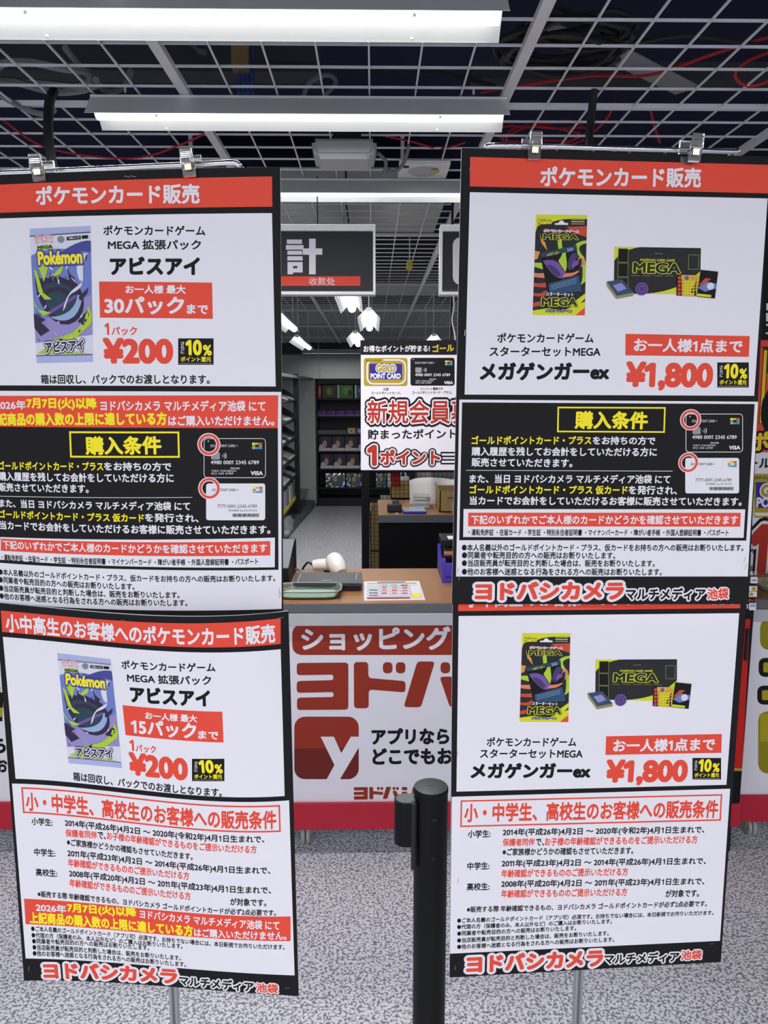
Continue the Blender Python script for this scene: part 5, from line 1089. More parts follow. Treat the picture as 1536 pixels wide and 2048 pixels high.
  ('p',((94.8,-173.8),(94.8,-173.8),(104.5,-180.2),(114.2,-182.7),(123.9,-182),(133.8,-178.7),(144,-173.7),(154.5,-167.4),(165.6,-160.7),(177.2,-154.2),(179.7,-204.9),(96.4,-213.2)),'lilac',5),
  ('p',((97.2,-129.5),(97.7,-140.1),(100.1,-151.1),(104.2,-161.9),(110,-171.9),(117.3,-180.5),(125.8,-186.9),(135.4,-190.8),(145.9,-191.3),(145.9,-191.3),(155.1,-187.8),(161.4,-182.4),(165.1,-175.9),(166.6,-168.5),(166.1,-160.8),(163.9,-153.2),(160.5,-146.3),(156,-140.5),(156,-140.5),(149.4,-137.2),(142.6,-135),(135.5,-133.5),(128.1,-132.6),(120.6,-131.9),(112.9,-131.4),(105.1,-130.7),(97.2,-129.5)),'plum',6),
  ('p',((110.2,-140),(109.7,-148.2),(110.8,-156.2),(113.2,-163.7),(117,-170.3),(122,-175.8),(128.2,-179.9),(135.5,-182.4),(143.8,-182.8),(143.8,-182.8),(149.6,-180.3),(153.7,-176.5),(156,-171.9),(156.9,-166.7),(156.4,-161.2),(154.6,-155.7),(151.7,-150.3),(147.9,-145.5),(147.9,-145.5),(143.1,-142.7),(138.4,-140.6),(133.6,-139.1),(128.9,-138.3),(124.2,-138),(119.5,-138.3),(114.8,-138.9),(110.2,-140)),'teal',7),
  ('p',((118.6,-181),(125.9,-184.2),(133.2,-186),(140.4,-186.1),(147.2,-184.5),(153.2,-181),(158.3,-175.4),(162,-167.6),(164.2,-157.5),(157.4,-154),(156.5,-160.1),(154.3,-165.4),(151,-170),(146.5,-173.9),(141,-177),(134.5,-179.2),(127,-180.6),(118.6,-181)),'sky',8),
  ('p',((112.1,-146.8),(117.7,-144.8),(123.2,-143.7),(128.5,-143.5),(133.5,-144.1),(138.2,-145.5),(142.4,-147.6),(146.1,-150.5),(149.1,-154),(144.3,-157.3),(140.9,-154.5),(137.3,-152.2),(133.4,-150.7),(129.4,-149.8),(125.2,-149.6),(121,-150.2),(116.7,-151.5),(112.4,-153.6)),'plum',8),
  ('q',((114.9,-174.1),(155.8,-154),(156.8,-157.4),(116.8,-178.4)),'viol',8),
  ('p',((170.7,-103.6),(166.5,-110.9),(164.7,-118),(164.6,-124.6),(165,-130.9),(165.1,-136.6),(164,-141.9),(160.6,-146.6),(154,-150.6),(154,-150.6),(149.5,-152.3),(146.5,-154.8),(144.5,-157.8),(143.1,-161.2),(142,-164.7),(140.9,-168.2),(139.2,-171.5),(136.7,-174.3),(136.7,-174.3),(138.5,-167.3),(140.5,-161.6),(142.8,-157),(145.4,-153.3),(148.1,-150.3),(151,-147.9),(154,-145.8),(157,-143.9),(161.8,-140.5),(158.5,-133.5),(156.6,-127.6),(155.8,-122.5),(156.1,-118.1),(157.1,-114.2),(158.6,-110.6),(160.5,-107.1),(162.5,-103.5)),'pale',9),
  ('p',((100.7,-112.6),(117.5,-114.6),(110,-136.6)),'lime',10),
  ('p',((126.2,-124.9),(138.3,-114.9),(134.6,-126.7),(123.2,-131.7)),'lime',10),
  ('p',((96,-119.3),(100.3,-122.8),(108.9,-150.2),(121,-158.8),(110.9,-158.7),(102.1,-148.3)),'lime',10),
  ('p',((94.1,-156.7),(101.4,-170.5),(120.1,-175.9),(108.4,-179.1),(97,-167)),'lime',10),
  ('p',((173.8,-167.7),(178.5,-181.2),(177.4,-191.3),(156.6,-208.3),(126,-215.2),(121.5,-210),(151.3,-201.5),(167.3,-188)),'lime',10),
  ('p',((98.6,-227),(113.5,-218.5),(139,-223.7),(176.7,-228.6)),'lime',10),
  ('p',((117.9,-124.8),(126.5,-130),(128.5,-138.5),(118.4,-136.7)),'plum',10),
  ('p',((130.6,-130.1),(139.1,-133.5),(140.2,-140.3),(131.8,-138.6)),'plum',10),
  ('p',((142.6,-120),(146.3,-128.6),(153.2,-133.7),(152,-143.8),(146.9,-140.4)),'plum',10),
  ('p',((159.2,-157.4),(172.7,-145.7),(170.6,-154.1),(161.1,-162.5)),'plum',10),
  ('p',((94.8,-175.5),(112,-184.3),(105.4,-187.7),(117.7,-198),(104.5,-204.7),(95.6,-194.3)),'plum',10),
  ('p',((158.2,-187.9),(171.6,-174.4),(175.2,-181.2),(166.7,-193)),'plum',10),
  ('p',((121.7,-213.4),(138.1,-205),(133.5,-215.2),(110.3,-221.9)),'plum',10),
  ('p',((116.8,-117.9),(120.7,-121.7),(123.8,-121.4),(120,-118.3)),'pale',10),
  ('p',((98.4,-150),(100.3,-153.1),(101.7,-152.1),(99.8,-149.7)),'ind',10),
  ('p',((130.7,-193.6),(131.7,-197.7),(131.6,-197.8),(130.8,-194.3)),'lilac',10),
  ('p',((149.9,-207.1),(147.6,-211.3),(144.3,-211.5),(146.7,-207.9)),'W',10),
  ('p',((169.3,-104.3),(169.3,-110.8),(167.5,-113.1),(167.7,-107.4)),'plum',10),
  ('p',((105.6,-118.2),(106.3,-117.7),(107.7,-113.2),(107,-114.3)),'pale',10),
  ('p',((114.1,-165.2),(112.2,-170),(109,-170.6),(111.1,-166.5)),'lav',10),
  ('p',((136.1,-108.2),(137.1,-112.1),(137.2,-111.9),(136.3,-108.7)),'ind',10),
  ('p',((132.2,-140.7),(130,-138.5),(129.2,-132.3),(131.3,-135.1)),'W',10),
  ('p',((147.6,-131.9),(152.1,-137.4),(155.1,-138.8),(150.8,-134)),'pale',10),
  ('p',((132.5,-187.7),(130.5,-189.9),(128.2,-188),(130.3,-186.5)),'lav',10),
  ('p',((105.1,-179.5),(101,-179.6),(97.4,-175.5),(101.5,-176.1)),'ind',10),
  ('p',((165.7,-140.7),(162,-140.4),(159,-136),(162.6,-137)),'lilac',10),
  ('p',((149.6,-210),(149.7,-216.4),(148,-218.8),(148.1,-213)),'pale',10),
  ('p',((108.3,-117.5),(108.2,-117.7),(108.6,-113.8),(108.7,-114.3)),'ind',10),
  ('p',((104.1,-132.4),(105.8,-132.3),(108.1,-128.1),(106.4,-128.9)),'lilac',10),
  ('p',((100.8,-155.2),(103,-154.9),(105.9,-150.6),(103.7,-151.5)),'W',10),
  ('p',((163.2,-198.5),(161.4,-201.9),(158.8,-201.2),(160.8,-198.5)),'plum',10),
  ('p',((123.5,-198.1),(127.4,-204.2),(129.5,-206.2),(125.8,-200.7)),'pale',10),
  ('p',((112,-128.4),(109.7,-130.6),(107.2,-128.7),(109.5,-127.2)),'lav',10),
  ('p',((142.2,-131.6),(141,-134.5),(139.3,-133.3),(140.5,-131.1)),'ind',10),
  ('p',((165.4,-194.9),(165.8,-192.5),(167.8,-186),(167.1,-189.1)),'plum',10),
  ('p',((99,-107.8),(100.8,-112),(101.6,-112),(99.9,-108.6)),'lav',10),
  ('p',((120,-107.3),(121.4,-110.7),(122.1,-110.1),(120.8,-107.3)),'ind',10),
  ('p',((103.3,-144.5),(104.4,-145.3),(105.8,-142),(104.7,-141.9)),'lilac',10),
  ('p',((143.4,-117.6),(142.5,-121.7),(140.7,-121.8),(141.7,-118.3)),'W',10),
  ('p',((118.7,-116.6),(123.3,-118.6),(127.7,-116.5),(123.2,-115.2)),'plum',10),
  ('p',((119.8,-128.6),(123.1,-134.5),(124.8,-136.3),(121.6,-131.1)),'lav',10),
  ('p',((99.1,-206.6),(102,-211.5),(103.6,-212.3),(100.9,-208.1)),'ind',10),
  ('p',((132.8,-106.4),(136.1,-108.1),(139.5,-105.7),(136.1,-104.7)),'lilac',10),
  ('p',((165,-179.2),(163.9,-183.1),(161.8,-183),(163.1,-179.7)),'W',10),
  ('p',((110.9,-192.8),(110.8,-191.4),(112,-185.9),(111.9,-188)),'plum',10),
  ('p',((116.7,-128),(121.1,-129.8),(125.4,-127.5),(121.1,-126.4)),'pale',10),
  ('p',((163.6,-197.8),(162.4,-195.4),(162.8,-188.9),(163.8,-192)),'lav',10),
  ('q',((91.1,-77.6),(173.5,-77.7),(173.6,-78.5),(91.1,-78.4)),'K',11),
  ('q',((97,-229),(180.9,-229),(180.9,-229.8),(97.1,-229.9)),'K',11),
  ('t','ポケモン',110.3,-80.5,0.0423,26.5,6,'R',0.03,13,(('W',0.1),)),
  ('t','カードゲーム',110.9,-86.1,0.0143,24.1,4.5,'R',0.02,13,(('W',0.08),)),
  ('t','MEGA',112,-92.9,0.0206,20.8,4.5,'K',0.05,13,(('lime',0.08),)),
  ('e',133.7,-84.4,4.6,4.57,0,'G5',12),
  ('q',((141.8,-82),(160.7,-81.6),(160.9,-86),(142,-86.3)),'K',12),
  ('q',((162.3,-81.6),(170.5,-81.5),(170.7,-85.5),(162.5,-85.7)),'K',12),
  ('t','5枚入り',151.7,-83.8,0.0137,14.8,2.7,'W',0.02,13),
  ('t','Pokémon',132.8,-107.2,-0.0169,61.4,18.1,'Y',0.045,15,(('ind',0.11),)),
  ('t','アビスアイ',139.4,-218.1,0.0452,56.9,14.8,'ind2',0.05,15,(('W',0.1),('K',0.17))),
  ('t','ポケモンカードゲーム',257.9,-75.8,0.0158,137.6,13.8,'K',0.028,2),
  ('t','MEGA 拡張パック',258.4,-95.4,0.0171,123.6,14.2,'K',0.028,2),
  ('t','アビスアイ',258.9,-121.3,0.0025,118.1,26,'K',0.055,2),
  ('q',((187.5,-140),(334.2,-141.5),(334.3,-188.5),(189.6,-186.3)),'R',2),
  ('t','お一人様 最大',259.5,-152.8,-0.0037,76.8,11.8,'W',0.035,3),
  ('t','15パック',247.5,-171.7,-0.0092,97.5,25.1,'W',0.04,3),
  ('t','まで',312.8,-177.4,-0.0247,29.4,13,'W',0.035,3),
  ('t','1',198.3,-201.5,0.0043,6.8,17.4,'R',0.04,2),
  ('t','パック',219.6,-205,0.0214,31.2,12,'R',0.03,2),
  ('t','¥200',236.5,-231.1,-0.0202,89.3,36.8,'R',0.055,2),
  ('q',((287.7,-215),(334.6,-213.3),(333.4,-248.1),(286.3,-249.9)),'K',2),
  ('t','10',308,-226.2,0.0395,21.6,20.9,'Y',0.05,3),
  ('t','%',325.9,-229.1,0.0221,11.7,14.6,'Y',0.04,3),
  ('t','ポイント還元',310.1,-241.6,0.0388,40.5,7,'Y',0.03,3),
  ('t','さ',293.4,-221.3,0.0519,4.7,5.1,'W',0.02,3),
  ('t','ら',293.1,-226.8,0.0527,4.7,5.1,'W',0.02,3),
  ('t','に',292.9,-232.4,0.0535,4.7,5.1,'W',0.02,3),
  ('q',((288.3,-247.5),(290.2,-247.4),(290.1,-248.5),(288.2,-248.6)),'G4',3),
  ('q',((291,-247.4),(292.9,-247.3),(292.9,-248.3),(291,-248.4)),'G4',3),
  ('q',((293.8,-247.2),(295.7,-247.1),(295.6,-248.2),(293.7,-248.3)),'G4',3),
  ('q',((296.5,-247.1),(298.4,-247),(298.4,-248),(296.5,-248.1)),'G4',3),
  ('q',((299.3,-246.9),(301.2,-246.8),(301.1,-247.9),(299.2,-248)),'G4',3),
  ('q',((302,-246.8),(303.9,-246.7),(303.9,-247.8),(302,-247.9)),'G4',3),
  ('q',((304.8,-246.7),(306.6,-246.6),(306.6,-247.6),(304.7,-247.7)),'G4',3),
  ('q',((307.5,-246.6),(309.4,-246.5),(309.3,-247.5),(307.5,-247.6)),'G4',3),
  ('q',((310.2,-246.4),(312.1,-246.4),(312.1,-247.4),(310.2,-247.5)),'G4',3),
  ('q',((313,-246.3),(314.8,-246.3),(314.8,-247.3),(312.9,-247.4)),'G4',3),
  ('q',((315.7,-246.2),(317.6,-246.2),(317.5,-247.2),(315.6,-247.3)),'G4',3),
  ('q',((318.4,-246.2),(320.3,-246.1),(320.2,-247.1),(318.4,-247.2)),'G4',3),
  ('q',((321.1,-246.1),(323,-246),(323,-247.1),(321.1,-247.1)),'G4',3),
  ('q',((323.8,-246),(325.7,-245.9),(325.7,-247),(323.8,-247)),'G4',3),
  ('q',((326.5,-245.9),(328.4,-245.9),(328.4,-246.9),(326.5,-247)),'G4',3),
  ('q',((329.3,-245.9),(331.1,-245.8),(331.1,-246.9),(329.2,-246.9)),'G4',3),
  ('t','箱は回収し、パックでのお渡しとなります。',216.1,-262.4,-0.0323,226.4,14,'K',0.028,2),
  ('q',((4.7,-274.7),(425,-281.7),(426.3,-561.7),(5.8,-558.1)),'W',1),
  ('q',((19,-280.2),(411.9,-287.5),(411.7,-290),(18.6,-282.7)),'R',2),
  ('q',((411.8,-287.3),(411.9,-329.6),(409.6,-329.5),(409.5,-287.2)),'R',2.3),
  ('q',((411.8,-329.7),(18.7,-320.9),(19.1,-318.4),(412,-327.2)),'R',2),
  ('q',((18.9,-321.1),(18.8,-280.4),(21.3,-280.2),(21.5,-320.9)),'R',2.3),
  ('t','小・中学生、高校生のお客様への販売条件',215.3,-306.2,-0.0196,382.1,30.2,'R',0.035,2),
  ('t','小学生:',48.4,-333.9,-0.0225,33.9,12.2,'K',0.03,2),
  ('t','2014年(平成26年)4月2日 ～ 2020年(令和2年)4月1日生まれで、',236.5,-337.4,-0.022,303.3,13.6,'K',0.03,2),
  ('t','保護者同伴',110.2,-349.3,0.0058,50.8,12.3,'R',0.03,2),
  ('t','で、',143,-349.1,-0.0068,12.8,11.7,'K',0.03,2),
  ('t','お子様の年齢確認ができるものをご提示いただける方',263.8,-351.9,-0.0344,225.7,13,'R',0.03,2),
  ('t','※ご家族様かどうかの確認もさせていただきます。',184.2,-367,-0.0323,196.1,11.7,'K',0.03,2),
  ('t','中学生:',49.3,-382.8,-0.0194,34.2,12.4,'K',0.03,2),
  ('t','2011年(平成23年)4月2日 ～ 2014年(平成26年)4月1日生まれで、',240.7,-386.5,-0.0281,309.7,13.8,'K',0.03,2),
  ('t','年齢確認ができるもののご提示いただける方',180.8,-399.4,-0.0279,189.7,13.2,'R',0.03,2),
  ('t','高校生:',50,-415.2,-0.0165,34.9,12.5,'K',0.03,2),
  ('t','2008年(平成20年)4月2日 ～ 2011年(平成23年)4月1日生まれで、',241,-418.7,-0.0264,309.2,14,'K',0.03,2),
  ('t','年齢確認ができるもののご提示いただける方',181.3,-432.3,-0.0308,190.3,13.3,'R',0.03,2),
  ('t','が対象です。',361.7,-441.3,-0.0252,53.2,12.6,'K',0.03,2),
  ('t','※販売する際 年齢確認できるもの、ヨドバシカメラ ゴールドポイントカードが必ず2点必要です。',217.5,-454.5,-0.0227,369,10.8,'K',0.03,2),
  ('q',((10.4,-458.9),(422.8,-465.2),(421.8,-505.3),(10,-500.8)),'R',2),
  ('t','2026年',53.5,-472.7,-0.0164,49.9,14,'W',0.03,3),
  ('t','7月7日(火)以降',135.3,-470.7,0.0064,111.5,18.2,'Y',0.05,3),
  ('t','ヨドバシカメラ マルチメディア池袋 にて',301.2,-475.2,-0.0413,210.4,15.7,'W',0.032,3),
  ('t','上記商品の購入数の上限に達している方',147.3,-491.5,-0.0146,260.5,19.9,'Y',0.05,3),
  ('t','はご購入いただけません。',347.6,-495.8,-0.0065,137.2,15,'W',0.032,3),
  ('t','●ご本人名義のゴールドポイントカード（アプリ可）必須です。お持ちでない場合には、本日新規でお作りいただけます。',215.6,-511.6,-0.0183,394.5,9.4,'K',0.028,2),
  ('t','●代理の方（保護者のみ、本人以外など）のご購入はお断りいたします。',139.3,-520,-0.0103,242,9.4,'K',0.028,2),
  ('t','●同業者や転売目的の方への販売はお断りいたします。',113.3,-528.6,0.0017,189.5,9.4,'K',0.028,2),
  ('t','●当店販売員が転売目的と判断した場合は、販売をお断りいたします。',137.7,-540.5,-0.0127,238.4,9.6,'K',0.028,2),
  ('t','●他のお客様へ迷惑となる行為をされる方への販売はお断りいたします。',141.2,-551,-0.015,246.1,9.7,'K',0.028,2),
  ('t','ヨドバシカメラ',141.4,-576.8,0.0154,217.4,29.3,'R',0.06,2,(('W',0.13),)),
  ('t','マルチメディア',309,-583.5,-0.0221,113.6,19,'K',0.04,2,(('W',0.13),)),
  ('t','池袋',385.2,-585.2,-0.0181,32.8,16,'R',0.04,2,(('W',0.12),)),
 ],
 'CF':[
  ('p',((496.9,835.8),(511.8,831.7),(523,820.4),(527.4,805),(528.7,759.4),(525.2,743.9),(514.6,732.6),(499.7,728.5),(-244.2,732.2),(-258.9,736.4),(-269.6,747.8),(-273.3,763.2),(-272.5,808.6),(-268.2,823.9),(-257.3,835),(-242.5,839.1)),'B',1),
  ('t','ショッピングアプリ',128.4,788.4,0.002,743.4,84,'W',0.04,2),
  ('p',((-259.5,691.4),(-258.7,696.9),(-256.4,700.8),(-252.6,703.1),(-247.4,703.9),(-96.9,704.6),(-91.7,703.8),(-88,701.5),(-85.8,697.6),(-85.1,692.2),(-86.1,549.4),(-86.9,543.9),(-89.2,539.9),(-92.9,537.6),(-98.2,536.8),(-249.4,536.6),(-254.6,537.4),(-258.3,539.7),(-260.5,543.7),(-261.1,549.2),(-260.8,568.1),(-260,573.6),(-257.7,577.6),(-253.9,580),(-248.6,580.9),(-143.7,582.4),(-140.4,582.9),(-138,584.4),(-136.6,586.9),(-136.1,590.4),(-136.1,592.2),(-136.5,595.6),(-137.9,598.1),(-140.2,599.5),(-143.5,600),(-249.2,598.4),(-254.4,599.2),(-258.1,601.5),(-260.2,605.3),(-260.9,610.8),(-260.6,627.5),(-259.8,633),(-257.5,636.9),(-253.7,639.4),(-248.5,640.2),(-144.8,642.5),(-141.1,643.1),(-138.4,644.8),(-136.8,647.6),(-136.3,651.4),(-136.3,653.4),(-136.7,657.2),(-138.3,660),(-140.9,661.6),(-144.6,662.1),(-248.1,660.9),(-253.3,661.6),(-257,663.9),(-259.2,667.8),(-259.8,673.2)),'B',1),
  ('p',((-66.4,693.3),(-65.6,698.8),(-63.4,702.7),(-59.7,705.1),(-54.5,705.9),(-29.9,706.2),(-24.7,705.5),(-20.9,703.2),(-18.6,699.3),(-17.8,693.9),(-17.2,662),(-16.4,656.4),(-14.1,652.3),(-10.3,649.6),(-5.1,648.4),(97.4,638.7),(102.6,637.4),(106.3,634.7),(108.5,630.6),(109.1,625),(108.9,610),(108.1,604.5),(105.7,600.8),(102,598.8),(96.7,598.5),(-4.4,607.5),(-9.6,607.2),(-13.3,605.2),(-15.6,601.5),(-16.3,596),(-16.5,554),(-17.2,548.5),(-19.5,544.6),(-23.3,542.2),(-28.5,541.5),(-54.5,541.6),(-59.8,542.5),(-63.5,544.9),(-65.8,548.8),(-66.5,554.3)),'B',1),
  ('p',((32,690),(32.9,696.7),(35.7,701.4),(40.2,704.3),(46.6,705.2),(49.9,705.2),(56.3,704.2),(60.9,701.3),(63.6,696.5),(64.6,689.8),(64.6,681),(63.7,674.3),(60.9,669.5),(56.4,666.7),(49.9,665.8),(46.7,665.8),(40.2,666.8),(35.7,669.7),(32.9,674.5),(32,681.2)),'B',1),
  ('p',((75.7,689.7),(76.6,696.4),(79.3,701.2),(83.9,704),(90.3,705),(93.6,704.9),(100,703.9),(104.6,701.1),(107.4,696.3),(108.3,689.6),(108.3,680.8),(107.4,674.1),(104.7,669.3),(100.1,666.5),(93.7,665.5),(90.4,665.5),(84,666.5),(79.4,669.4),(76.7,674.2),(75.7,680.9)),'B',1),
  ('p',((227.7,689),(228.5,695.6),(231.2,700.4),(235.8,703.3),(242.2,704.2),(245.4,704.2),(251.9,703.2),(256.5,700.3),(259.3,695.5),(260.3,688.8),(260.4,680),(259.6,673.3),(256.9,668.5),(252.3,665.6),(245.9,664.7),(242.7,664.7),(236.2,665.7),(231.6,668.6),(228.8,673.4),(227.8,680.2)),'B',1),
  ('p',((271.5,688.7),(272.3,695.4),(275,700.2),(279.5,703),(286,704),(289.2,703.9),(295.7,702.9),(300.3,700.1),(303.1,695.3),(304.1,688.6),(304.3,679.7),(303.5,673),(300.8,668.3),(296.2,665.4),(289.8,664.5),(286.5,664.5),(280.1,665.5),(275.4,668.4),(272.6,673.2),(271.6,679.9)),'B',1),
  ('p',((145.4,695.7),(147.6,700.9),(150.9,704.5),(155.2,706.7),(160.7,707.3),(196.5,706.6),(201.5,705.8),(204.6,703.5),(205.7,699.8),(205,694.6),(165.3,555.8),(163,550.5),(159.7,546.8),(155.3,544.6),(149.8,543.9),(114.9,544.7),(109.9,545.5),(106.8,547.9),(105.6,551.7),(106.3,557)),'B',1),
  ('p',((228.9,640.5),(227.9,645.7),(228.9,649.4),(231.9,651.7),(236.8,652.6),(258,653.1),(263.6,652.5),(268.4,650.5),(272.4,647.1),(275.6,642.2),(320,554.8),(321.7,549.9),(321.2,546.4),(318.5,544.2),(313.6,543.5),(273.5,543.2),(267.9,543.9),(263.4,546.1),(259.9,549.9),(257.4,555.1)),'B',1),
  ('p',((343.2,691.2),(343.8,696.7),(346,700.5),(349.7,702.8),(354.9,703.6),(398.7,703.4),(404,702.6),(407.8,700.2),(410.1,696.3),(411,690.9),(411.4,672.2),(410.7,666.7),(408.6,662.8),(404.9,660.5),(399.6,659.7),(355.7,660),(350.4,660.8),(346.7,663.1),(344.3,667),(343.5,672.5)),'B',1),
  ('p',((344.3,626.6),(345,632.1),(347.1,636),(350.8,638.4),(356.1,639.1),(400.1,638.9),(405.3,638.1),(409.1,635.7),(411.5,631.7),(412.4,626.3),(412.7,609.5),(412.1,604),(409.9,600.1),(406.2,597.7),(401,597),(356.8,597.2),(351.6,598.1),(347.8,600.4),(345.5,604.4),(344.6,609.9)),'B',1),
  ('p',((345.5,558.1),(346.6,567),(350.1,573.4),(356,577.3),(364.5,578.7),(421.4,579.6),(430.9,580.8),(439.5,584),(447,589.1),(453.6,596.3),(460.4,605.4),(465.8,613.9),(469.9,622.9),(472.6,632.4),(474.1,642.5),(477,682.3),(478.9,691.3),(483.1,697.8),(489.6,701.6),(498.4,702.9),(506.4,702.8),(515.1,701.5),(521.1,697.6),(524.6,691.1),(525.4,682),(522.3,617.2),(521.1,607),(518.6,597.4),(514.6,588.4),(509.3,580),(486.9,549.8),(480.3,542.6),(472.8,537.5),(464.2,534.4),(454.6,533.3),(365.3,533.3),(356.8,534.6),(350.7,538.4),(347,544.7),(345.6,553.6)),'B',1),
  ('p',((-271.6,474.5),(-270.2,484.4),(-266.5,493.5),(-260.6,501.4),(-253,507.4),(-244.3,511.1),(-235,512.4),(-86.8,511.4),(-77.4,510.1),(-68.8,506.2),(-61.3,500.1),(-55.6,492.2),(-52.1,483),(-50.9,473.1),(-51.3,396.3),(-273,397.8)),'B',1),
  ('p',((-51.6,321.9),(-52.9,311.8),(-56.6,302.4),(-62.5,294.4),(-70.1,288.3),(-78.9,284.4),(-88.4,283.2),(-238.5,284.3),(-247.9,285.7),(-256.6,289.7),(-264.1,295.9),(-269.7,304),(-273.2,313.4),(-274.3,323.5),(-273,397.8),(-51.3,396.3)),'B2',1),
  ('p',((-181.8,439.9),(-136.4,439.6),(-111.5,379.6),(-78,439.2),(-47.8,439),(-48,404.8),(-117.6,282.1),(-163.5,282.4),(-135.4,335.9)),'Wp',2),
  ('t','アプリなら',126.6,438.9,0.0013,268.3,60.6,'K',0.05,1),
  ('t','どこでもお',134.7,366,0.0007,278.3,61.1,'K',0.05,1),
  ('p',((-69.1,249.7),(-68.9,251.2),(-68.2,252.3),(-67.2,252.9),(-65.8,253.1),(-24,253.2),(-22.6,253),(-21.5,252.3),(-20.9,251.3),(-20.7,249.8),(-20.8,210.6),(-21.1,209.1),(-21.7,208.1),(-22.7,207.4),(-24.2,207.2),(-65.8,207.2),(-67.2,207.5),(-68.3,208.1),(-68.9,209.2),(-69.1,210.7),(-69.1,215.8),(-68.8,217.3),(-68.2,218.4),(-67.2,219.1),(-65.7,219.3),(-36.8,219.7),(-35.9,219.8),(-35.2,220.2),(-34.8,220.9),(-34.7,221.9),(-34.7,222.3),(-34.8,223.3),(-35.2,224),(-35.8,224.4),(-36.7,224.5),(-65.9,224.1),(-67.4,224.3),(-68.4,225),(-69,226),(-69.2,227.5),(-69.2,232.1),(-69,233.6),(-68.3,234.7),(-67.3,235.3),(-65.9,235.6),(-37.2,236.1),(-36.1,236.3),(-35.4,236.8),(-35,237.5),(-34.8,238.6),(-34.8,239.1),(-35,240.2),(-35.4,240.9),(-36.1,241.4),(-37.1,241.5),(-65.8,241.3),(-67.3,241.5),(-68.3,242.1),(-68.9,243.2),(-69.1,244.7)),'B',1),
  ('p',((-15.5,250.1),(-15.3,251.6),(-14.7,252.6),(-13.7,253.3),(-12.2,253.5),(-5.4,253.6),(-4,253.4),(-2.9,252.8),(-2.3,251.7),(-2.1,250.2),(-1.9,241.4),(-1.7,239.9),(-1,238.7),(0,238),(1.5,237.7),(29.8,234.9),(31.2,234.6),(32.2,233.8),(32.8,232.7),(33,231.2),(32.9,227.1),(32.7,225.6),(32,224.6),(31,224),(29.5,223.9),(1.7,226.5),(0.2,226.4),(-0.8,225.8),(-1.4,224.8),(-1.6,223.3),(-1.7,211.9),(-1.9,210.4),(-2.5,209.3),(-3.5,208.7),(-5,208.5),(-12.1,208.5),(-13.6,208.7),(-14.6,209.4),(-15.2,210.5),(-15.5,212)),'B',1),
  ('p',((11.7,249.1),(12,250.9),(12.7,252.2),(14,253),(15.8,253.3),(16.7,253.2),(18.5,253),(19.7,252.2),(20.5,250.8),(20.7,249),(20.7,246.6),(20.5,244.7),(19.7,243.4),(18.4,242.6),(16.7,242.4),(15.8,242.4),(14,242.7),(12.7,243.5),(12,244.8),(11.7,246.7)),'B',1),
  ('p',((23.8,249),(24.1,250.8),(24.8,252.1),(26.1,252.9),(27.9,253.2),(28.8,253.2),(30.5,252.9),(31.8,252.1),(32.6,250.8),(32.8,248.9),(32.8,246.5),(32.6,244.6),(31.8,243.3),(30.5,242.6),(28.8,242.3),(27.9,242.3),(26.1,242.6),(24.8,243.4),(24.1,244.7),(23.8,246.6)),'B',1),
  ('p',((65.8,248.7),(66.1,250.5),(66.8,251.8),(68.1,252.6),(69.9,252.8),(70.8,252.8),(72.6,252.6),(73.8,251.8),(74.6,250.4),(74.9,248.6),(74.9,246.2),(74.6,244.3),(73.9,243),(72.6,242.2),(70.8,242),(69.9,242),(68.1,242.3),(66.9,243.1),(66.1,244.4),(65.8,246.2)),'B',1),
  ('p',((77.9,248.6),(78.2,250.4),(78.9,251.7),(80.2,252.5),(82,252.7),(82.9,252.7),(84.7,252.5),(85.9,251.7),(86.7,250.3),(87,248.5),(87,246.1),(86.7,244.2),(86,242.9),(84.7,242.1),(82.9,241.9),(82,241.9),(80.2,242.2),(79,243),(78.2,244.3),(77.9,246.1)),'B',1),
  ('p',((43.1,250.6),(43.7,252),(44.6,253),(45.8,253.6),(47.3,253.8),(57.2,253.5),(58.6,253.3),(59.5,252.7),(59.8,251.6),(59.6,250.2),(48.3,212.2),(47.7,210.8),(46.8,209.8),(45.6,209.2),(44.1,209),(34.5,209.2),(33.1,209.5),(32.2,210.1),(31.9,211.2),(32.1,212.6)),'B',1),
  ('p',((66,235.3),(65.8,236.8),(66.1,237.8),(66.9,238.4),(68.3,238.7),(74.1,238.8),(75.6,238.6),(77,238.1),(78.1,237.1),(78.9,235.8),(90.8,211.9),(91.3,210.6),(91.2,209.6),(90.4,209),(89.1,208.8),(78,208.8),(76.5,209),(75.3,209.6),(74.3,210.6),(73.7,212)),'B',1),
  ('p',((97.7,249.2),(97.9,250.7),(98.6,251.8),(99.6,252.4),(101,252.6),(113.1,252.5),(114.6,252.3),(115.6,251.6),(116.2,250.5),(116.5,249),(116.5,243.9),(116.3,242.4),(115.7,241.3),(114.6,240.7),(113.2,240.5),(101.1,240.6),(99.6,240.8),(98.6,241.5),(98,242.6),(97.8,244.1)),'B',1),
  ('p',((97.8,231.5),(98,233),(98.6,234),(99.7,234.7),(101.1,234.9),(113.2,234.8),(114.7,234.6),(115.7,233.9),(116.3,232.8),(116.5,231.3),(116.6,226.7),(116.4,225.2),(115.7,224.2),(114.7,223.5),(113.3,223.3),(101.1,223.4),(99.7,223.7),(98.7,224.3),(98,225.4),(97.8,226.9)),'B',1),
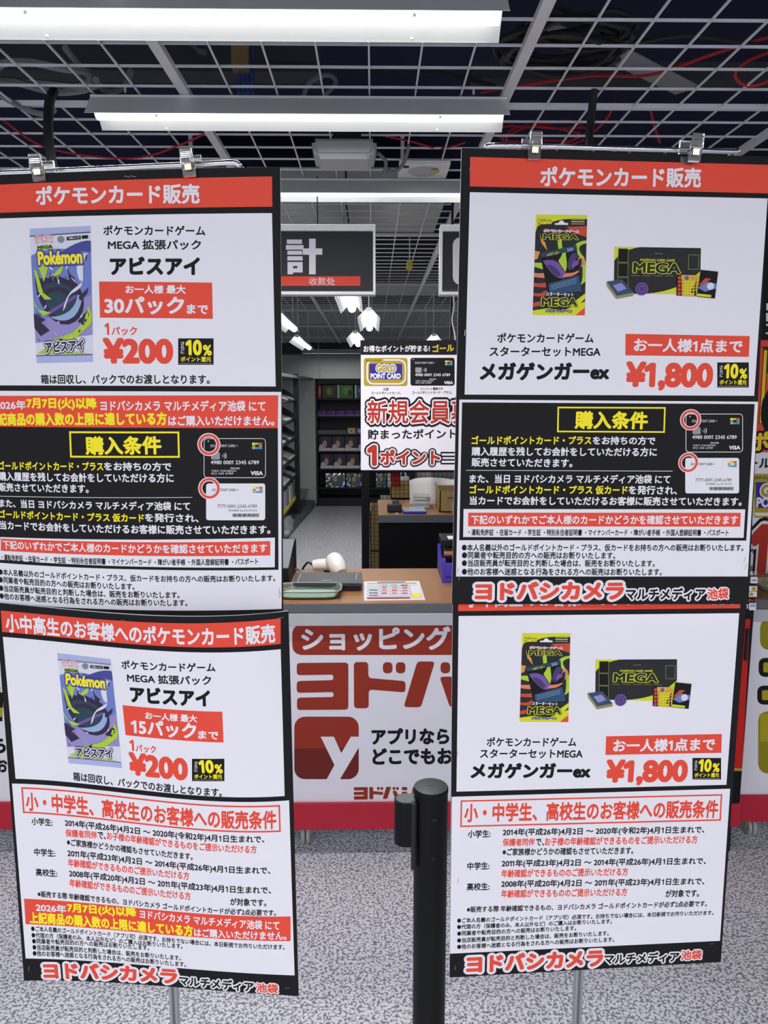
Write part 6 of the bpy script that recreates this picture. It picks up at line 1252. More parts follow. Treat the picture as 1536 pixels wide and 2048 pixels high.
  ('p',((97.9,212.8),(98.2,215.2),(99.2,216.9),(100.8,218),(103.2,218.4),(118.8,218.6),(121.4,218.9),(123.8,219.8),(125.9,221.2),(127.7,223.1),(129.7,225.6),(131.2,227.9),(132.4,230.4),(133.2,233),(133.6,235.7),(134.6,246.7),(135.2,249.1),(136.4,250.9),(138.2,252),(140.7,252.3),(142.9,252.3),(145.2,251.9),(146.9,250.8),(147.8,249),(148,246.5),(146.7,228.8),(146.4,226),(145.6,223.4),(144.5,220.9),(142.9,218.6),(136.6,210.4),(134.8,208.5),(132.7,207.1),(130.3,206.3),(127.7,206),(103.2,206),(100.9,206.4),(99.2,207.4),(98.2,209.1),(97.9,211.6)),'B',1),
 ],
 'HP':[
  ('q',((-50.8,1826.8),(521.5,1827.4),(522.8,1767),(-51.1,1766.5)),'K',1),
  ('q',((-50.1,1766.5),(522.8,1767),(533.6,1279.7),(-52.3,1280.6)),'W',1),
  ('t','お得なポイントが貯まる!',100.2,1792.3,0.0078,278.9,28,'W',0.03,2),
  ('t','ゴール',296.2,1794.8,0.0537,91.4,31.9,'must',0.05,2),
  ('p',((136.3,1754.1),(141.2,1752.8),(144.9,1749.3),(146.2,1744.4),(146.7,1647),(145.4,1642.1),(141.7,1638.5),(136.8,1637.2),(-28.4,1637.2),(-33.4,1638.5),(-37,1642.1),(-38.3,1647),(-37.9,1744.3),(-36.6,1749.1),(-32.9,1752.7),(-28,1754)),'mustd',2),
  ('p',((112.6,1748.3),(126.2,1744.7),(136.2,1734.9),(139.9,1721.6),(140.1,1670.5),(136.5,1657),(126.6,1647.2),(112.9,1643.6),(0.4,1643.5),(-13.3,1647.1),(-23.2,1657),(-26.8,1670.4),(-26.6,1721.5),(-23,1734.9),(-13,1744.6),(0.6,1748.2)),'W',3),
  ('p',((110.7,1742.9),(122.5,1739.8),(131.2,1731.3),(134.5,1719.6),(134.7,1672.9),(131.5,1661.2),(122.8,1652.6),(110.9,1649.4),(2.9,1649.4),(-9,1652.5),(-17.7,1661.1),(-20.9,1672.8),(-20.7,1719.6),(-17.5,1731.2),(-8.8,1739.7),(3,1742.9)),'mustd',4),
  ('q',((-14.8,1729.8),(123.6,1729.8),(123.8,1665.1),(-14.9,1665)),'ind3',5),
  ('q',((-32.9,1749.1),(43.5,1749.2),(43.5,1737.6),(-33,1737.5)),'mustd',5),
  ('t','ヨドバシカメラ',2.8,1743.8,0.0006,61.7,8.2,'K',0.03,6),
  ('t','GOLD',55.9,1710.9,0.0005,84,30.1,'mustd',0.06,6,(('W',0.1),)),
  ('t','POINT CARD',53.9,1678.7,0.0003,127.7,23.4,'W',0.05,6),
  ('p',((335.5,1754.7),(340.2,1753.5),(343.7,1750.1),(345,1745.6),(346.3,1647.9),(345.1,1643.3),(341.7,1639.9),(337.1,1638.7),(168.5,1638.7),(163.8,1639.9),(160.4,1643.3),(159.1,1647.9),(158.6,1745.5),(159.8,1750),(163.2,1753.4),(167.8,1754.6)),'K',2),
  ('t','GOLD POINT CARD +',219.2,1733.9,0.0006,83.9,8.1,'W',0.01,3),
  ('q',((304.9,1743.1),(314.6,1743.2),(314.7,1737.1),(305,1737.1)),'Y',3),
  ('q',((315.5,1743.2),(325.2,1743.2),(325.3,1737.1),(315.5,1737.1)),'must',3),
  ('q',((326,1743.2),(335.8,1743.2),(335.8,1737.1),(326.1,1737.1)),'R',3),
  ('q',((305,1736.6),(314.7,1736.6),(314.8,1730.6),(305.1,1730.6)),'olive',3),
  ('q',((315.6,1736.6),(325.3,1736.6),(325.4,1730.6),(315.6,1730.6)),'K',3),
  ('q',((326.1,1736.6),(335.9,1736.6),(335.9,1730.6),(326.2,1730.6)),'grn',3),
  ('q',((305.1,1730.1),(314.8,1730.1),(314.9,1724),(305.1,1724)),'sky',3),
  ('q',((315.6,1730.1),(325.4,1730.1),(325.4,1724),(315.7,1724)),'blu3',3),
  ('q',((326.2,1730.1),(335.9,1730.1),(336,1724),(326.3,1724)),'blu3',3),
  ('p',((202.6,1714.8),(204.4,1714.3),(205.8,1712.9),(206.3,1711.1),(206.4,1696.4),(205.9,1694.6),(204.6,1693.2),(202.7,1692.7),(183.1,1692.7),(181.2,1693.2),(179.9,1694.6),(179.4,1696.4),(179.3,1711.1),(179.8,1712.9),(181.1,1714.3),(183,1714.8)),'G4',3),
  ('t',')',214.3,1703.8,0.0004,2.8,7,'W',0.02,3),
  ('t',')',219.5,1703.8,0.0004,3.7,12.7,'W',0.02,3),
  ('t',')',224.6,1703.8,0.0004,4.7,18.5,'W',0.02,3),
  ('t','4980 0001 2345 6789',252.8,1684.1,0.0004,148.6,11.6,'W',0.015,3),
  ('t','00/00',253.4,1666.1,0.0003,28.1,5.8,'W',0,3),
  ('t','TARO YODOBASHI',218.4,1658.5,0.0003,75.8,5.2,'W',0,3),
  ('t','012 345 6789',214.3,1650.3,0.0002,67.4,5.8,'W',0,3),
  ('t','VISA',320.5,1651.5,0.0002,38.4,12.8,'W',0.05,3),
  ('p',((167.9,1747.7),(172.5,1750),(172.5,1745.4)),'W',3),
  ('t','元祖',55.2,1624,0.0001,23.3,12.3,'K',0.028,2),
  ('t','ゴールドポイントカード。',55.4,1608.3,0,125.2,12.8,'K',0.028,2),
  ('t','クレジット機能付き',248.4,1625.9,0.0104,95,12.3,'K',0.028,2),
  ('t','ゴールドポイントカード・プラス。',251.1,1610.2,0.0058,169.7,12.8,'K',0.028,2),
  ('t','新規会員募集',242.1,1528.6,0.0025,531.8,101.4,'R2',0.02,4,(('W',0.06),('K',0.15))),
  ('t','貯まったポイント',167.1,1434.5,0.0072,379.4,42.9,'K',0.03,2),
  ('t','1',-3.6,1343.5,-0.0011,41.7,91.5,'R2',0.06,4,(('W',0.05),('K',0.12))),
  ('t','ポイント',159.2,1335.8,-0.0011,259.8,66.5,'R2',0.05,4,(('W',0.07),('K',0.17))),
  ('q',((289.9,1358.8),(427.9,1358.6),(428.3,1335.5),(290.1,1335.6)),'K',2),
  ('q',((295,1351.7),(423,1351.6),(423.2,1342.5),(295.1,1342.7)),'W',3),
  ('q',((290.2,1327.6),(428.5,1327.4),(428.9,1304.2),(290.5,1304.4)),'K',2),
  ('q',((295.4,1320.5),(423.5,1320.4),(423.7,1311.3),(295.5,1311.4)),'W',3),
 ],
 'S1':[
  ('q',((-775.7,2321.9),(4.1,2324.2),(3.6,2065),(-785,2063.6)),'SG',1),
  ('q',((-383.9,2288.7),(-316.3,2288.9),(-316.6,2269.8),(-384.3,2269.6)),'W',2),
  ('q',((-388.4,2264.6),(-309.3,2264.9),(-309.6,2245.1),(-388.7,2244.9)),'W',2),
  ('q',((-382.6,2240),(-316.5,2240.2),(-316.8,2223.2),(-382.9,2223)),'W',2),
  ('q',((-383,2216.4),(-314.6,2216.6),(-314.9,2198.4),(-383.4,2198.3)),'W',2),
  ('q',((-382.9,2191.7),(-315,2191.8),(-315.3,2174.2),(-383.2,2174)),'W',2),
  ('q',((-383.2,2174),(-358.1,2174.1),(-358.8,2138.2),(-383.9,2138.1)),'W',2),
  ('q',((-339.3,2174.1),(-315.3,2174.2),(-315.4,2164.2),(-339.4,2164.2)),'W',2),
  ('q',((-358.3,2164.1),(-315.4,2164.2),(-315.7,2146),(-358.6,2145.9)),'W',2),
  ('q',((-284.4,2292.8),(-254.9,2292.9),(-256.9,2138.4),(-286.7,2138.3)),'W',2),
  ('q',((-313.5,2250.6),(-225.8,2250.8),(-226.1,2223.4),(-313.9,2223.2)),'W',2.5),
  ('t','会',-500.9,2216.1,0.0025,165.1,156.6,'W',0.08,2),
  ('q',((-662.9,2128.7),(-55.4,2129.9),(-55.6,2088.3),(-664.2,2087.1)),'R',2),
  ('t','收款处',-228.4,2108,0.002,117.5,35.5,'W',0.01,3),
 ],
 'S2':[
  ('q',((311.6,2332.2),(897.3,2333.9),(906.9,2074),(314.6,2072.8)),'SG',1),
  ('p',((566.3,2301.2),(583.5,2296.8),(596.4,2284.8),(601.4,2268.4),(604.8,2127.4),(600.5,2110.7),(588.1,2098.5),(570.9,2094),(397.9,2093.6),(380.5,2098.1),(367.7,2110.3),(362.8,2126.9),(360.9,2267.7),(365.3,2284.2),(377.7,2296.3),(394.8,2300.7)),'W',2),
 ],
 'BN':[
  ('q',((1355.8,2304.8),(1878.4,2306.6),(2014.8,943.3),(1453.2,945.1)),'W',1),
  ('q',((1406.5,2305),(1878.4,2306.6),(1929.2,1798.8),(1440,1798.3)),'K',2),
  ('q',((1450.6,1933.8),(1527.1,1934),(1529.1,1909),(1452.5,1908.9)),'W',3),
  ('q',((1452.2,1898.9),(1529.9,1899),(1532.2,1868.9),(1454.4,1868.8)),'W',3),
  ('q',((1455.1,1859.8),(1533,1859.9),(1533.5,1852.8),(1455.7,1852.7)),'W',3),
  ('q',((1456.4,1829.1),(1535.4,1829.2),(1535.9,1823.1),(1456.8,1823)),'W',3),
  ('q',((1438.7,1800.8),(1929,1801.3),(1970.7,1384.5),(1444,1385)),'R',3),
  ('q',((1444.7,1777),(1931.4,1777.5),(1931.8,1773.4),(1445,1773)),'K',4),
  ('q',((1454.9,1765.4),(1466.5,1763.9),(1471,1494.2),(1457.7,1495.2)),'mustb',5),
  ('q',((1451.2,1773),(1539.9,1773.1),(1547.1,1681.3),(1457,1681.3)),'SG',4),
  ('q',((1452.5,1768.2),(1469.3,1766),(1469,1761),(1452.1,1763.2)),'K',4),
  ('q',((1469.1,1766.3),(1473.7,1491.4),(1468.4,1491.7),(1463.9,1766.5)),'K',4.3),
  ('q',((1473.6,1491.4),(1455,1492.8),(1455,1498),(1473.6,1496.6)),'K',4),
  ('q',((1455.1,1492.8),(1452.3,1768.1),(1457.5,1767.8),(1460.4,1492.5)),'K',4.3),
  ('t','ポイント',1580.7,1427,-0.0008,313.4,73.9,'mustb',0.05,6,(('K',0.12),)),
  ('t','0',1549,1542.1,-0.0003,124.1,172,'mustb',0.08,6,(('K',0.14),)),
  ('t','ールドポイント',1587.3,1345.2,-0.0012,336.1,42.6,'K',0.03,3),
  ('p',((1751.6,1302.4),(1755.4,1301.4),(1758.4,1298.7),(1759.8,1294.9),(1773.4,1140.6),(1772.8,1136.8),(1770.2,1134),(1766.6,1133),(1469.8,1133.7),(1466,1134.7),(1463,1137.5),(1461.7,1141.3),(1450.5,1295.4),(1451.3,1299.1),(1453.8,1301.9),(1457.5,1302.9)),'mustd',3),
  ('q',((1459.8,1270.9),(1740.5,1270.4),(1749.2,1170.9),(1467.1,1171.5)),'ind3',4),
  ('t','ヨドバシカメラ',1503.4,1288.4,-0.0015,96.2,11.8,'K',0.03,5),
  ('t','GOLD',1558.7,1238.6,-0.0018,154.5,49.5,'mustd',0.06,5,(('W',0.09),)),
  ('t','POINT CARD',1585.9,1192.9,-0.002,236.6,40.5,'W',0.05,5),
  ('q',((1464.1,1153.2),(1750.8,1152.6),(1751.8,1140.6),(1465,1141.3)),'W',4),
  ('t','10',1545.8,997.1,-0.003,176.4,231.5,'R2',0.06,6,(('W',0.04),('K',0.09))),
 ],
 'CR':[
  ('p',((1627.3,840.8),(1642.1,836.7),(1653.6,825.9),(1658.9,811),(1663.6,759.7),(1661.1,744.8),(1651.5,733.9),(1637.4,730),(1360.9,731.3),(1346.1,735.4),(1334.7,746.4),(1329.7,761.3),(1325.9,812.5),(1328.7,827.3),(1338.4,838),(1352.5,841.9)),'olv',1),
  ('p',((1422,702.7),(1432.3,699.9),(1440.2,692.3),(1443.7,681.9),(1445.9,655.1),(1444,644.7),(1437.3,637.1),(1427.4,634.4),(1353.9,634.8),(1343.7,637.6),(1335.7,645.3),(1332.3,655.7),(1330.3,682.5),(1332.2,692.8),(1339,700.4),(1348.8,703.1)),'K',1),
  ('p',((1422.3,686.4),(1425,685.6),(1427.1,683.6),(1428,680.9),(1429.9,656.3),(1429.4,653.5),(1427.7,651.6),(1425.1,650.8),(1353.7,651.2),(1351,652),(1348.9,654),(1348,656.7),(1346.2,681.3),(1346.7,684),(1348.5,686),(1351.1,686.8)),'olv2',2),
  ('p',((1430,602.5),(1440.3,599.6),(1448.2,591.9),(1451.8,581.4),(1454,554.3),(1452.1,543.7),(1445.3,536.1),(1435.4,533.3),(1356.6,533.8),(1346.3,536.6),(1338.3,544.4),(1334.8,555),(1332.9,582),(1334.8,592.5),(1341.6,600.1),(1351.4,602.9)),'K',1),
  ('p',((1430.2,585.9),(1432.9,585.2),(1435,583.1),(1435.9,580.4),(1437.9,555.5),(1437.4,552.7),(1435.6,550.7),(1433,549.9),(1356.4,550.4),(1353.7,551.2),(1351.6,553.2),(1350.7,556),(1348.8,580.9),(1349.4,583.6),(1351.1,585.6),(1353.7,586.3)),'olv2',2),
  ('p',((1548.3,507.6),(1564.7,503),(1577.5,490.7),(1583.3,473.9),(1597.6,310.1),(1594.7,293),(1583.9,280.5),(1568.1,276),(1390.9,277.4),(1374.4,282.1),(1361.6,294.7),(1356,311.8),(1344,475.4),(1347,492.1),(1357.8,504.3),(1373.5,508.6)),'olv',1),
  ('q',((1347.5,500.5),(1575.8,499),(1584.8,395.2),(1355.1,396.8)),'olv2',2),
 ],
 'CL':[
  ('q',((-1397.2,598.2),(-1263.1,597.5),(-1267.1,542.8),(-1401.6,543.6)),'K',1),
  ('q',((-1395.6,617.8),(-1269.9,617.1),(-1271.5,595.3),(-1397.3,596.1)),'olv2',1),
  ('q',((-1401.6,543.6),(-1268.4,542.8),(-1270.8,509.8),(-1404.3,510.7)),'olv2',2),
  ('q',((-1404.3,510.7),(-1271.7,509.8),(-1272.9,493.5),(-1405.6,494.4)),'K',1),
  ('t','アプリ',-1362.9,404.1,-0.0068,100.1,53.6,'K',0.05,1),
  ('t','ら',-1290.2,405.8,-0.0068,45.1,58.1,'K',0.05,1),
  ('t','でもお',-1332.6,332.3,-0.0073,130.7,54.1,'K',0.05,1),
 ],
 'KI':[
  ('t','5%',1247.2,1018,-0.0034,13.6,13.3,'W',0.03,1),
  ('t','ポイント',1262.3,1021.6,-0.0033,13.1,4.6,'W',0.02,1),
  ('t','還元',1262.8,1015.4,-0.0034,11.1,5.1,'W',0.02,1),
  ('p',((1268,1005.2),(1269.1,1004.9),(1269.9,1004.1),(1270.2,1003.1),(1271.5,985.7),(1271.3,984.6),(1270.6,983.9),(1269.6,983.6),(1250.5,983.7),(1249.4,984),(1248.7,984.7),(1248.3,985.8),(1247,1003.2),(1247.2,1004.2),(1247.9,1005),(1248.9,1005.2)),'W',1),
  ('p',((1241.9,1005.3),(1242.9,1005),(1243.7,1004.2),(1244,1003.2),(1245.3,985.8),(1245.1,984.7),(1244.4,984),(1243.4,983.7),(1241.4,983.7),(1240.4,984),(1239.6,984.8),(1239.2,985.8),(1238,1003.2),(1238.2,1004.3),(1238.9,1005),(1239.9,1005.3)),'W',1),
  ('q',((1251.5,997),(1266.6,997),(1267.1,990.8),(1252,990.9)),'G4',2),
  ('p',((1269.3,974.4),(1270.1,974.2),(1270.7,973.6),(1270.9,972.8),(1272,958.9),(1271.8,958.2),(1271.3,957.6),(1270.6,957.4),(1243.8,957.5),(1243,957.7),(1242.4,958.3),(1242.2,959),(1241.2,972.9),(1241.3,973.7),(1241.8,974.3),(1242.6,974.5)),'W',1),
  ('p',((1265,971.3),(1265.8,971.1),(1266.4,970.5),(1266.6,969.8),(1267.3,960.5),(1267.1,959.7),(1266.6,959.2),(1265.9,959),(1255.8,959),(1255,959.2),(1254.4,959.8),(1254.2,960.5),(1253.5,969.8),(1253.6,970.6),(1254.2,971.1),(1254.9,971.3)),'olv2',2),
  ('p',((1270.2,955.8),(1270.9,955.6),(1271.5,955.1),(1271.8,954.3),(1272.9,938.8),(1272.8,938),(1272.3,937.5),(1271.5,937.3),(1243.2,937.4),(1242.4,937.6),(1241.8,938.2),(1241.6,938.9),(1240.5,954.4),(1240.6,955.2),(1241.1,955.7),(1241.9,955.9)),'W',1),
  ('p',((1257.3,952.3),(1258.1,952.1),(1258.7,951.5),(1258.9,950.7),(1259.6,942),(1259.4,941.2),(1258.9,940.6),(1258.2,940.4),(1250.1,940.4),(1249.3,940.7),(1248.7,941.2),(1248.4,942),(1247.8,950.8),(1248,951.5),(1248.5,952.1),(1249.2,952.3)),'olv2',2),
  ('t','ポット',1258,925.4,-0.0396,28.9,11.4,'R',0.04,1),
  ('t','%',1243.5,904.8,-0.004,7.1,15.6,'W',0.03,1),
  ('p',((1270,916.6),(1271,916.3),(1271.8,915.5),(1272.2,914.5),(1273.7,893.8),(1273.5,892.7),(1272.8,892),(1271.8,891.7),(1252.1,891.8),(1251,892.1),(1250.2,892.8),(1249.9,893.9),(1248.4,914.6),(1248.6,915.6),(1249.3,916.4),(1250.3,916.7)),'W',1),
  ('p',((1268.3,912.5),(1269.1,912.2),(1269.7,911.7),(1269.9,910.9),(1270.4,904.7),(1270.2,903.9),(1269.7,903.3),(1269,903.1),(1254.3,903.2),(1253.5,903.4),(1252.9,904),(1252.6,904.7),(1252.2,911),(1252.3,911.7),(1252.9,912.3),(1253.6,912.5)),'sky',2),
  ('q',((1240,861.7),(1256.3,861.6),(1266.3,331.2),(1238.5,331.4)),'R3',1),
  ('q',((1238.5,331.4),(1266.3,331.2),(1266.4,321.8),(1238.7,322)),'mustd',1),
 ],
 'PS':[
  ('q',((-35.1,2783.4),(170.9,2789.6),(175.5,2521.1),(-30.8,2515.1)),'W',1),
  ('q',((15.6,2773.6),(118.9,2777.6),(118.5,2766.8),(15.6,2762.9)),'K',2),
  ('q',((-21.9,2755.4),(159.3,2761.7),(158.6,2749.2),(-21.8,2743)),'mustd',2),
  ('q',((-23.9,2738.6),(160.4,2743),(169.6,2539.3),(-23.1,2534.5)),'pale',2),
  ('q',((-24.6,2709.4),(133.3,2714.1),(133.1,2709.8),(-24.5,2705.1)),'G4',3),
  ('q',((-24.2,2672),(134,2676.5),(133.8,2672.3),(-24.2,2667.8)),'G4',3),
  ('q',((-23.9,2635.6),(134.7,2639.9),(134.5,2635.8),(-23.9,2631.5)),'G4',3),
  ('q',((-23.7,2600.1),(135.4,2604.2),(135.2,2600.2),(-23.6,2596.1)),'G4',3),
  ('q',((-23.4,2567.1),(136.1,2571),(135.9,2567.1),(-23.3,2563.2)),'G4',3),
  ('q',((23.4,2732.7),(22.7,2563),(22.1,2562.9),(22.8,2732.6)),'G4',3),
  ('q',((59.7,2732.2),(59.7,2562.5),(59,2562.3),(59.1,2732)),'G4',3),
  ('q',((96,2731.8),(96.6,2562.1),(96,2561.7),(95.3,2731.4)),'G4',3),
  ('q',((132.3,2731.4),(133.5,2561.6),(132.9,2561.1),(131.6,2730.8)),'G4',3),
  ('q',((168.6,2730.9),(170.5,2561.2),(169.8,2560.5),(167.9,2730.2)),'G4',3),
  ('q',((30.4,2699.6),(49,2699.4),(48.7,2682.4),(30.2,2682.6)),'R',4),
  ('q',((67.1,2699.1),(86.1,2698.8),(85.6,2681.8),(66.7,2682.1)),'salm',4),
  ('q',((103.8,2698.6),(123.2,2698.3),(122.5,2681.3),(103.2,2681.6)),'R',4),
  ('q',((-15,2658.1),(16.2,2657.7),(16.1,2647.7),(-14.9,2648.2)),'G1',4),
  ('q',((29.9,2659.1),(48.2,2658.9),(47.9,2642.4),(29.7,2642.6)),'salm',4),
  ('q',((66.1,2658.6),(84.8,2658.4),(84.3,2641.8),(65.7,2642.1)),'R',4),
  ('q',((102.3,2658.1),(121.4,2657.8),(120.7,2641.3),(101.7,2641.6)),'salm',4),
  ('q',((-14.8,2618.8),(15.9,2618.4),(15.9,2608.7),(-14.7,2609.2)),'G1',4),
  ('q',((29.5,2619.8),(47.5,2619.5),(47.2,2603.5),(29.3,2603.7)),'R',4),
  ('q',((65.2,2619.3),(83.6,2619),(83.1,2603),(64.8,2603.2)),'salm',4),
  ('q',((100.8,2618.8),(119.7,2618.5),(119,2602.5),(100.2,2602.7)),'R',4),
  ('q',((-14.6,2585.3),(15.7,2584.9),(15.7,2575.5),(-14.6,2575.9)),'G1',4),
  ('q',((134,2710.2),(163,2713.2),(163.1,2609.8),(131.4,2605.5)),'W',3),
  ('q',((131.4,2605.5),(163.5,2609.8),(163.3,2560.9),(132.6,2556.7)),'Y',3),
  ('q',((-21.7,2553.6),(125.7,2556.1),(124.8,2536.2),(-21.5,2533.7)),'B',3),
  ('q',((29.4,2729),(52.9,2730.5),(52.8,2720),(29.4,2718.6)),'olv2',3),
  ('q',((99.8,2728.9),(124.6,2730.3),(124.2,2718.1),(99.4,2716.7)),'K',3),
  ('q',((63.7,2736.4),(87.3,2736.1),(86.7,2716.9),(63.3,2717.2)),'sky',3),
 ],
}
counter('checkout_counter', 'white checkout counter in the centre gap with big red lettering and crimson base band', -.39, 1.12, 2.5, 3.0, PRINTS['CF'], casters=(-.245, 1.0))
worktop('wood-look worktop with grey edge on the centre checkout counter', -.40, 1.125, 2.49, 3.004)
counter('checkout_counter', 'white counter with yellow and black print seen left of the lower left poster', -2.2, -.41, 2.52, 3.0, PRINTS['CL'], casters=(-1.2,))
worktop('worktop on the counter behind the left posters', -2.2, -.41, 2.51, 3.0)
counter('checkout_counter', 'white counter with olive rounded shapes at the right picture edge', 1.29, 2.9, 2.53, 3.05, PRINTS['CR'], casters=(1.382, 2.6))
worktop('wood-look worktop of the counter at the right picture edge', 1.29, 2.9, 2.52, 3.05)
# kiosk pillar
k = empty('pay_terminal_stand', (1.21, 2.6, 0), 'black upright payment stand with stickers beside the right poster', 'payment stand')
b = MB().box(1.13, 2.465, .2, 1.268, 2.75, 1.0, BLACKM, .003); b.prism([(2.465, .999), (2.75, .999), (2.75, 1.05), (2.6, 1.05)], 'x', 1.13, 1.268, GREYE)
b.box(1.14, 2.5, 0, 1.262, 2.7, .2, BLACKM)
b.build('body', k)
b = MB(); pr = Print(lambda u, v, h: np.stack([u/1000, np.full_like(u, 2.4645)-h, v/1000], 1), .0003, True); pr.items(PRINTS['KI']); pr.into(b); b.build('sticker_sheet', k)
MB().box(1.243, 2.452, .72, 1.252, 2.464, .83, BLACK, .002).build('handle', k)
MB().box(1.16, 2.486, .1, 1.284, 2.496, .2, CRIM, .002).build('base_band', k)

# ------------------------------------------------------------------ hanging posters and signs
def board(name, label, cat, key, D, x0, z0, x1, z1, th, back, wires=(), group=None, surf=None):
    o = empty(name, ((x0+x1)/2, D, z0), label, cat, group)
    b = MB().box(x0, D, z0, x1, D+th, z1, back)
    pr = Print(lambda u, v, h: np.stack([u/1000, np.full_like(u, D)-h, v/1000], 1), .0004, True); pr.items(PRINTS[key]); pr.into(b)
    b.build('printed_panel', o)
    for x in wires: MB().tube([(x, D+th/2, z1-.005), (x, D+th/2, 2.56)], .0022, mat('wire_grey', (160,160,160), .4), 6).build('hanging_wire', o)
    return o
board('hanging_poster', 'white hanging poster with gold and black point cards and big red characters', 'poster', 'HP', 3.3, (-0.0528, 3.3000, 1.3668)[0], (0.1161, 3.3000, 1.2806)[2], .83, (0.1144, 3.3000, 1.8269)[2], .012, BLACK, (.44, .75))
for nm, key, x0, x1, lb in (('checkout_sign', 'S1', -1.0, .013, 'dark hanging checkout sign with white character and red Chinese strip'), ('checkout_sign', 'S2', .303, 1.3, 'dark hanging sign with a rounded white corner shape, cut off by the right poster')):
    o = empty(nm, ((x0+x1)/2, 3.6, 2.05), lb, 'sign'); z1 = (-0.1007, 3.6000, 2.3520)[2]; z0 = (-0.1027, 3.6000, 2.0481)[2]
    b = MB().box(x0+.004, 3.6, z0+.004, x1-.004, 3.64, z1-.004, mat('sign_face', (50,51,56), .3))
    pr = Print(lambda u, v, h: np.stack([u/1000, np.full_like(u, 3.6)-h, v/1000], 1), .0004, True); pr.items(PRINTS[key]); pr.into(b); b.build('face_panel', o)
    f = MB()
    WHITES = mat('sign_white', (244,244,246), .4)
    f.box(x0, 3.585, z1-.028, x1, 3.65, z1, WHITES, .002); f.box(x0, 3.585, z0, x1, 3.65, z0+.014, WHITES, .002); f.box(x0, 3.585, z0+.014, x0+.011, 3.65, z1-.028, WHITES); f.box(x1-.011, 3.585, z0+.014, x1, 3.65, z1-.028, WHITES)
    f.build('frame', o)
    for x in ((x0+.25, x1-.25) if key == 'S2' else (x0+.22, (-0.2460, 3.6000, 2.3515)[0])): MB().tube([(x, 3.61, z1-.01), (x, 3.61, 2.56)], .0025, BLACKM, 6).build('hanging_wire', o)
board('hanging_banner', 'tall red and yellow point banner hanging beyond the right poster edge', 'banner', 'BN', 2.9, (1.4181, 2.9000, 1.3936)[0], (1.4608, 2.9000, 0.9596)[2], 2.0, 2.45, .01, BLACK, (1.8,))
cable('hanging_cable', 'thin white cable hanging beside the right poster under the cut-off sign', [(0.3630, 3.5800, 2.0508), (0.3682, 3.5800, 1.9981), (0.3570, 3.5500, 1.9335), (0.3638, 3.5000, 1.8746), (0.3583, 3.4000, 1.8266)], .003, mat('white_cable', (200,200,196), .5))
MB().box((0.3835, 3.9000, 2.0624)[0], 3.9, 1.75, (0.3933, 3.9000, 2.0624)[0], 3.92, 2.55, BLACKM).build('hanging_rod', label='thin black rod hanging from the ceiling beside the right poster', cat='rod')

# ------------------------------------------------------------------ the four printed sheets
def lagr(N, x):
    w = []
    for i in range(len(N)):
        t = np.ones_like(x)
        for k in range(len(N)):
            if k != i: t = t*(x-N[k])/(N[i]-N[k])
        w.append(t)
    return np.array(w)
def sheet_surf(key):
    U, V, P = SHEETS[key]; P = np.array(P)
    def S(u, v): return np.einsum('in,jn,ijk->nk', lagr(V, v), lagr(U, u), P)
    def surf(u, v, h):
        u = np.asarray(u, float); v = np.asarray(v, float)
        n = np.cross(S(u+1, v)-S(u-1, v), S(u, v+1)-S(u, v-1)); n /= np.linalg.norm(n, axis=1)[:, None]
        return S(u, v)+n*np.asarray(h).reshape(-1, 1)
    return U[-1], V[-1], surf
STAPLE = mat('steel_staple', (190,190,194), .25, 1.0)
def poster(key, label, staples):
    W, H, surf = sheet_surf(key)
    c0 = surf([W/2], [H], [0])[0]
    o = empty('price_poster', tuple(c0), label, 'poster', 'card sale posters on the two stands')
    b = MB(); nu, nv = 54, 72
    u, v = np.meshgrid(np.linspace(0, W, nu+1), np.linspace(0, H, nv+1)); n = (nu+1)*(nv+1)
    idx = lambda i, j: i*(nu+1)+j
    b.add(surf(u.ravel(), v.ravel(), np.zeros(n)), [[idx(i, j), idx(i+1, j), idx(i+1, j+1), idx(i, j+1)] for i in range(nv) for j in range(nu)], ink('K'), True)
    b.add(surf(u.ravel(), v.ravel(), np.full(n, -.0025)), [[idx(i, j), idx(i, j+1), idx(i+1, j+1), idx(i+1, j)] for i in range(nv) for j in range(nu)], ink('W'), True)
    ring = [(W*k/nu, 0) for k in range(nu)]+[(W, H*k/nv) for k in range(nv)]+[(W-W*k/nu, H) for k in range(nu)]+[(0, H-H*k/nv) for k in range(nv)]
    ru = np.array([q[0] for q in ring]); rv = np.array([q[1] for q in ring]); m = len(ring)
    b.add(np.concatenate([surf(ru, rv, np.zeros(m)), surf(ru, rv, np.full(m, -.0025))]), [[i, (i+1) % m, m+(i+1) % m, m+i] for i in range(m)], ink('W'))
    pr = Print(surf, base=.0004); pr.items(PRINTS[key]); pr.into(b)
    b.build('printed_sheet', o)
    for (su, sv, ang) in staples:
        du, dv = 4*math.cos(ang), 4*math.sin(ang)
        q = surf([su-du, su+du], [sv-dv, sv+dv], [.0008, .0008]); MB().tube([tuple(q[0]), tuple(q[1])], .0004, STAPLE, 5).build('staple', o)
    return o, surf, W, H
RT = poster('RT', 'upper right poster, black with red title band and price 1,800', [(12, -25, 1.4), (10, -240, 1.5), (8, -575, 1.5), (10, -585, 1.5), (422, -560, 1.3), (424, -570, 1.3)])
RL = poster('RL', 'lower right poster with school-age conditions, tucked under the 1,800 poster', [(9, -270, 1.5), (12, -480, 1.5), (9, -630, 1.5), (425, -612, 0), (210, -630, 0)])
LT = poster('LT', 'upper left poster with price 200 and a foil pack picture, cut by the frame edge', [(236, -8, -.2), (244, -8, -.2), (430, -560, 1.4), (431, -566, 1.4)])
LL = poster('LL', 'lower left wavy poster with price 200 and limit of fifteen packs', [(196, -9, 0), (420, -8, 0), (10, -185, 1.5), (10, -575, 1.4), (415, -583, 0), (200, -585, 0)])

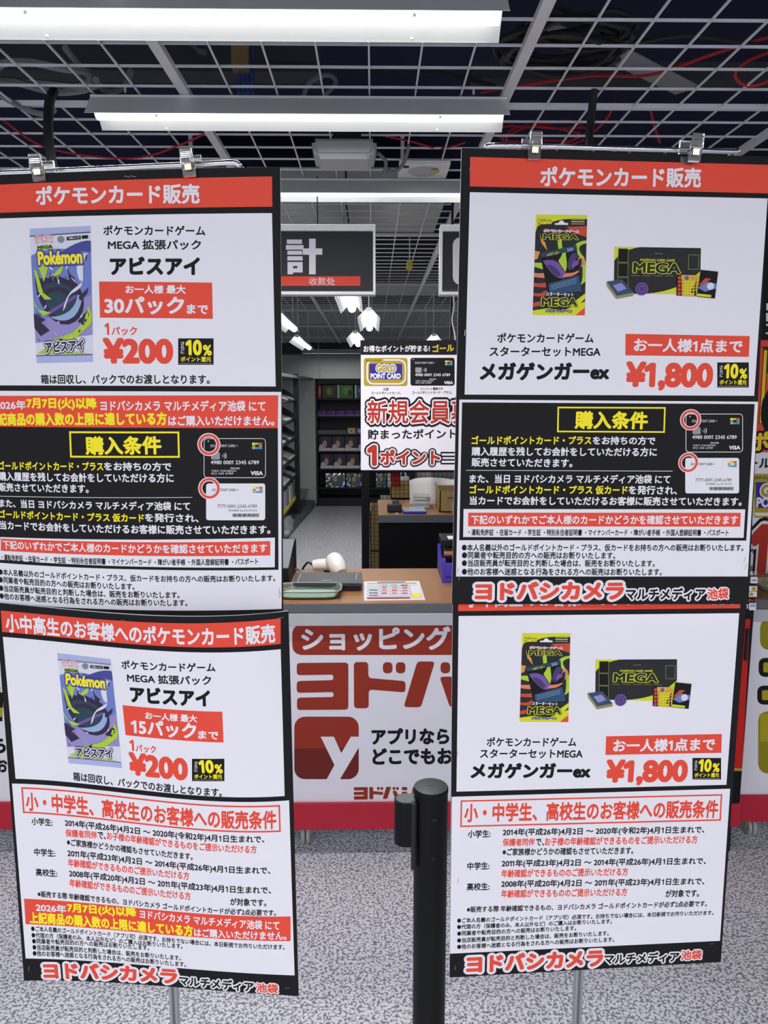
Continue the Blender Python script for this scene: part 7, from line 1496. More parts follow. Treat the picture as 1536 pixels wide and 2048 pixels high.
# ------------------------------------------------------------------ stands and clips
def stand(label, rod, pole_at, D):
    o = empty('sign_stand', (pole_at[0], pole_at[1], 0), label, 'sign stand', 'sign stands holding the posters')
    MB().tube(smooth_path(rod, 6), .0036, CHROME, 10).build('top_rod', o)
    x, y, z = pole_at
    b = MB(); b.box(x-.0068, y-.0068, .012, x+.0068, y+.0068, 1.86, ALU, .0012); b.box(x-.002, y-.0078, .012, x+.002, y-.0066, 1.86, GREYE); b.build('pole', o)
    MB().box(x-.014, y-.012, 1.84, x+.014, y+.012, 1.875, BLACK, .002).build('pole_head', o)
    tz = rod[len(rod)//2][2]
    MB().tube([(x, y, 1.86), (x, y, tz-.004)], .004, CHROME, 8).build('rod_stem', o)
    MB().box(x-.055, y-.2, 0, x+.055, y+.2, .012, BLACKM, .004).build('base_plate', o)
DRd = 1.105
stand('display stand of the right posters with chrome top rod', [(0.1705, 1.1300, 1.9311), (0.1599, 1.1250, 1.9355), (0.1632, 1.1200, 1.9389), (0.2141, 1.1050, 1.9342), (0.3317, 1.1100, 1.9330), (0.4528, 1.1200, 1.9336), (0.5046, 1.1300, 1.9355), (0.5110, 1.1350, 1.9380), (0.5184, 1.1700, 1.9436)], ((0.3462, 1.1650, 0.6009)[0], (0.3462, 1.1650, 0.6009)[1], 0), 1.16)
stand('display stand of the left posters with chrome top rod', [(-0.5532, 1.1200, 1.8928), (-0.5558, 1.1150, 1.8953), (-0.5474, 1.1120, 1.8968), (-0.4341, 1.1000, 1.8982), (-0.3303, 1.0900, 1.9003), (-0.2271, 1.0750, 1.9009), (-0.1906, 1.0730, 1.9021), (-0.1795, 1.0730, 1.9015), (-0.1748, 1.0800, 1.8981), (-0.1746, 1.0900, 1.8965)], ((-0.3229, 1.1150, 0.6428)[0], (-0.3229, 1.1150, 0.6428)[1], 0), 1.12)
def clip(label, top, bot, Dr, lean, yaw):
    """transparent spring clip: TOP/BOT are the upper and lower ends of the front lever"""
    T = Vector(top); Bt = Vector(bot); ax = (T-Bt); Ln = ax.length; z = ax.normalized()
    x = Vector((1, 0, 0)); x = (x-z*x.dot(z)).normalized(); x = Matrix.Rotation(yaw, 3, z) @ x; y = z.cross(x)     # y points away from the camera
    Rm = Matrix((x, y, z)).transposed()
    o = empty('poster_clip', tuple(Bt), label, 'clip', 'clear spring clips on the poster rods')
    w = .0085
    def lever(sgn, name, off):
        m = MB()
        # side profile (y, z): jaw closes at the sheet, handle opens away from it
        prof = [(0, 0), (.0035, .001), (.0035, Ln*.3), (.010, Ln*.48), (.012, Ln*.95), (.0105, Ln), (.0075, Ln*.95), (.0065, Ln*.5), (.0, Ln*.28)]
        pts = [(sgn*a, b) for a, b in prof]
        n = len(pts); vs = []
        for t, s in ((-w, 1.0), (w, 1.0)):
            for a, b in pts: vs.append(Bt+Rm @ Vector((t*(.86 if b > Ln*.9 or b < Ln*.02 else 1)+off[0], a+off[1], b+off[2])))
        f = [[i, (i+1) % n, n+(i+1) % n, n+i] for i in range(n)]
        tri = tessellate_polygon([[Vector((p[0], p[1], 0)) for p in pts]]); f += [list(t) for t in tri]+[[n+i for i in t][::-1] for t in tri]
        m.add([tuple(v) for v in vs], f, CLEAR)
        for k in range(4):  # grip ribs on the handle
            zz = Ln*(.66+.07*k); q = [Bt+Rm @ Vector((sx*w*.8+off[0], sgn*.0118+off[1], zz+off[2])) for sx in (-1, 1)]; m.tube([tuple(v) for v in q], .0009, CLEAR, 6)
        m.build(name, o)
    lever(-1, 'front_lever', (0, -.0005, 0)); lever(1, 'rear_lever', (.0065*(1 if lean > 0 else -1), .007, -.001 if lean > 0 else -.001))
    s = MB()
    prof = [(-.0082, Ln*.22), (-.0088, Ln*.5), (-.0075, Ln*.56), (.0095, Ln*.56), (.0125, Ln*.5), (.0115, Ln*.24)]
    for i in range(len(prof)-1):
        (a0, b0), (a1, b1) = prof[i], prof[i+1]
        s.add([tuple(Bt+Rm @ Vector((t, a, b))) for t, a, b in ((-.0042, a0, b0), (.0042, a0, b0), (.0042, a1, b1), (-.0042, a1, b1), (-.0042, a0+.0006, b0), (.0042, a0+.0006, b0), (.0042, a1+.0006, b1), (-.0042, a1+.0006, b1))], [[0,1,2,3],[7,6,5,4],[0,4,5,1],[2,6,7,3],[1,5,6,2],[0,3,7,4]], mat('clip_spring', (196,186,160), .2, 1.0))
    s.build('spring', o)
clip('left clear clip on the right stand rod', (0.2165, 1.0850, 1.9439), (0.2155, 1.0850, 1.9099), 1.09, -1, 0)
clip('right clear clip on the right stand rod', (0.4361, 1.0970, 1.9462), (0.4348, 1.0970, 1.9117), 1.1, -1, 0)
clip('left clear clip on the left stand rod', (-0.4394, 1.0750, 1.9100), (-0.4376, 1.0750, 1.8776), 1.08, 1, 0)
clip('clear clip with a violet tip on the left stand rod near the poster corner', (-0.2384, 1.0520, 1.9108), (-0.2351, 1.0520, 1.8779), 1.06, 1, 0)

# ------------------------------------------------------------------ belt barrier post
bp = (0.1033, 1.2960, 0.9029)
o = empty('barrier_post', (bp[0], bp[1], 0), 'black belt barrier post standing in front of the centre counter', 'barrier post')
R_ = .0305
MB().lathe([(R_, .012), (R_, bp[2]-.012)], (bp[0], bp[1], 0), BLACKM, 48).build('tube', o)
MB().lathe([(R_, bp[2]-.0118), (R_+.0008, bp[2]-.010), (R_+.0008, bp[2]-.0025), (R_-.0005, bp[2]-.0003)], (bp[0], bp[1], 0), BLACKM, 48).lathe([(R_-.0005, bp[2]-.0003), (R_-.001, bp[2]), (0, bp[2])], (bp[0], bp[1], 0), mat('post_cap', (62,67,66), .5), 48).build('cap', o)
MB().box(bp[0]-.008, bp[1]-.001, bp[2], bp[0]+.008, bp[1]+.001, bp[2]+.0002, BLACK).build('cap_mark', o)
rx = bp[0]-R_
b = MB(); pts = []
for k in range(13): a = math.pi*(.5+k/12); pts.append((rx-.016+.022*math.cos(a)*.9, bp[1]-.004+.019*math.sin(a)))
pts += [(rx+.004, bp[1]-.023), (rx+.004, bp[1]+.015)]
b.prism(pts, 'z', bp[2]-.105, bp[2]-.022, BLACKM)
b.prism([(p[0]*.86+(rx-.014)*.14, p[1]*.86+(bp[1]-.004)*.14) for p in pts], 'z', bp[2]-.022, bp[2]-.0205, mat('receiver_top', (92,98,98), .4)); b.build('belt_cassette', o)
MB().box(rx-.006, bp[1]-.024, bp[2]-.15, rx+.002, bp[1]-.014, bp[2]-.02, BLACK, .002).build('release_lever', o)
for z0, z1, w in ((.045, .052, .011), (.118, .126, .008)):
    MB().box(bp[0]-.001, bp[1]-R_-.0012, bp[2]-z1, bp[0]-.001+w, bp[1]-R_+.006, bp[2]-z0, mat('slot_black', (8,8,9), .6), .0008).build('belt_slot', o)
MB().box(bp[0]-.0035, bp[1]-R_-.0006, bp[2]-.118, bp[0]-.003, bp[1]-R_+.004, bp[2]-.045, MATS['slot_black']).build('belt_seam', o)
MB().lathe([(.13, 0), (.13, .006), (.11, .012), (R_, .02)], (bp[0], bp[1], 0), BLACKM, 48).build('base_plate', o)

# ------------------------------------------------------------------ things on the centre worktop
# barcode scanner
hc = (-0.1447, 2.9300, 0.9501); o = empty('barcode_scanner', (hc[0], hc[1], .915), 'white handheld barcode scanner lying behind the grey signature pad', 'barcode scanner')
SW = mat('scanner_white', (232,230,222), .35)
a = Vector((-0.1605, 2.9400, 0.9778)); bq = Vector((-0.1235, 2.8800, 0.9259)); t = (bq-a).normalized()
def blob(name, path, radii, m, parent, flat=(1, 1)):
    P = [Vector(p) for p in path]; b = MB(); b.tube(P, radii, m, 20); return b.build(name, parent)
hd = [a.lerp(bq, s) for s in (-.08, -.05, .02, .14, .3, .5, .7, .88, 1.0, 1.04)]
ob = blob('scanner_head', hd, [.001, .016, .026, .033, .036, .036, .034, .029, .022, .001], SW, o)
hp = [Vector((-0.1647, 2.9400, 0.9440)), Vector((-0.1842, 2.9400, 0.9460)), Vector((-0.2083, 2.9500, 0.9439)), Vector((-0.2259, 2.9500, 0.9419)), Vector((-0.2357, 2.9500, 0.9400)), Vector((-0.2387, 2.9500, 0.9400))]
blob('handle', hp, [.024, .0235, .0225, .0215, .019, .006], SW, o)
MB().tube([Vector((-0.1423, 2.9050, 0.9773))+Vector((0,0,0)), Vector((-0.1307, 2.9020, 0.9750))], .0035, mat('scanner_button', (206,206,200), .4), 8).build('trigger_button', o)
blob('cable', smooth_path([(-0.2376, 2.9500, 0.9440), (-0.2555, 2.9550, 0.9509), (-0.2699, 2.9600, 0.9358), (-0.2807, 2.9900, 0.9169)], 6), .0042, CB, o)
MB().lathe([(.0, .0), (.03, .0), (.027, .012), (.012, .03), (.02, .04)], (hc[0]-.02, 2.955, .915), BLACK, 24).build('cradle', o)
cable('grey_cable', 'thick grey cable on the worktop behind the signature pad', [(-0.3073, 2.9400, 0.9265), (-0.2984, 2.9300, 0.9297), (-0.2878, 2.9200, 0.9310), (-0.2667, 2.9000, 0.9237), (-0.2547, 2.8700, 0.9150)], .0055, mat('warm_grey_cable', (170,160,148), .5))
# signature pad
zt = .945; q = [(-0.2841, 2.6432, 0.9450), (-0.0389, 2.6360, 0.9450), (-0.0413, 2.8137, 0.9450), (-0.2871, 2.8172, 0.9450)]
o = empty('signature_pad', (q[0][0]+.13, q[0][1]+.1, .915), 'dark grey signature pad lying flat beside the price sheet', 'signature pad')
PADM = mat('pad_grey', (60,63,68), .45, spec=.3)
def slabpoly(m, q, z0, z1, name, par, ins=0):
    c = sum((Vector(p) for p in q), Vector())/len(q); q2 = [Vector(p).lerp(c, ins) for p in q]; n = len(q2)
    bm = bmesh.new(); lo = [bm.verts.new((p.x, p.y, z0)) for p in q2]; hi = [bm.verts.new((p.x, p.y, z1)) for p in q2]
    bm.faces.new(lo[::-1]); bm.faces.new(hi)
    for i in range(n): bm.faces.new((lo[i], lo[(i+1) % n], hi[(i+1) % n], hi[i]))
    bmesh.ops.bevel(bm, geom=list(bm.edges), offset=min(.003, (z1-z0)*.3), segments=2, affect='EDGES')
    return MB().bm(bm, m).build(name, par)
slabpoly(PADM, q, .933, .945, 'top_plate', o); slabpoly(BLACK, q, .915, .933, 'foot', o, .06)
WL = mat('pad_mark', (206,208,212), .3)
for (p0, p1) in (((-0.2686, 2.6555, 0.9455), (-0.2676, 2.7984, 0.9455)), ((-0.0619, 2.6936, 0.9455), (-0.0614, 2.7996, 0.9455))):
    MB().tube([p0, p1], .0012, WL, 5).build('edge_mark', o)
MB().tube([(-0.2676, 2.6540, 0.9455), (-0.2412, 2.6551, 0.9455)], .0008, WL, 5).build('edge_mark', o)
MB().tube([(-0.1811, 2.6802, 0.9455), (-0.1474, 2.6835, 0.9455)], .0012, WL, 5).build('maker_mark', o)
# coin trays
def tray(label, cx, cy, sx, sy, grp):
    o = empty('coin_tray', (cx, cy, .915), label, 'coin tray', grp)
    TC = mat('tray_clear', (232,244,238), .15, trans=.82, ior=1.25)
    def ringp(fx, fy, z, n=40):
        out = []
        for k in range(n):
            a = 2*math.pi*k/n; c_, s_ = math.cos(a), math.sin(a); e = .42
            out.append((cx+fx*math.copysign(abs(c_)**e, c_), cy+fy*math.copysign(abs(s_)**e, s_), z))
        return out
    n = 40; rows = [ringp(sx*.84, sy*.82, .918), ringp(sx*.88, sy*.86, .9195), ringp(sx*.95, sy*.93, .939), ringp(sx, sy, .943), ringp(sx, sy, .945), ringp(sx*.93, sy*.91, .943), ringp(sx*.86, sy*.84, .923), ringp(sx*.84, sy*.82, .921)]
    v = [p for r in rows for p in r]; f = [[i*n+k, i*n+(k+1) % n, (i+1)*n+(k+1) % n, (i+1)*n+k] for i in range(len(rows)-1) for k in range(n)]
    f += [list(range(n))[::-1], [(len(rows)-1)*n+k for k in range(n)]]
    MB().add(v, f, TC, True).build('tray_body', o)
    r0 = ringp(sx*.82, sy*.8, .9213); r1 = ringp(sx*.82, sy*.8, .9235)
    MB().add(r0+r1, [[k, (k+1) % n, n+(k+1) % n, n+k] for k in range(n)]+[[n+k for k in range(n)]], mat('tray_green', (172,206,182), .6)).build('green_mat', o)
    MB().tube(ringp(sx, sy, .9445), .0018, mat('tray_rim', (246,250,248), .1, trans=.5, ior=1.3), 6, closed=True).build('rim', o)
    for ax in (-.7, 0, .7):
        MB().lathe([(.004, .9151), (.005, .919)], (cx+sx*.75*ax, cy-sy*.62, 0), TC, 10).build('foot', o)
tray('clear coin tray with green mat in front of the signature pad', -.219, 2.588, .11, .066, 'coin trays')
tray('clear coin tray with green mat on the right edge worktop', 1.47, 2.63, .11, .066, 'coin trays')
# price sheet lying on the worktop
b = MB(); pr = Print(lambda u, v, h: np.stack([u/1000, v/1000, np.full_like(u, .9157)+h], 1), .00025, True); pr.items(PRINTS['PS'])
qs = [PRINTS['PS'][0][1][k] for k in (3, 2, 1, 0)]
b.prism([(p[0]/1000, p[1]/1000) for p in qs], 'z', .9152, .9157, PAPER); pr.into(b)
b.build('price_leaflet', label='small printed price leaflet lying on the centre worktop', cat='leaflet')
# register side by the left poster
o = empty('cash_register', (-.37, 2.8, .915), 'dark cash register side showing beside the left poster', 'cash register')
b = MB(); x1 = (-0.3043, 2.8600, 0.9623)[0]
b.prism([(2.7, .9155), (2.99, .9155), (2.99, 1.04), (2.93, 1.045), (2.7, .985)], 'x', x1-.19, x1, BLACKM); b.build('body', o)
b = MB(); b.prism([(2.7, .9855), (2.93, 1.0455), (2.93, 1.049), (2.7, .989)], 'x', x1-.19, x1, mat('register_top', (126,130,134), .4)); b.build('top_cover', o)
# tape holder
tx = (0.2585, 2.8000, 0.9262); o = empty('tape_holder', (tx[0]+.07, 2.85, .915), 'violet blue tape holder beside the right poster on the centre worktop', 'tape holder')
VB = mat('violet_plastic', (72,56,176), .4); x0 = tx[0]-.004
b = MB(); b.prism([(2.76, .9155), (2.98, .9155), (2.985, 1.02), (2.93, .985), (2.86, .955), (2.80, 1.0), (2.76, 1.0)], 'x', x0, x0+.012, VB); b.prism([(2.76, .9155), (2.98, .9155), (2.985, 1.02), (2.93, .985), (2.86, .955), (2.80, 1.0), (2.76, 1.0)], 'x', x0+.11, x0+.122, VB)
b.box(x0+.012, 2.76, .9155, x0+.11, 2.98, .94, VB, .002); b.box(x0+.012, 2.755, .94, x0+.11, 2.765, .99, VB, .002); b.build('base', o)
MB().lathe([(.02, -.04), (.052, -.04), (.052, .04), (.02, .04)], (x0+.06, 2.92, 1.0), BLACK, 28, Matrix.Rotation(math.pi/2, 3, 'Y')).build('tape_roll', o)
MB().box(x0+.004, 2.84, 1.035, x0+.118, 2.99, 1.06, BLACKM, .003).build('cutter_bar', o)
MB().lathe([(.008, -.05), (.013, -.05), (.013, .05), (.008, .05)], (x0+.06, 2.82, 1.01), mat('copper_roller', (150,100,60), .3, .8), 16, Matrix.Rotation(math.pi/2, 3, 'Y')).build('roller', o)
MB().box(x0+.03, 2.86, 1.06, x0+.08, 2.92, 1.0625, PAPER).build('paper_tab', o)

# ------------------------------------------------------------------ back counter
o = empty('service_counter', (.75, 4.7, 0), 'black service counter behind the checkout, under the hanging poster', 'counter')
MB().box(.035, 4.375, 0, 1.5, 4.95, .872, mat('counter_black', (7,7,9), .6, spec=.15), .003).build('black_body', o)
b = MB(); b.box(.03, 4.366, .874, 1.5, 5.0, .92, WOOD, .002); b.build('wood_top', o)
MB().box(.03, 4.358, .874, 1.5, 4.3655, .918, mat('edge_bluegrey', (84,88,94), .5), .002).build('edge_strip', o)
# wire mesh divider
o = empty('mesh_divider', (.3, 5.05, 0), 'black wire mesh divider standing behind the service counter', 'mesh divider')
MB().box(-.074, 4.88, 0, -.023, 4.93, 1.9, BLACKM, .003).build('post', o)
MB().lathe([(0, 0), (.03, 0), (.03, .01)], (-.0485, 4.905, 1.9), BLACKM, 12).build('post_cap', o)
b = MB()
for k in range(24): x = -.02+.028*k; b.tube([(x, 5.04, .3), (x, 5.04, 1.32)], .0014, BLACKM, 4)
for k in range(36): z = .3+.0285*k; b.tube([(-.023, 5.037, z), (.64, 5.037, z)], .0014, BLACKM, 4)
b.build('wire_mesh', o)
MB().box(-.023, 5.02, 1.1, .9, 5.05, 1.135, BLACKM, .002).build('top_bar', o)
MB().box(.62, 5.02, .0, .65, 5.05, 1.13, BLACKM, .002).build('side_post', o)
MB().box(-.023, 5.02, .27, .64, 5.05, .3, BLACKM, .002).build('lower_bar', o)
# cardboard box
def carton(label, x0, y0, z0, x1, y1, z1, mk=True):
    o = empty('cardboard_box', ((x0+x1)/2, (y0+y1)/2, z0), label, 'cardboard box'); t = .006
    b = MB(); b.box(x0, y0, z0, x1, y0+t, z1, CARDB); b.box(x0, y1-t, z0, x1, y1, z1, CARDB); b.box(x0, y0, z0, x0+t, y1, z1, CARDB); b.box(x1-t, y0, z0, x1, y1, z1, CARDB); b.box(x0, y0, z0, x1, y1, z0+t, CARDB); b.build('carton', o)
    if mk:
        MB().box(x0+.05, y0-.0006, z1-.045, x1-.02, y0, z1-.036, mat('carton_print', (96,96,100), .8)).build('print_line', o)
        MB().box(x0+.045, y0-.0006, z0+.07, x0+.052, y0, z0+.085, MATS['carton_print']).build('print_mark', o)
        MB().box(x0+.07, y0-.0006, z0, x0+.2, y0, z0+.06, mat('carton_tape', (184,164,116), .5)).build('tape_strip', o)
        MB().add([(x0, y0, z1), (x0, y1, z1), (x0-.004, y1, z1+.02), (x0-.004, y0+.03, z1+.02)], [[0,1,2,3]], CARDB).build('flap', o)
    return o
p0 = (0.3890, 4.4500, 0.8985)
carton('open cardboard box on the service counter against the right poster', p0[0], 4.45, .9205, p0[0]+.3, 4.75, .9205+.125)
carton('low beige cardboard box behind the wire mesh', .12, 5.15, .905, .3, 5.4, 1.0, False)
for k, (z0, z1) in enumerate(((.0, .26), (.262, .55), (.552, .83))):
    carton(('bottom', 'middle', 'top')[k]+' carton of the stack behind the wire mesh beside the black post', -.02, 5.12, z0, .3, 5.5, z1, False)
MB().box(.05, 5.1, .8305, .35, 5.36, .9045, BLACK, .003).build('black_case', label='flat black case on the carton stack behind the wire mesh', cat='case')
# tape dispenser, case, files
pb = (0.1281, 4.4500, 0.9110); o = empty('tape_dispenser', (pb[0], 4.5, .9205), 'black tape dispenser on the service counter', 'tape dispenser')
MB().box(pb[0]-.045, 4.44, .9205, pb[0]+.04, 4.5, .968, BLACK, .008).build('base', o)
MB().lathe([(.012, -.02), (.032, -.02), (.032, .02), (.012, .02)], (pb[0]+.005, 4.49, .956), mat('dark_roll', (18,18,20), .35), 20, Matrix.Rotation(math.pi/2, 3, 'Y')).build('tape_roll', o)
MB().tube(smooth_path([(pb[0]+.035, 4.46, .955), (pb[0]+.05, 4.44, .94), (pb[0]+.06, 4.43, .928)], 5), .004, mat('cream_cord', (190,180,140), .6), 6).build('cord', o)
MB().box((0.1266, 4.4000, 0.9187)[0], 4.40, .9203, (0.1469, 4.4000, 0.9187)[0], 4.425, .9215, PAPER).build('paper_scrap', label='white paper scrap in front of the black tape dispenser', cat='paper scrap')
xa = (0.1738, 4.4200, 0.9096)[0]; xb = (0.3077, 4.4200, 0.9093)[0]
o = empty('disc_case', (xa+.07, 4.5, .9205), 'flat blue-edged disc case on the service counter', 'disc case')
MB().box(xa, 4.385, .9205, xb, 4.56, .934, mat('blue_plastic', (40,56,190), .3), .003).build('blue_shell', o)
MB().box(xa+.004, 4.39, .934, xb-.003, 4.556, .9375, mat('cover_pale', (176,190,210), .25), .001).build('cover_sheet', o)
x2 = (0.2439, 4.6500, 0.9045)[0]; x3 = (0.3418, 4.6500, 0.9043)[0]
for k, (c_, lb) in enumerate((((180,186,190), 'bottom'), ((196,198,200), 'middle'), ((160,158,130), 'top'))):
    o = empty('clear_case', ((x2+x3)/2, 4.68, .9205+.024*k), lb+' clear case of the small stack behind the blue disc case', 'clear case', 'stacked clear cases')
    MB().box(x2+.004*k, 4.6, .9205+.024*k, x3+.002*k, 4.76, .9205+.024*k+.0232, mat('case_body_%d' % k, c_, .2), .002).build('shell', o)
    MB().box(x2+.004*k, 4.5985, .9205+.024*k+.008, x3-.02, 4.5995, .9205+.024*k+.016, PAPER).build('spine_label', o)
# big curled sheet of paper leaning on the counter
b = MB(); n = 14; rows = []
xa = (0.2319, 4.8500, 0.8940)[0]; xb = (0.5702, 4.8500, 0.8933)[0]
for i in range(7):
    t = i/6; rows.append([(xa+(xb-xa)*(k/n)-.01*t*math.sin(k), 4.80+.16*(k/n)**2*.6+.09*t+.02*math.sin(k*.8), .9206+t*(.137+.022*math.sin(math.pi*min(k/n*1.3, 1)))) for k in range(n+1)])
v = [p for r in rows for p in r]; f = [[i*(n+1)+k, i*(n+1)+k+1, (i+1)*(n+1)+k+1, (i+1)*(n+1)+k] for i in range(6) for k in range(n)]
v2 = [(p[0], p[1]+.0015, p[2]) for p in v]; N = len(v)
b.add(v, f, mat('crumpled_paper', (222,220,220), .7), True); b.add(v2, [q[::-1] for q in f], MATS['crumpled_paper'], True)
b.build('paper_sheet', label='large curled white sheet leaning behind the cases on the service counter', cat='paper sheet')
# hanging bags behind the mesh
def softbag(name, label, cx, cy, z0, w, h, d, m, seed, strap=False):
    r = random.Random(seed); o = empty(name, (cx, cy, z0), label, 'bag'); bm = bmesh.new(); bmesh.ops.create_cube(bm, size=1); bmesh.ops.subdivide_edges(bm, edges=list(bm.edges), cuts=4, use_grid_fill=True)
    for v in bm.verts:
        k = 1-.35*abs(v.co.z+.1)**2; v.co = Vector((v.co.x*w*k+r.uniform(-.06, .06)*w, v.co.y*d*k+r.uniform(-.1, .1)*d, (v.co.z+.5)*h+r.uniform(-.04, .04)*h))
    MB().bm(bm, m, None, (cx, cy, z0), True).build('bag_body', o)
    MB().tube(smooth_path([(cx-w*.25, cy, z0+h*.95), (cx-w*.1, cy, z0+h*1.25), (cx+w*.1, cy, z0+h*1.25), (cx+w*.25, cy, z0+h*.95)], 5), .006, m, 6).build('handle', o)
softbag('cloth_bag', 'grey cloth bag hanging behind the wire mesh', (0.3155, 5.6200, 0.9822)[0], 5.63, .9, .22, .28, .14, mat('cloth_grey', (150,146,148), .9), 3)
softbag('cloth_bag', 'black bag hanging between the red pouch and the grey bag', (0.2509, 5.5600, 0.8790)[0], 5.535, .86, .1, .3, .04, mat('cloth_black', (30,30,34), .9), 5)
softbag('paper_bag', 'crumpled pale bag low behind the wire mesh by the beige box', (0.2143, 5.4600, 0.8559)[0], 5.48, .86, .1, .16, .1, mat('bag_pale', (190,190,192), .8), 8)
o = empty('red_pouch', ((0.1511, 5.1500, 1.0341)[0], 5.15, 1.0), 'red pouch hanging on the wire mesh', 'pouch')
xr = (0.1511, 5.1500, 1.0341)[0]; MB().box(xr-.032, 5.104, 1.0, xr+.032, 5.16, 1.12, mat('red_fabric', (150,18,22), .7), .01).build('pouch_body', o)
MB().box(xr-.034, 5.1, 1.085, xr+.034, 5.165, 1.12, mat('red_fabric_dark', (120,12,18), .7), .006).build('flap', o)
MB().tube([(xr, 5.13, 1.12), (xr, 5.056, 1.14)], .003, BLACKM, 6).build('hook', o)

# ------------------------------------------------------------------ rear shelf rack
Cx = lambda px: (px-746)/1539*11.1
YB = 11.1; sh_z = (1.55, 1.302, 1.046, .802, .549, .273)
o = empty('display_rack', (0, YB+.2, 0), 'black open display rack against the far aisle end with boxed goods', 'display rack')
BK = mat('rack_black', (20,21,26), .5)
for x in (-.812, .45): MB().box(x-.021, YB, 0, x+.021, YB+.42, 1.83, BK, .004).build('upright', o)
b = MB(); b.box(-.790, YB+.401, .12, .428, YB+.42, 1.8, mat('rack_back', (84,86,88), .7))
for k in range(44): x = -.76+.027*k; b.box(x-.0035, YB+.388, .12, x+.0035, YB+.4, 1.8, BK)
for k in range(60): z = .13+.028*k; b.box(-.790, YB+.386, z-.0035, .428, YB+.399, z+.0035, BK)
b.build('mesh_back', o)
for z in sh_z: MB().box(-.790, YB, z-.022, .428, YB+.385, z, BK, .003).build('shelf', o)
MB().box(-.790, YB+.02, 1.75, .428, YB+.4, 1.83, BK, .003).build('top_panel', o); MB().box(-.790, YB+.01, 0, .428, YB+.4, .12, BK, .003).build('kick_panel', o)
MB().box(-.790, YB-.004, 1.046, Cx(693), YB+.004, 1.1, mat('price_rail', (92,94,98), .5), .001).build('price_rail', o)
def gift(name, label, x0, x1, z0, z1, y0, dep, m, art, cat='boxed game', group=None):
    o = empty(name, ((x0+x1)/2, y0+dep/2, z0), label, cat, group)
    MB().box(x0, y0, z0, x1, y0+dep, z1, m, .003).build('box_body', o)
    w = x1-x0; h = z1-z0; b = MB()
    for i, (pl, mm) in enumerate(art):
        b.prism([(x0+u*w, z0+v*h) for u, v in pl], 'y', y0-.0012-.0006*i, y0-.0002, mm)
    b.build('cover_art', o); return o
def ov(cx, cy, rx, ry, n=14): return [(cx+rx*math.cos(2*math.pi*k/n), cy+ry*math.sin(2*math.pi*k/n)) for k in range(n)]
M_ = lambda n, c: mat('cover_'+n, c, .4)
gift('game_box', 'slim red box standing at the end of the top rack shelf', Cx(637.5), Cx(643.5), 1.551, 1.738, 11.12, .2, M_('red', (176,52,36)), [([(.55,.3),(.8,.3),(.8,.8),(.55,.8)], M_('cream', (220,200,190)))], group='boxes on the top rack shelf')
gift('game_box', 'dark green box with yellow figure shape on the top rack shelf', Cx(645), Cx(675), 1.551, 1.74, 11.13, .2, M_('deep', (34,52,44)), [(ov(.5,.55,.25,.35), M_('moss', (88,104,30))), (ov(.48,.5,.12,.26), M_('olive', (150,146,40)))], group='boxes on the top rack shelf')
gift('game_box', 'bright green box with white spine on the top rack shelf', Cx(676), Cx(707), 1.551, 1.74, 11.12, .2, M_('green', (70,120,50)), [([(0,0),(.1,0),(.1,1),(0,1)], M_('spine', (210,220,214))), (ov(.6,.55,.3,.32), M_('leaf', (110,160,62))), (ov(.8,.4,.14,.25), M_('deep', (34,52,44)))], group='boxes on the top rack shelf')
gift('game_box', 'blue box on the top rack shelf beside the hanging poster', Cx(710), Cx(740), 1.551, 1.74, 11.12, .2, M_('blue', (40,86,120)), [([(0,0),(.12,0),(.12,1),(0,1)], M_('spine', (210,220,214))), (ov(.5,.6,.3,.2), M_('cyan', (90,140,170)))], group='boxes on the top rack shelf')
for k in range(6):
    x = Cx(637+18*k); gift('purple_box', 'purple flat box on the second rack shelf', x, x+.125, 1.3035, 1.385, 11.1, .15, M_('purple', (58,26,110)), [([(0,0),(1,0),(1,.25),(0,.22)], M_('lilacband', (120,96,150))), (ov(.7,.65,.14,.2), M_('magenta', (130,40,130)))], 'boxed game', 'purple boxes on the second rack shelf')
gift('card_box', 'small tan box on the third rack shelf', Cx(695), Cx(711.5), 1.0465, 1.135, 11.08, .12, M_('tan', (176,142,60)), [(ov(.5,.5,.32,.34), M_('cream', (220,200,190))), (ov(.5,.5,.15,.18), M_('brown', (120,80,50)))], 'small box', 'small boxes on the third rack shelf')
gift('card_box', 'small blue box beside the tan one on the third rack shelf', Cx(712.5), Cx(729), 1.0465, 1.135, 11.08, .12, M_('royal', (64,62,150)), [(ov(.5,.5,.3,.34), M_('pale', (206,204,214)))], 'small box', 'small boxes on the third rack shelf')
def albums(x, z, n, lb, grp):
    for k in range(n):
        x0 = Cx(x+26*k); gift('photo_book', lb, x0, x0+.183, z, z+.21, 11.09, .06, M_('navy', (24,34,52)), [([(0,0),(1,0),(1,.2),(0,.2)], M_('white', (206,204,204))), (ov(.28,.3,.26,.16), M_('offwhite', (196,188,182))), (ov(.5,.62,.23,.34), M_('brownhair', (70,52,46))), (ov(.47,.47,.17,.25), M_('skin', (184,150,128)))], 'book', grp)
albums(638, .8035, 4, 'navy portrait-covered book with white base band on the fourth rack shelf', 'books on the fourth rack shelf')
albums(641, .5505, 4, 'navy portrait-covered book with white base band on the fifth rack shelf', 'books on the fifth rack shelf')
FOIL = mat('silver_foil', (200,204,206), .22, .85)
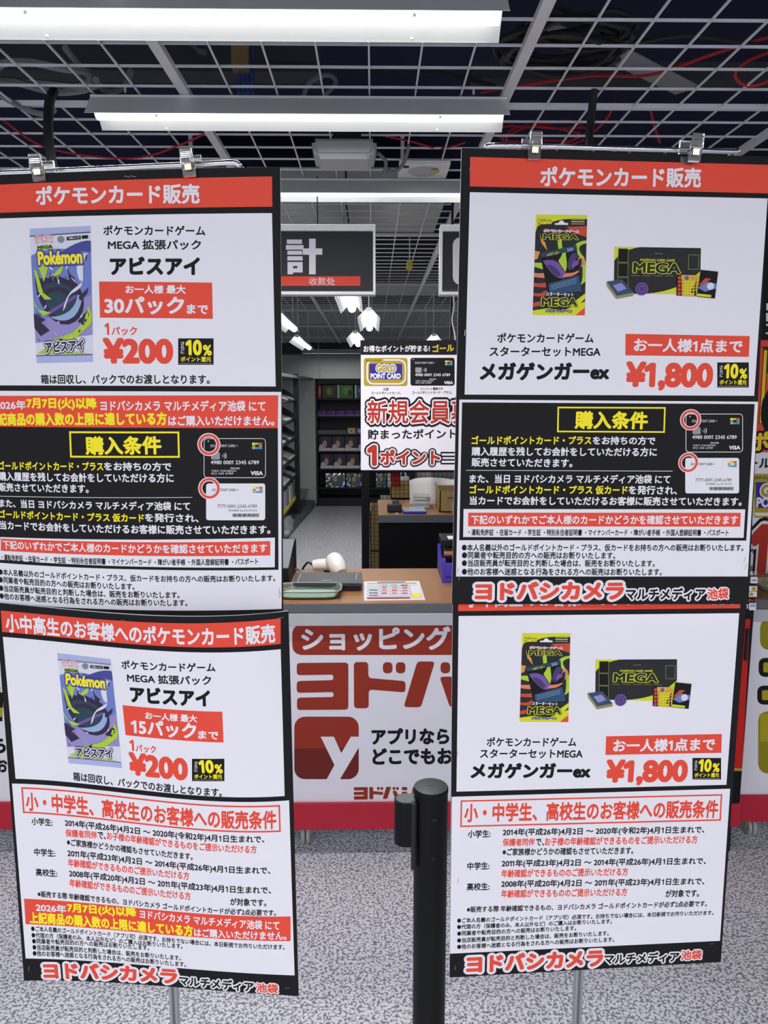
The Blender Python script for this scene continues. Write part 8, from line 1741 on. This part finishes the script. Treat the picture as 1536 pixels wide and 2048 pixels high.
def foil(label, x0, x1, z0, z1, seed):
    r = random.Random(seed); o = empty('foil_pack', ((x0+x1)/2, 11.16, z0), label, 'foil pack', 'foil packs on the lowest rack shelf'); b = MB(); nx, nz = 10, 8
    v = [(x0+(x1-x0)*i/nx, 11.13+r.uniform(-.012, .012), z0+(z1-z0)*j/nz) for j in range(nz+1) for i in range(nx+1)]
    f = [[j*(nx+1)+i, j*(nx+1)+i+1, (j+1)*(nx+1)+i+1, (j+1)*(nx+1)+i] for j in range(nz) for i in range(nx)]
    v2 = [(p[0], 11.19, p[2]) for p in v]; n = len(v); b.add(v, f, FOIL); b.add(v2, [q[::-1] for q in f], FOIL)
    b.box(x0+.002, 11.145, z0, x1-.002, 11.188, z1, FOIL); b.build('pack_body', o)
    w = x1-x0; h = z1-z0
    for i, (q, mm) in enumerate((([(.35,.1),(.9,.1),(.95,.75),(.5,.85),(.3,.5)], M_('art_green', (96,110,80))), (ov(.78,.25,.14,.2), M_('art_blue', (60,90,190))), (ov(.5,.6,.1,.2), M_('art_tan', (190,176,140))))):
        MB().prism([(x0+a*w, z0+c*h) for a, c in q], 'y', 11.112-.002*i, 11.116-.002*i, mm).build('printed_patch', o)
foil('foil pack at the rack upright side of the lowest shelf', Cx(651), Cx(689), .2735, .475, 1); foil('foil pack beside the hanging poster edge on the lowest shelf', Cx(692), Cx(722.5), .2735, .475, 2)
foil('foil pack seen through the wire mesh on the lowest shelf', Cx(752), Cx(773), .2735, .475, 3)
gift('white_box', 'narrow white box beside the foil pack seen through the wire mesh', Cx(775), Cx(781), .2735, .475, 11.12, .1, M_('white', (206,204,204)), [([(.2,.2),(.8,.2),(.8,.5),(.2,.5)], M_('pale', (206,204,214)))], 'box')
x = (640-746)/1539*11.3
MB().tube([(x, 11.3, 1.9), (x, 11.3, 2.56)], .003, GRID, 6).build('hanging_wire', label='thin wire hanging from the ceiling over the rear rack', cat='wire')
MB().tube([(x+.018*math.cos(a*.785), 11.3, 1.88+.024*math.sin(a*.785)) for a in range(8)], .003, GRID, 6, closed=True).build('wire_ring', label='small ring at the end of the wire over the rear rack', cat='ring')
# slanted magazine rack along the left aisle side
XF = -.93; o = empty('magazine_rack', (-1.1, 9.6, 0), 'tall black magazine rack with slanted shelves along the left side of the aisle', 'magazine rack')
for y in (7.9, 9.75): MB().box(XF-.06, y-.03, 0, XF, y+.03, 1.86, BK, .003).build('upright', o)
MB().box(-1.36, 11.05, .05, -.82, 11.08, 1.8, mat('rack_panel_grey', (176,180,176), .7)).build('end_panel', o)
MB().box(-1.36, 7.9, .05, -1.33, 11.05, 1.78, mat('rack_panel_grey', (176,180,176), .7)).build('back_panel', o)
MB().prism([(-1.36, 7.9), (-1.0, 7.9), (-.84, 11.09), (-1.36, 11.09)], 'z', 1.801, 1.835, mat('rack_cap', (120,122,124), .6)).build('top_cap', o)
MB().prism([(-1.36, 7.9), (-.99, 7.9), (-.838, 11.04), (-1.36, 11.04)], 'z', 0, .1, mat('rack_plinth', (90,93,98), .6)).build('plinth', o)
MB().box(-1.33, 7.9, .3, XF-.02, 9.75, .32, BK, .002).build('base_shelf', o); MB().box(-1.33, 9.8, .26, XF+.02, 10.9, .28, mat('smoke_glass', (70,74,74), .2), .002).build('low_shelf', o)
zs = (1.56, 1.33, 1.10, .87, .64)
for z in zs: MB().prism([(-1.33, z+.10), (XF-.02, z-.05), (XF-.02, z-.035), (-1.33, z+.115)], 'y', 7.95, 9.7, BK).build('slanted_shelf', o)
for z in zs: MB().prism([(-1.33, z+.10), (XF-.02, z-.06), (XF-.02, z+.02), (-1.2, z+.17)], 'y', 9.66, 9.70, BK).build('bracket', o)
mags = ((206,206,200), (60,62,66), (180,184,186), (96,98,100), (214,214,214)); kk = 0
for z in zs:
    for j in range(5):
        y = 8.0+.33*j; c_ = mags[(j+kk) % 5]
        g = MB().prism([(-1.31, z+.118), (XF-.04, z-.022), (XF-.038, z-.006), (-1.305, z+.134)], 'y', y, y+.27, mat('magazine_%d' % ((j+kk) % 5), c_, .4))
        g.prism([(-1.2, z+.0795), (XF-.1, z+.018), (XF-.1, z+.0195), (-1.2, z+.081)], 'y', y+.03, y+.2, BLACK)
        g.build('magazine', label='magazine lying on the slanted left aisle rack', cat='magazine', group='magazines on the slanted rack')
    kk += 2
for k, (y, c_) in enumerate(((8.15, (176,176,170)), (8.5, (120,130,150)), (8.85, (190,184,150)), (9.2, (90,100,120)))):
    o = empty('toy_bag', (-1.05, y+.12, .3205), ('nearest', 'second', 'third', 'farthest')[k]+' bagged toy with yellow base on the bottom of the magazine rack', 'bagged toy', 'bagged toys in the magazine rack')
    MB().box(-1.16, y, .3205, -.96, y+.24, .56, mat('toy_bag_%d' % k, c_, .25), .02).build('bag_wrap', o)
    MB().box(-1.165, y-.003, .3205, -.955, y+.243, .37, MATS['yellow_plastic'], .004).build('yellow_base', o)
    MB().box(-1.1, y+.06, .56, -1.02, y+.16, .62, M_('art_blue', (60,90,190)), .01).build('blue_tag', o)
softbag('clear_bag', 'crumpled clear bag at the foot of the magazine rack', -1.02, 8.3, .112, .24, .16, .5, mat('bag_plastic', (150,154,156), .3), 12)
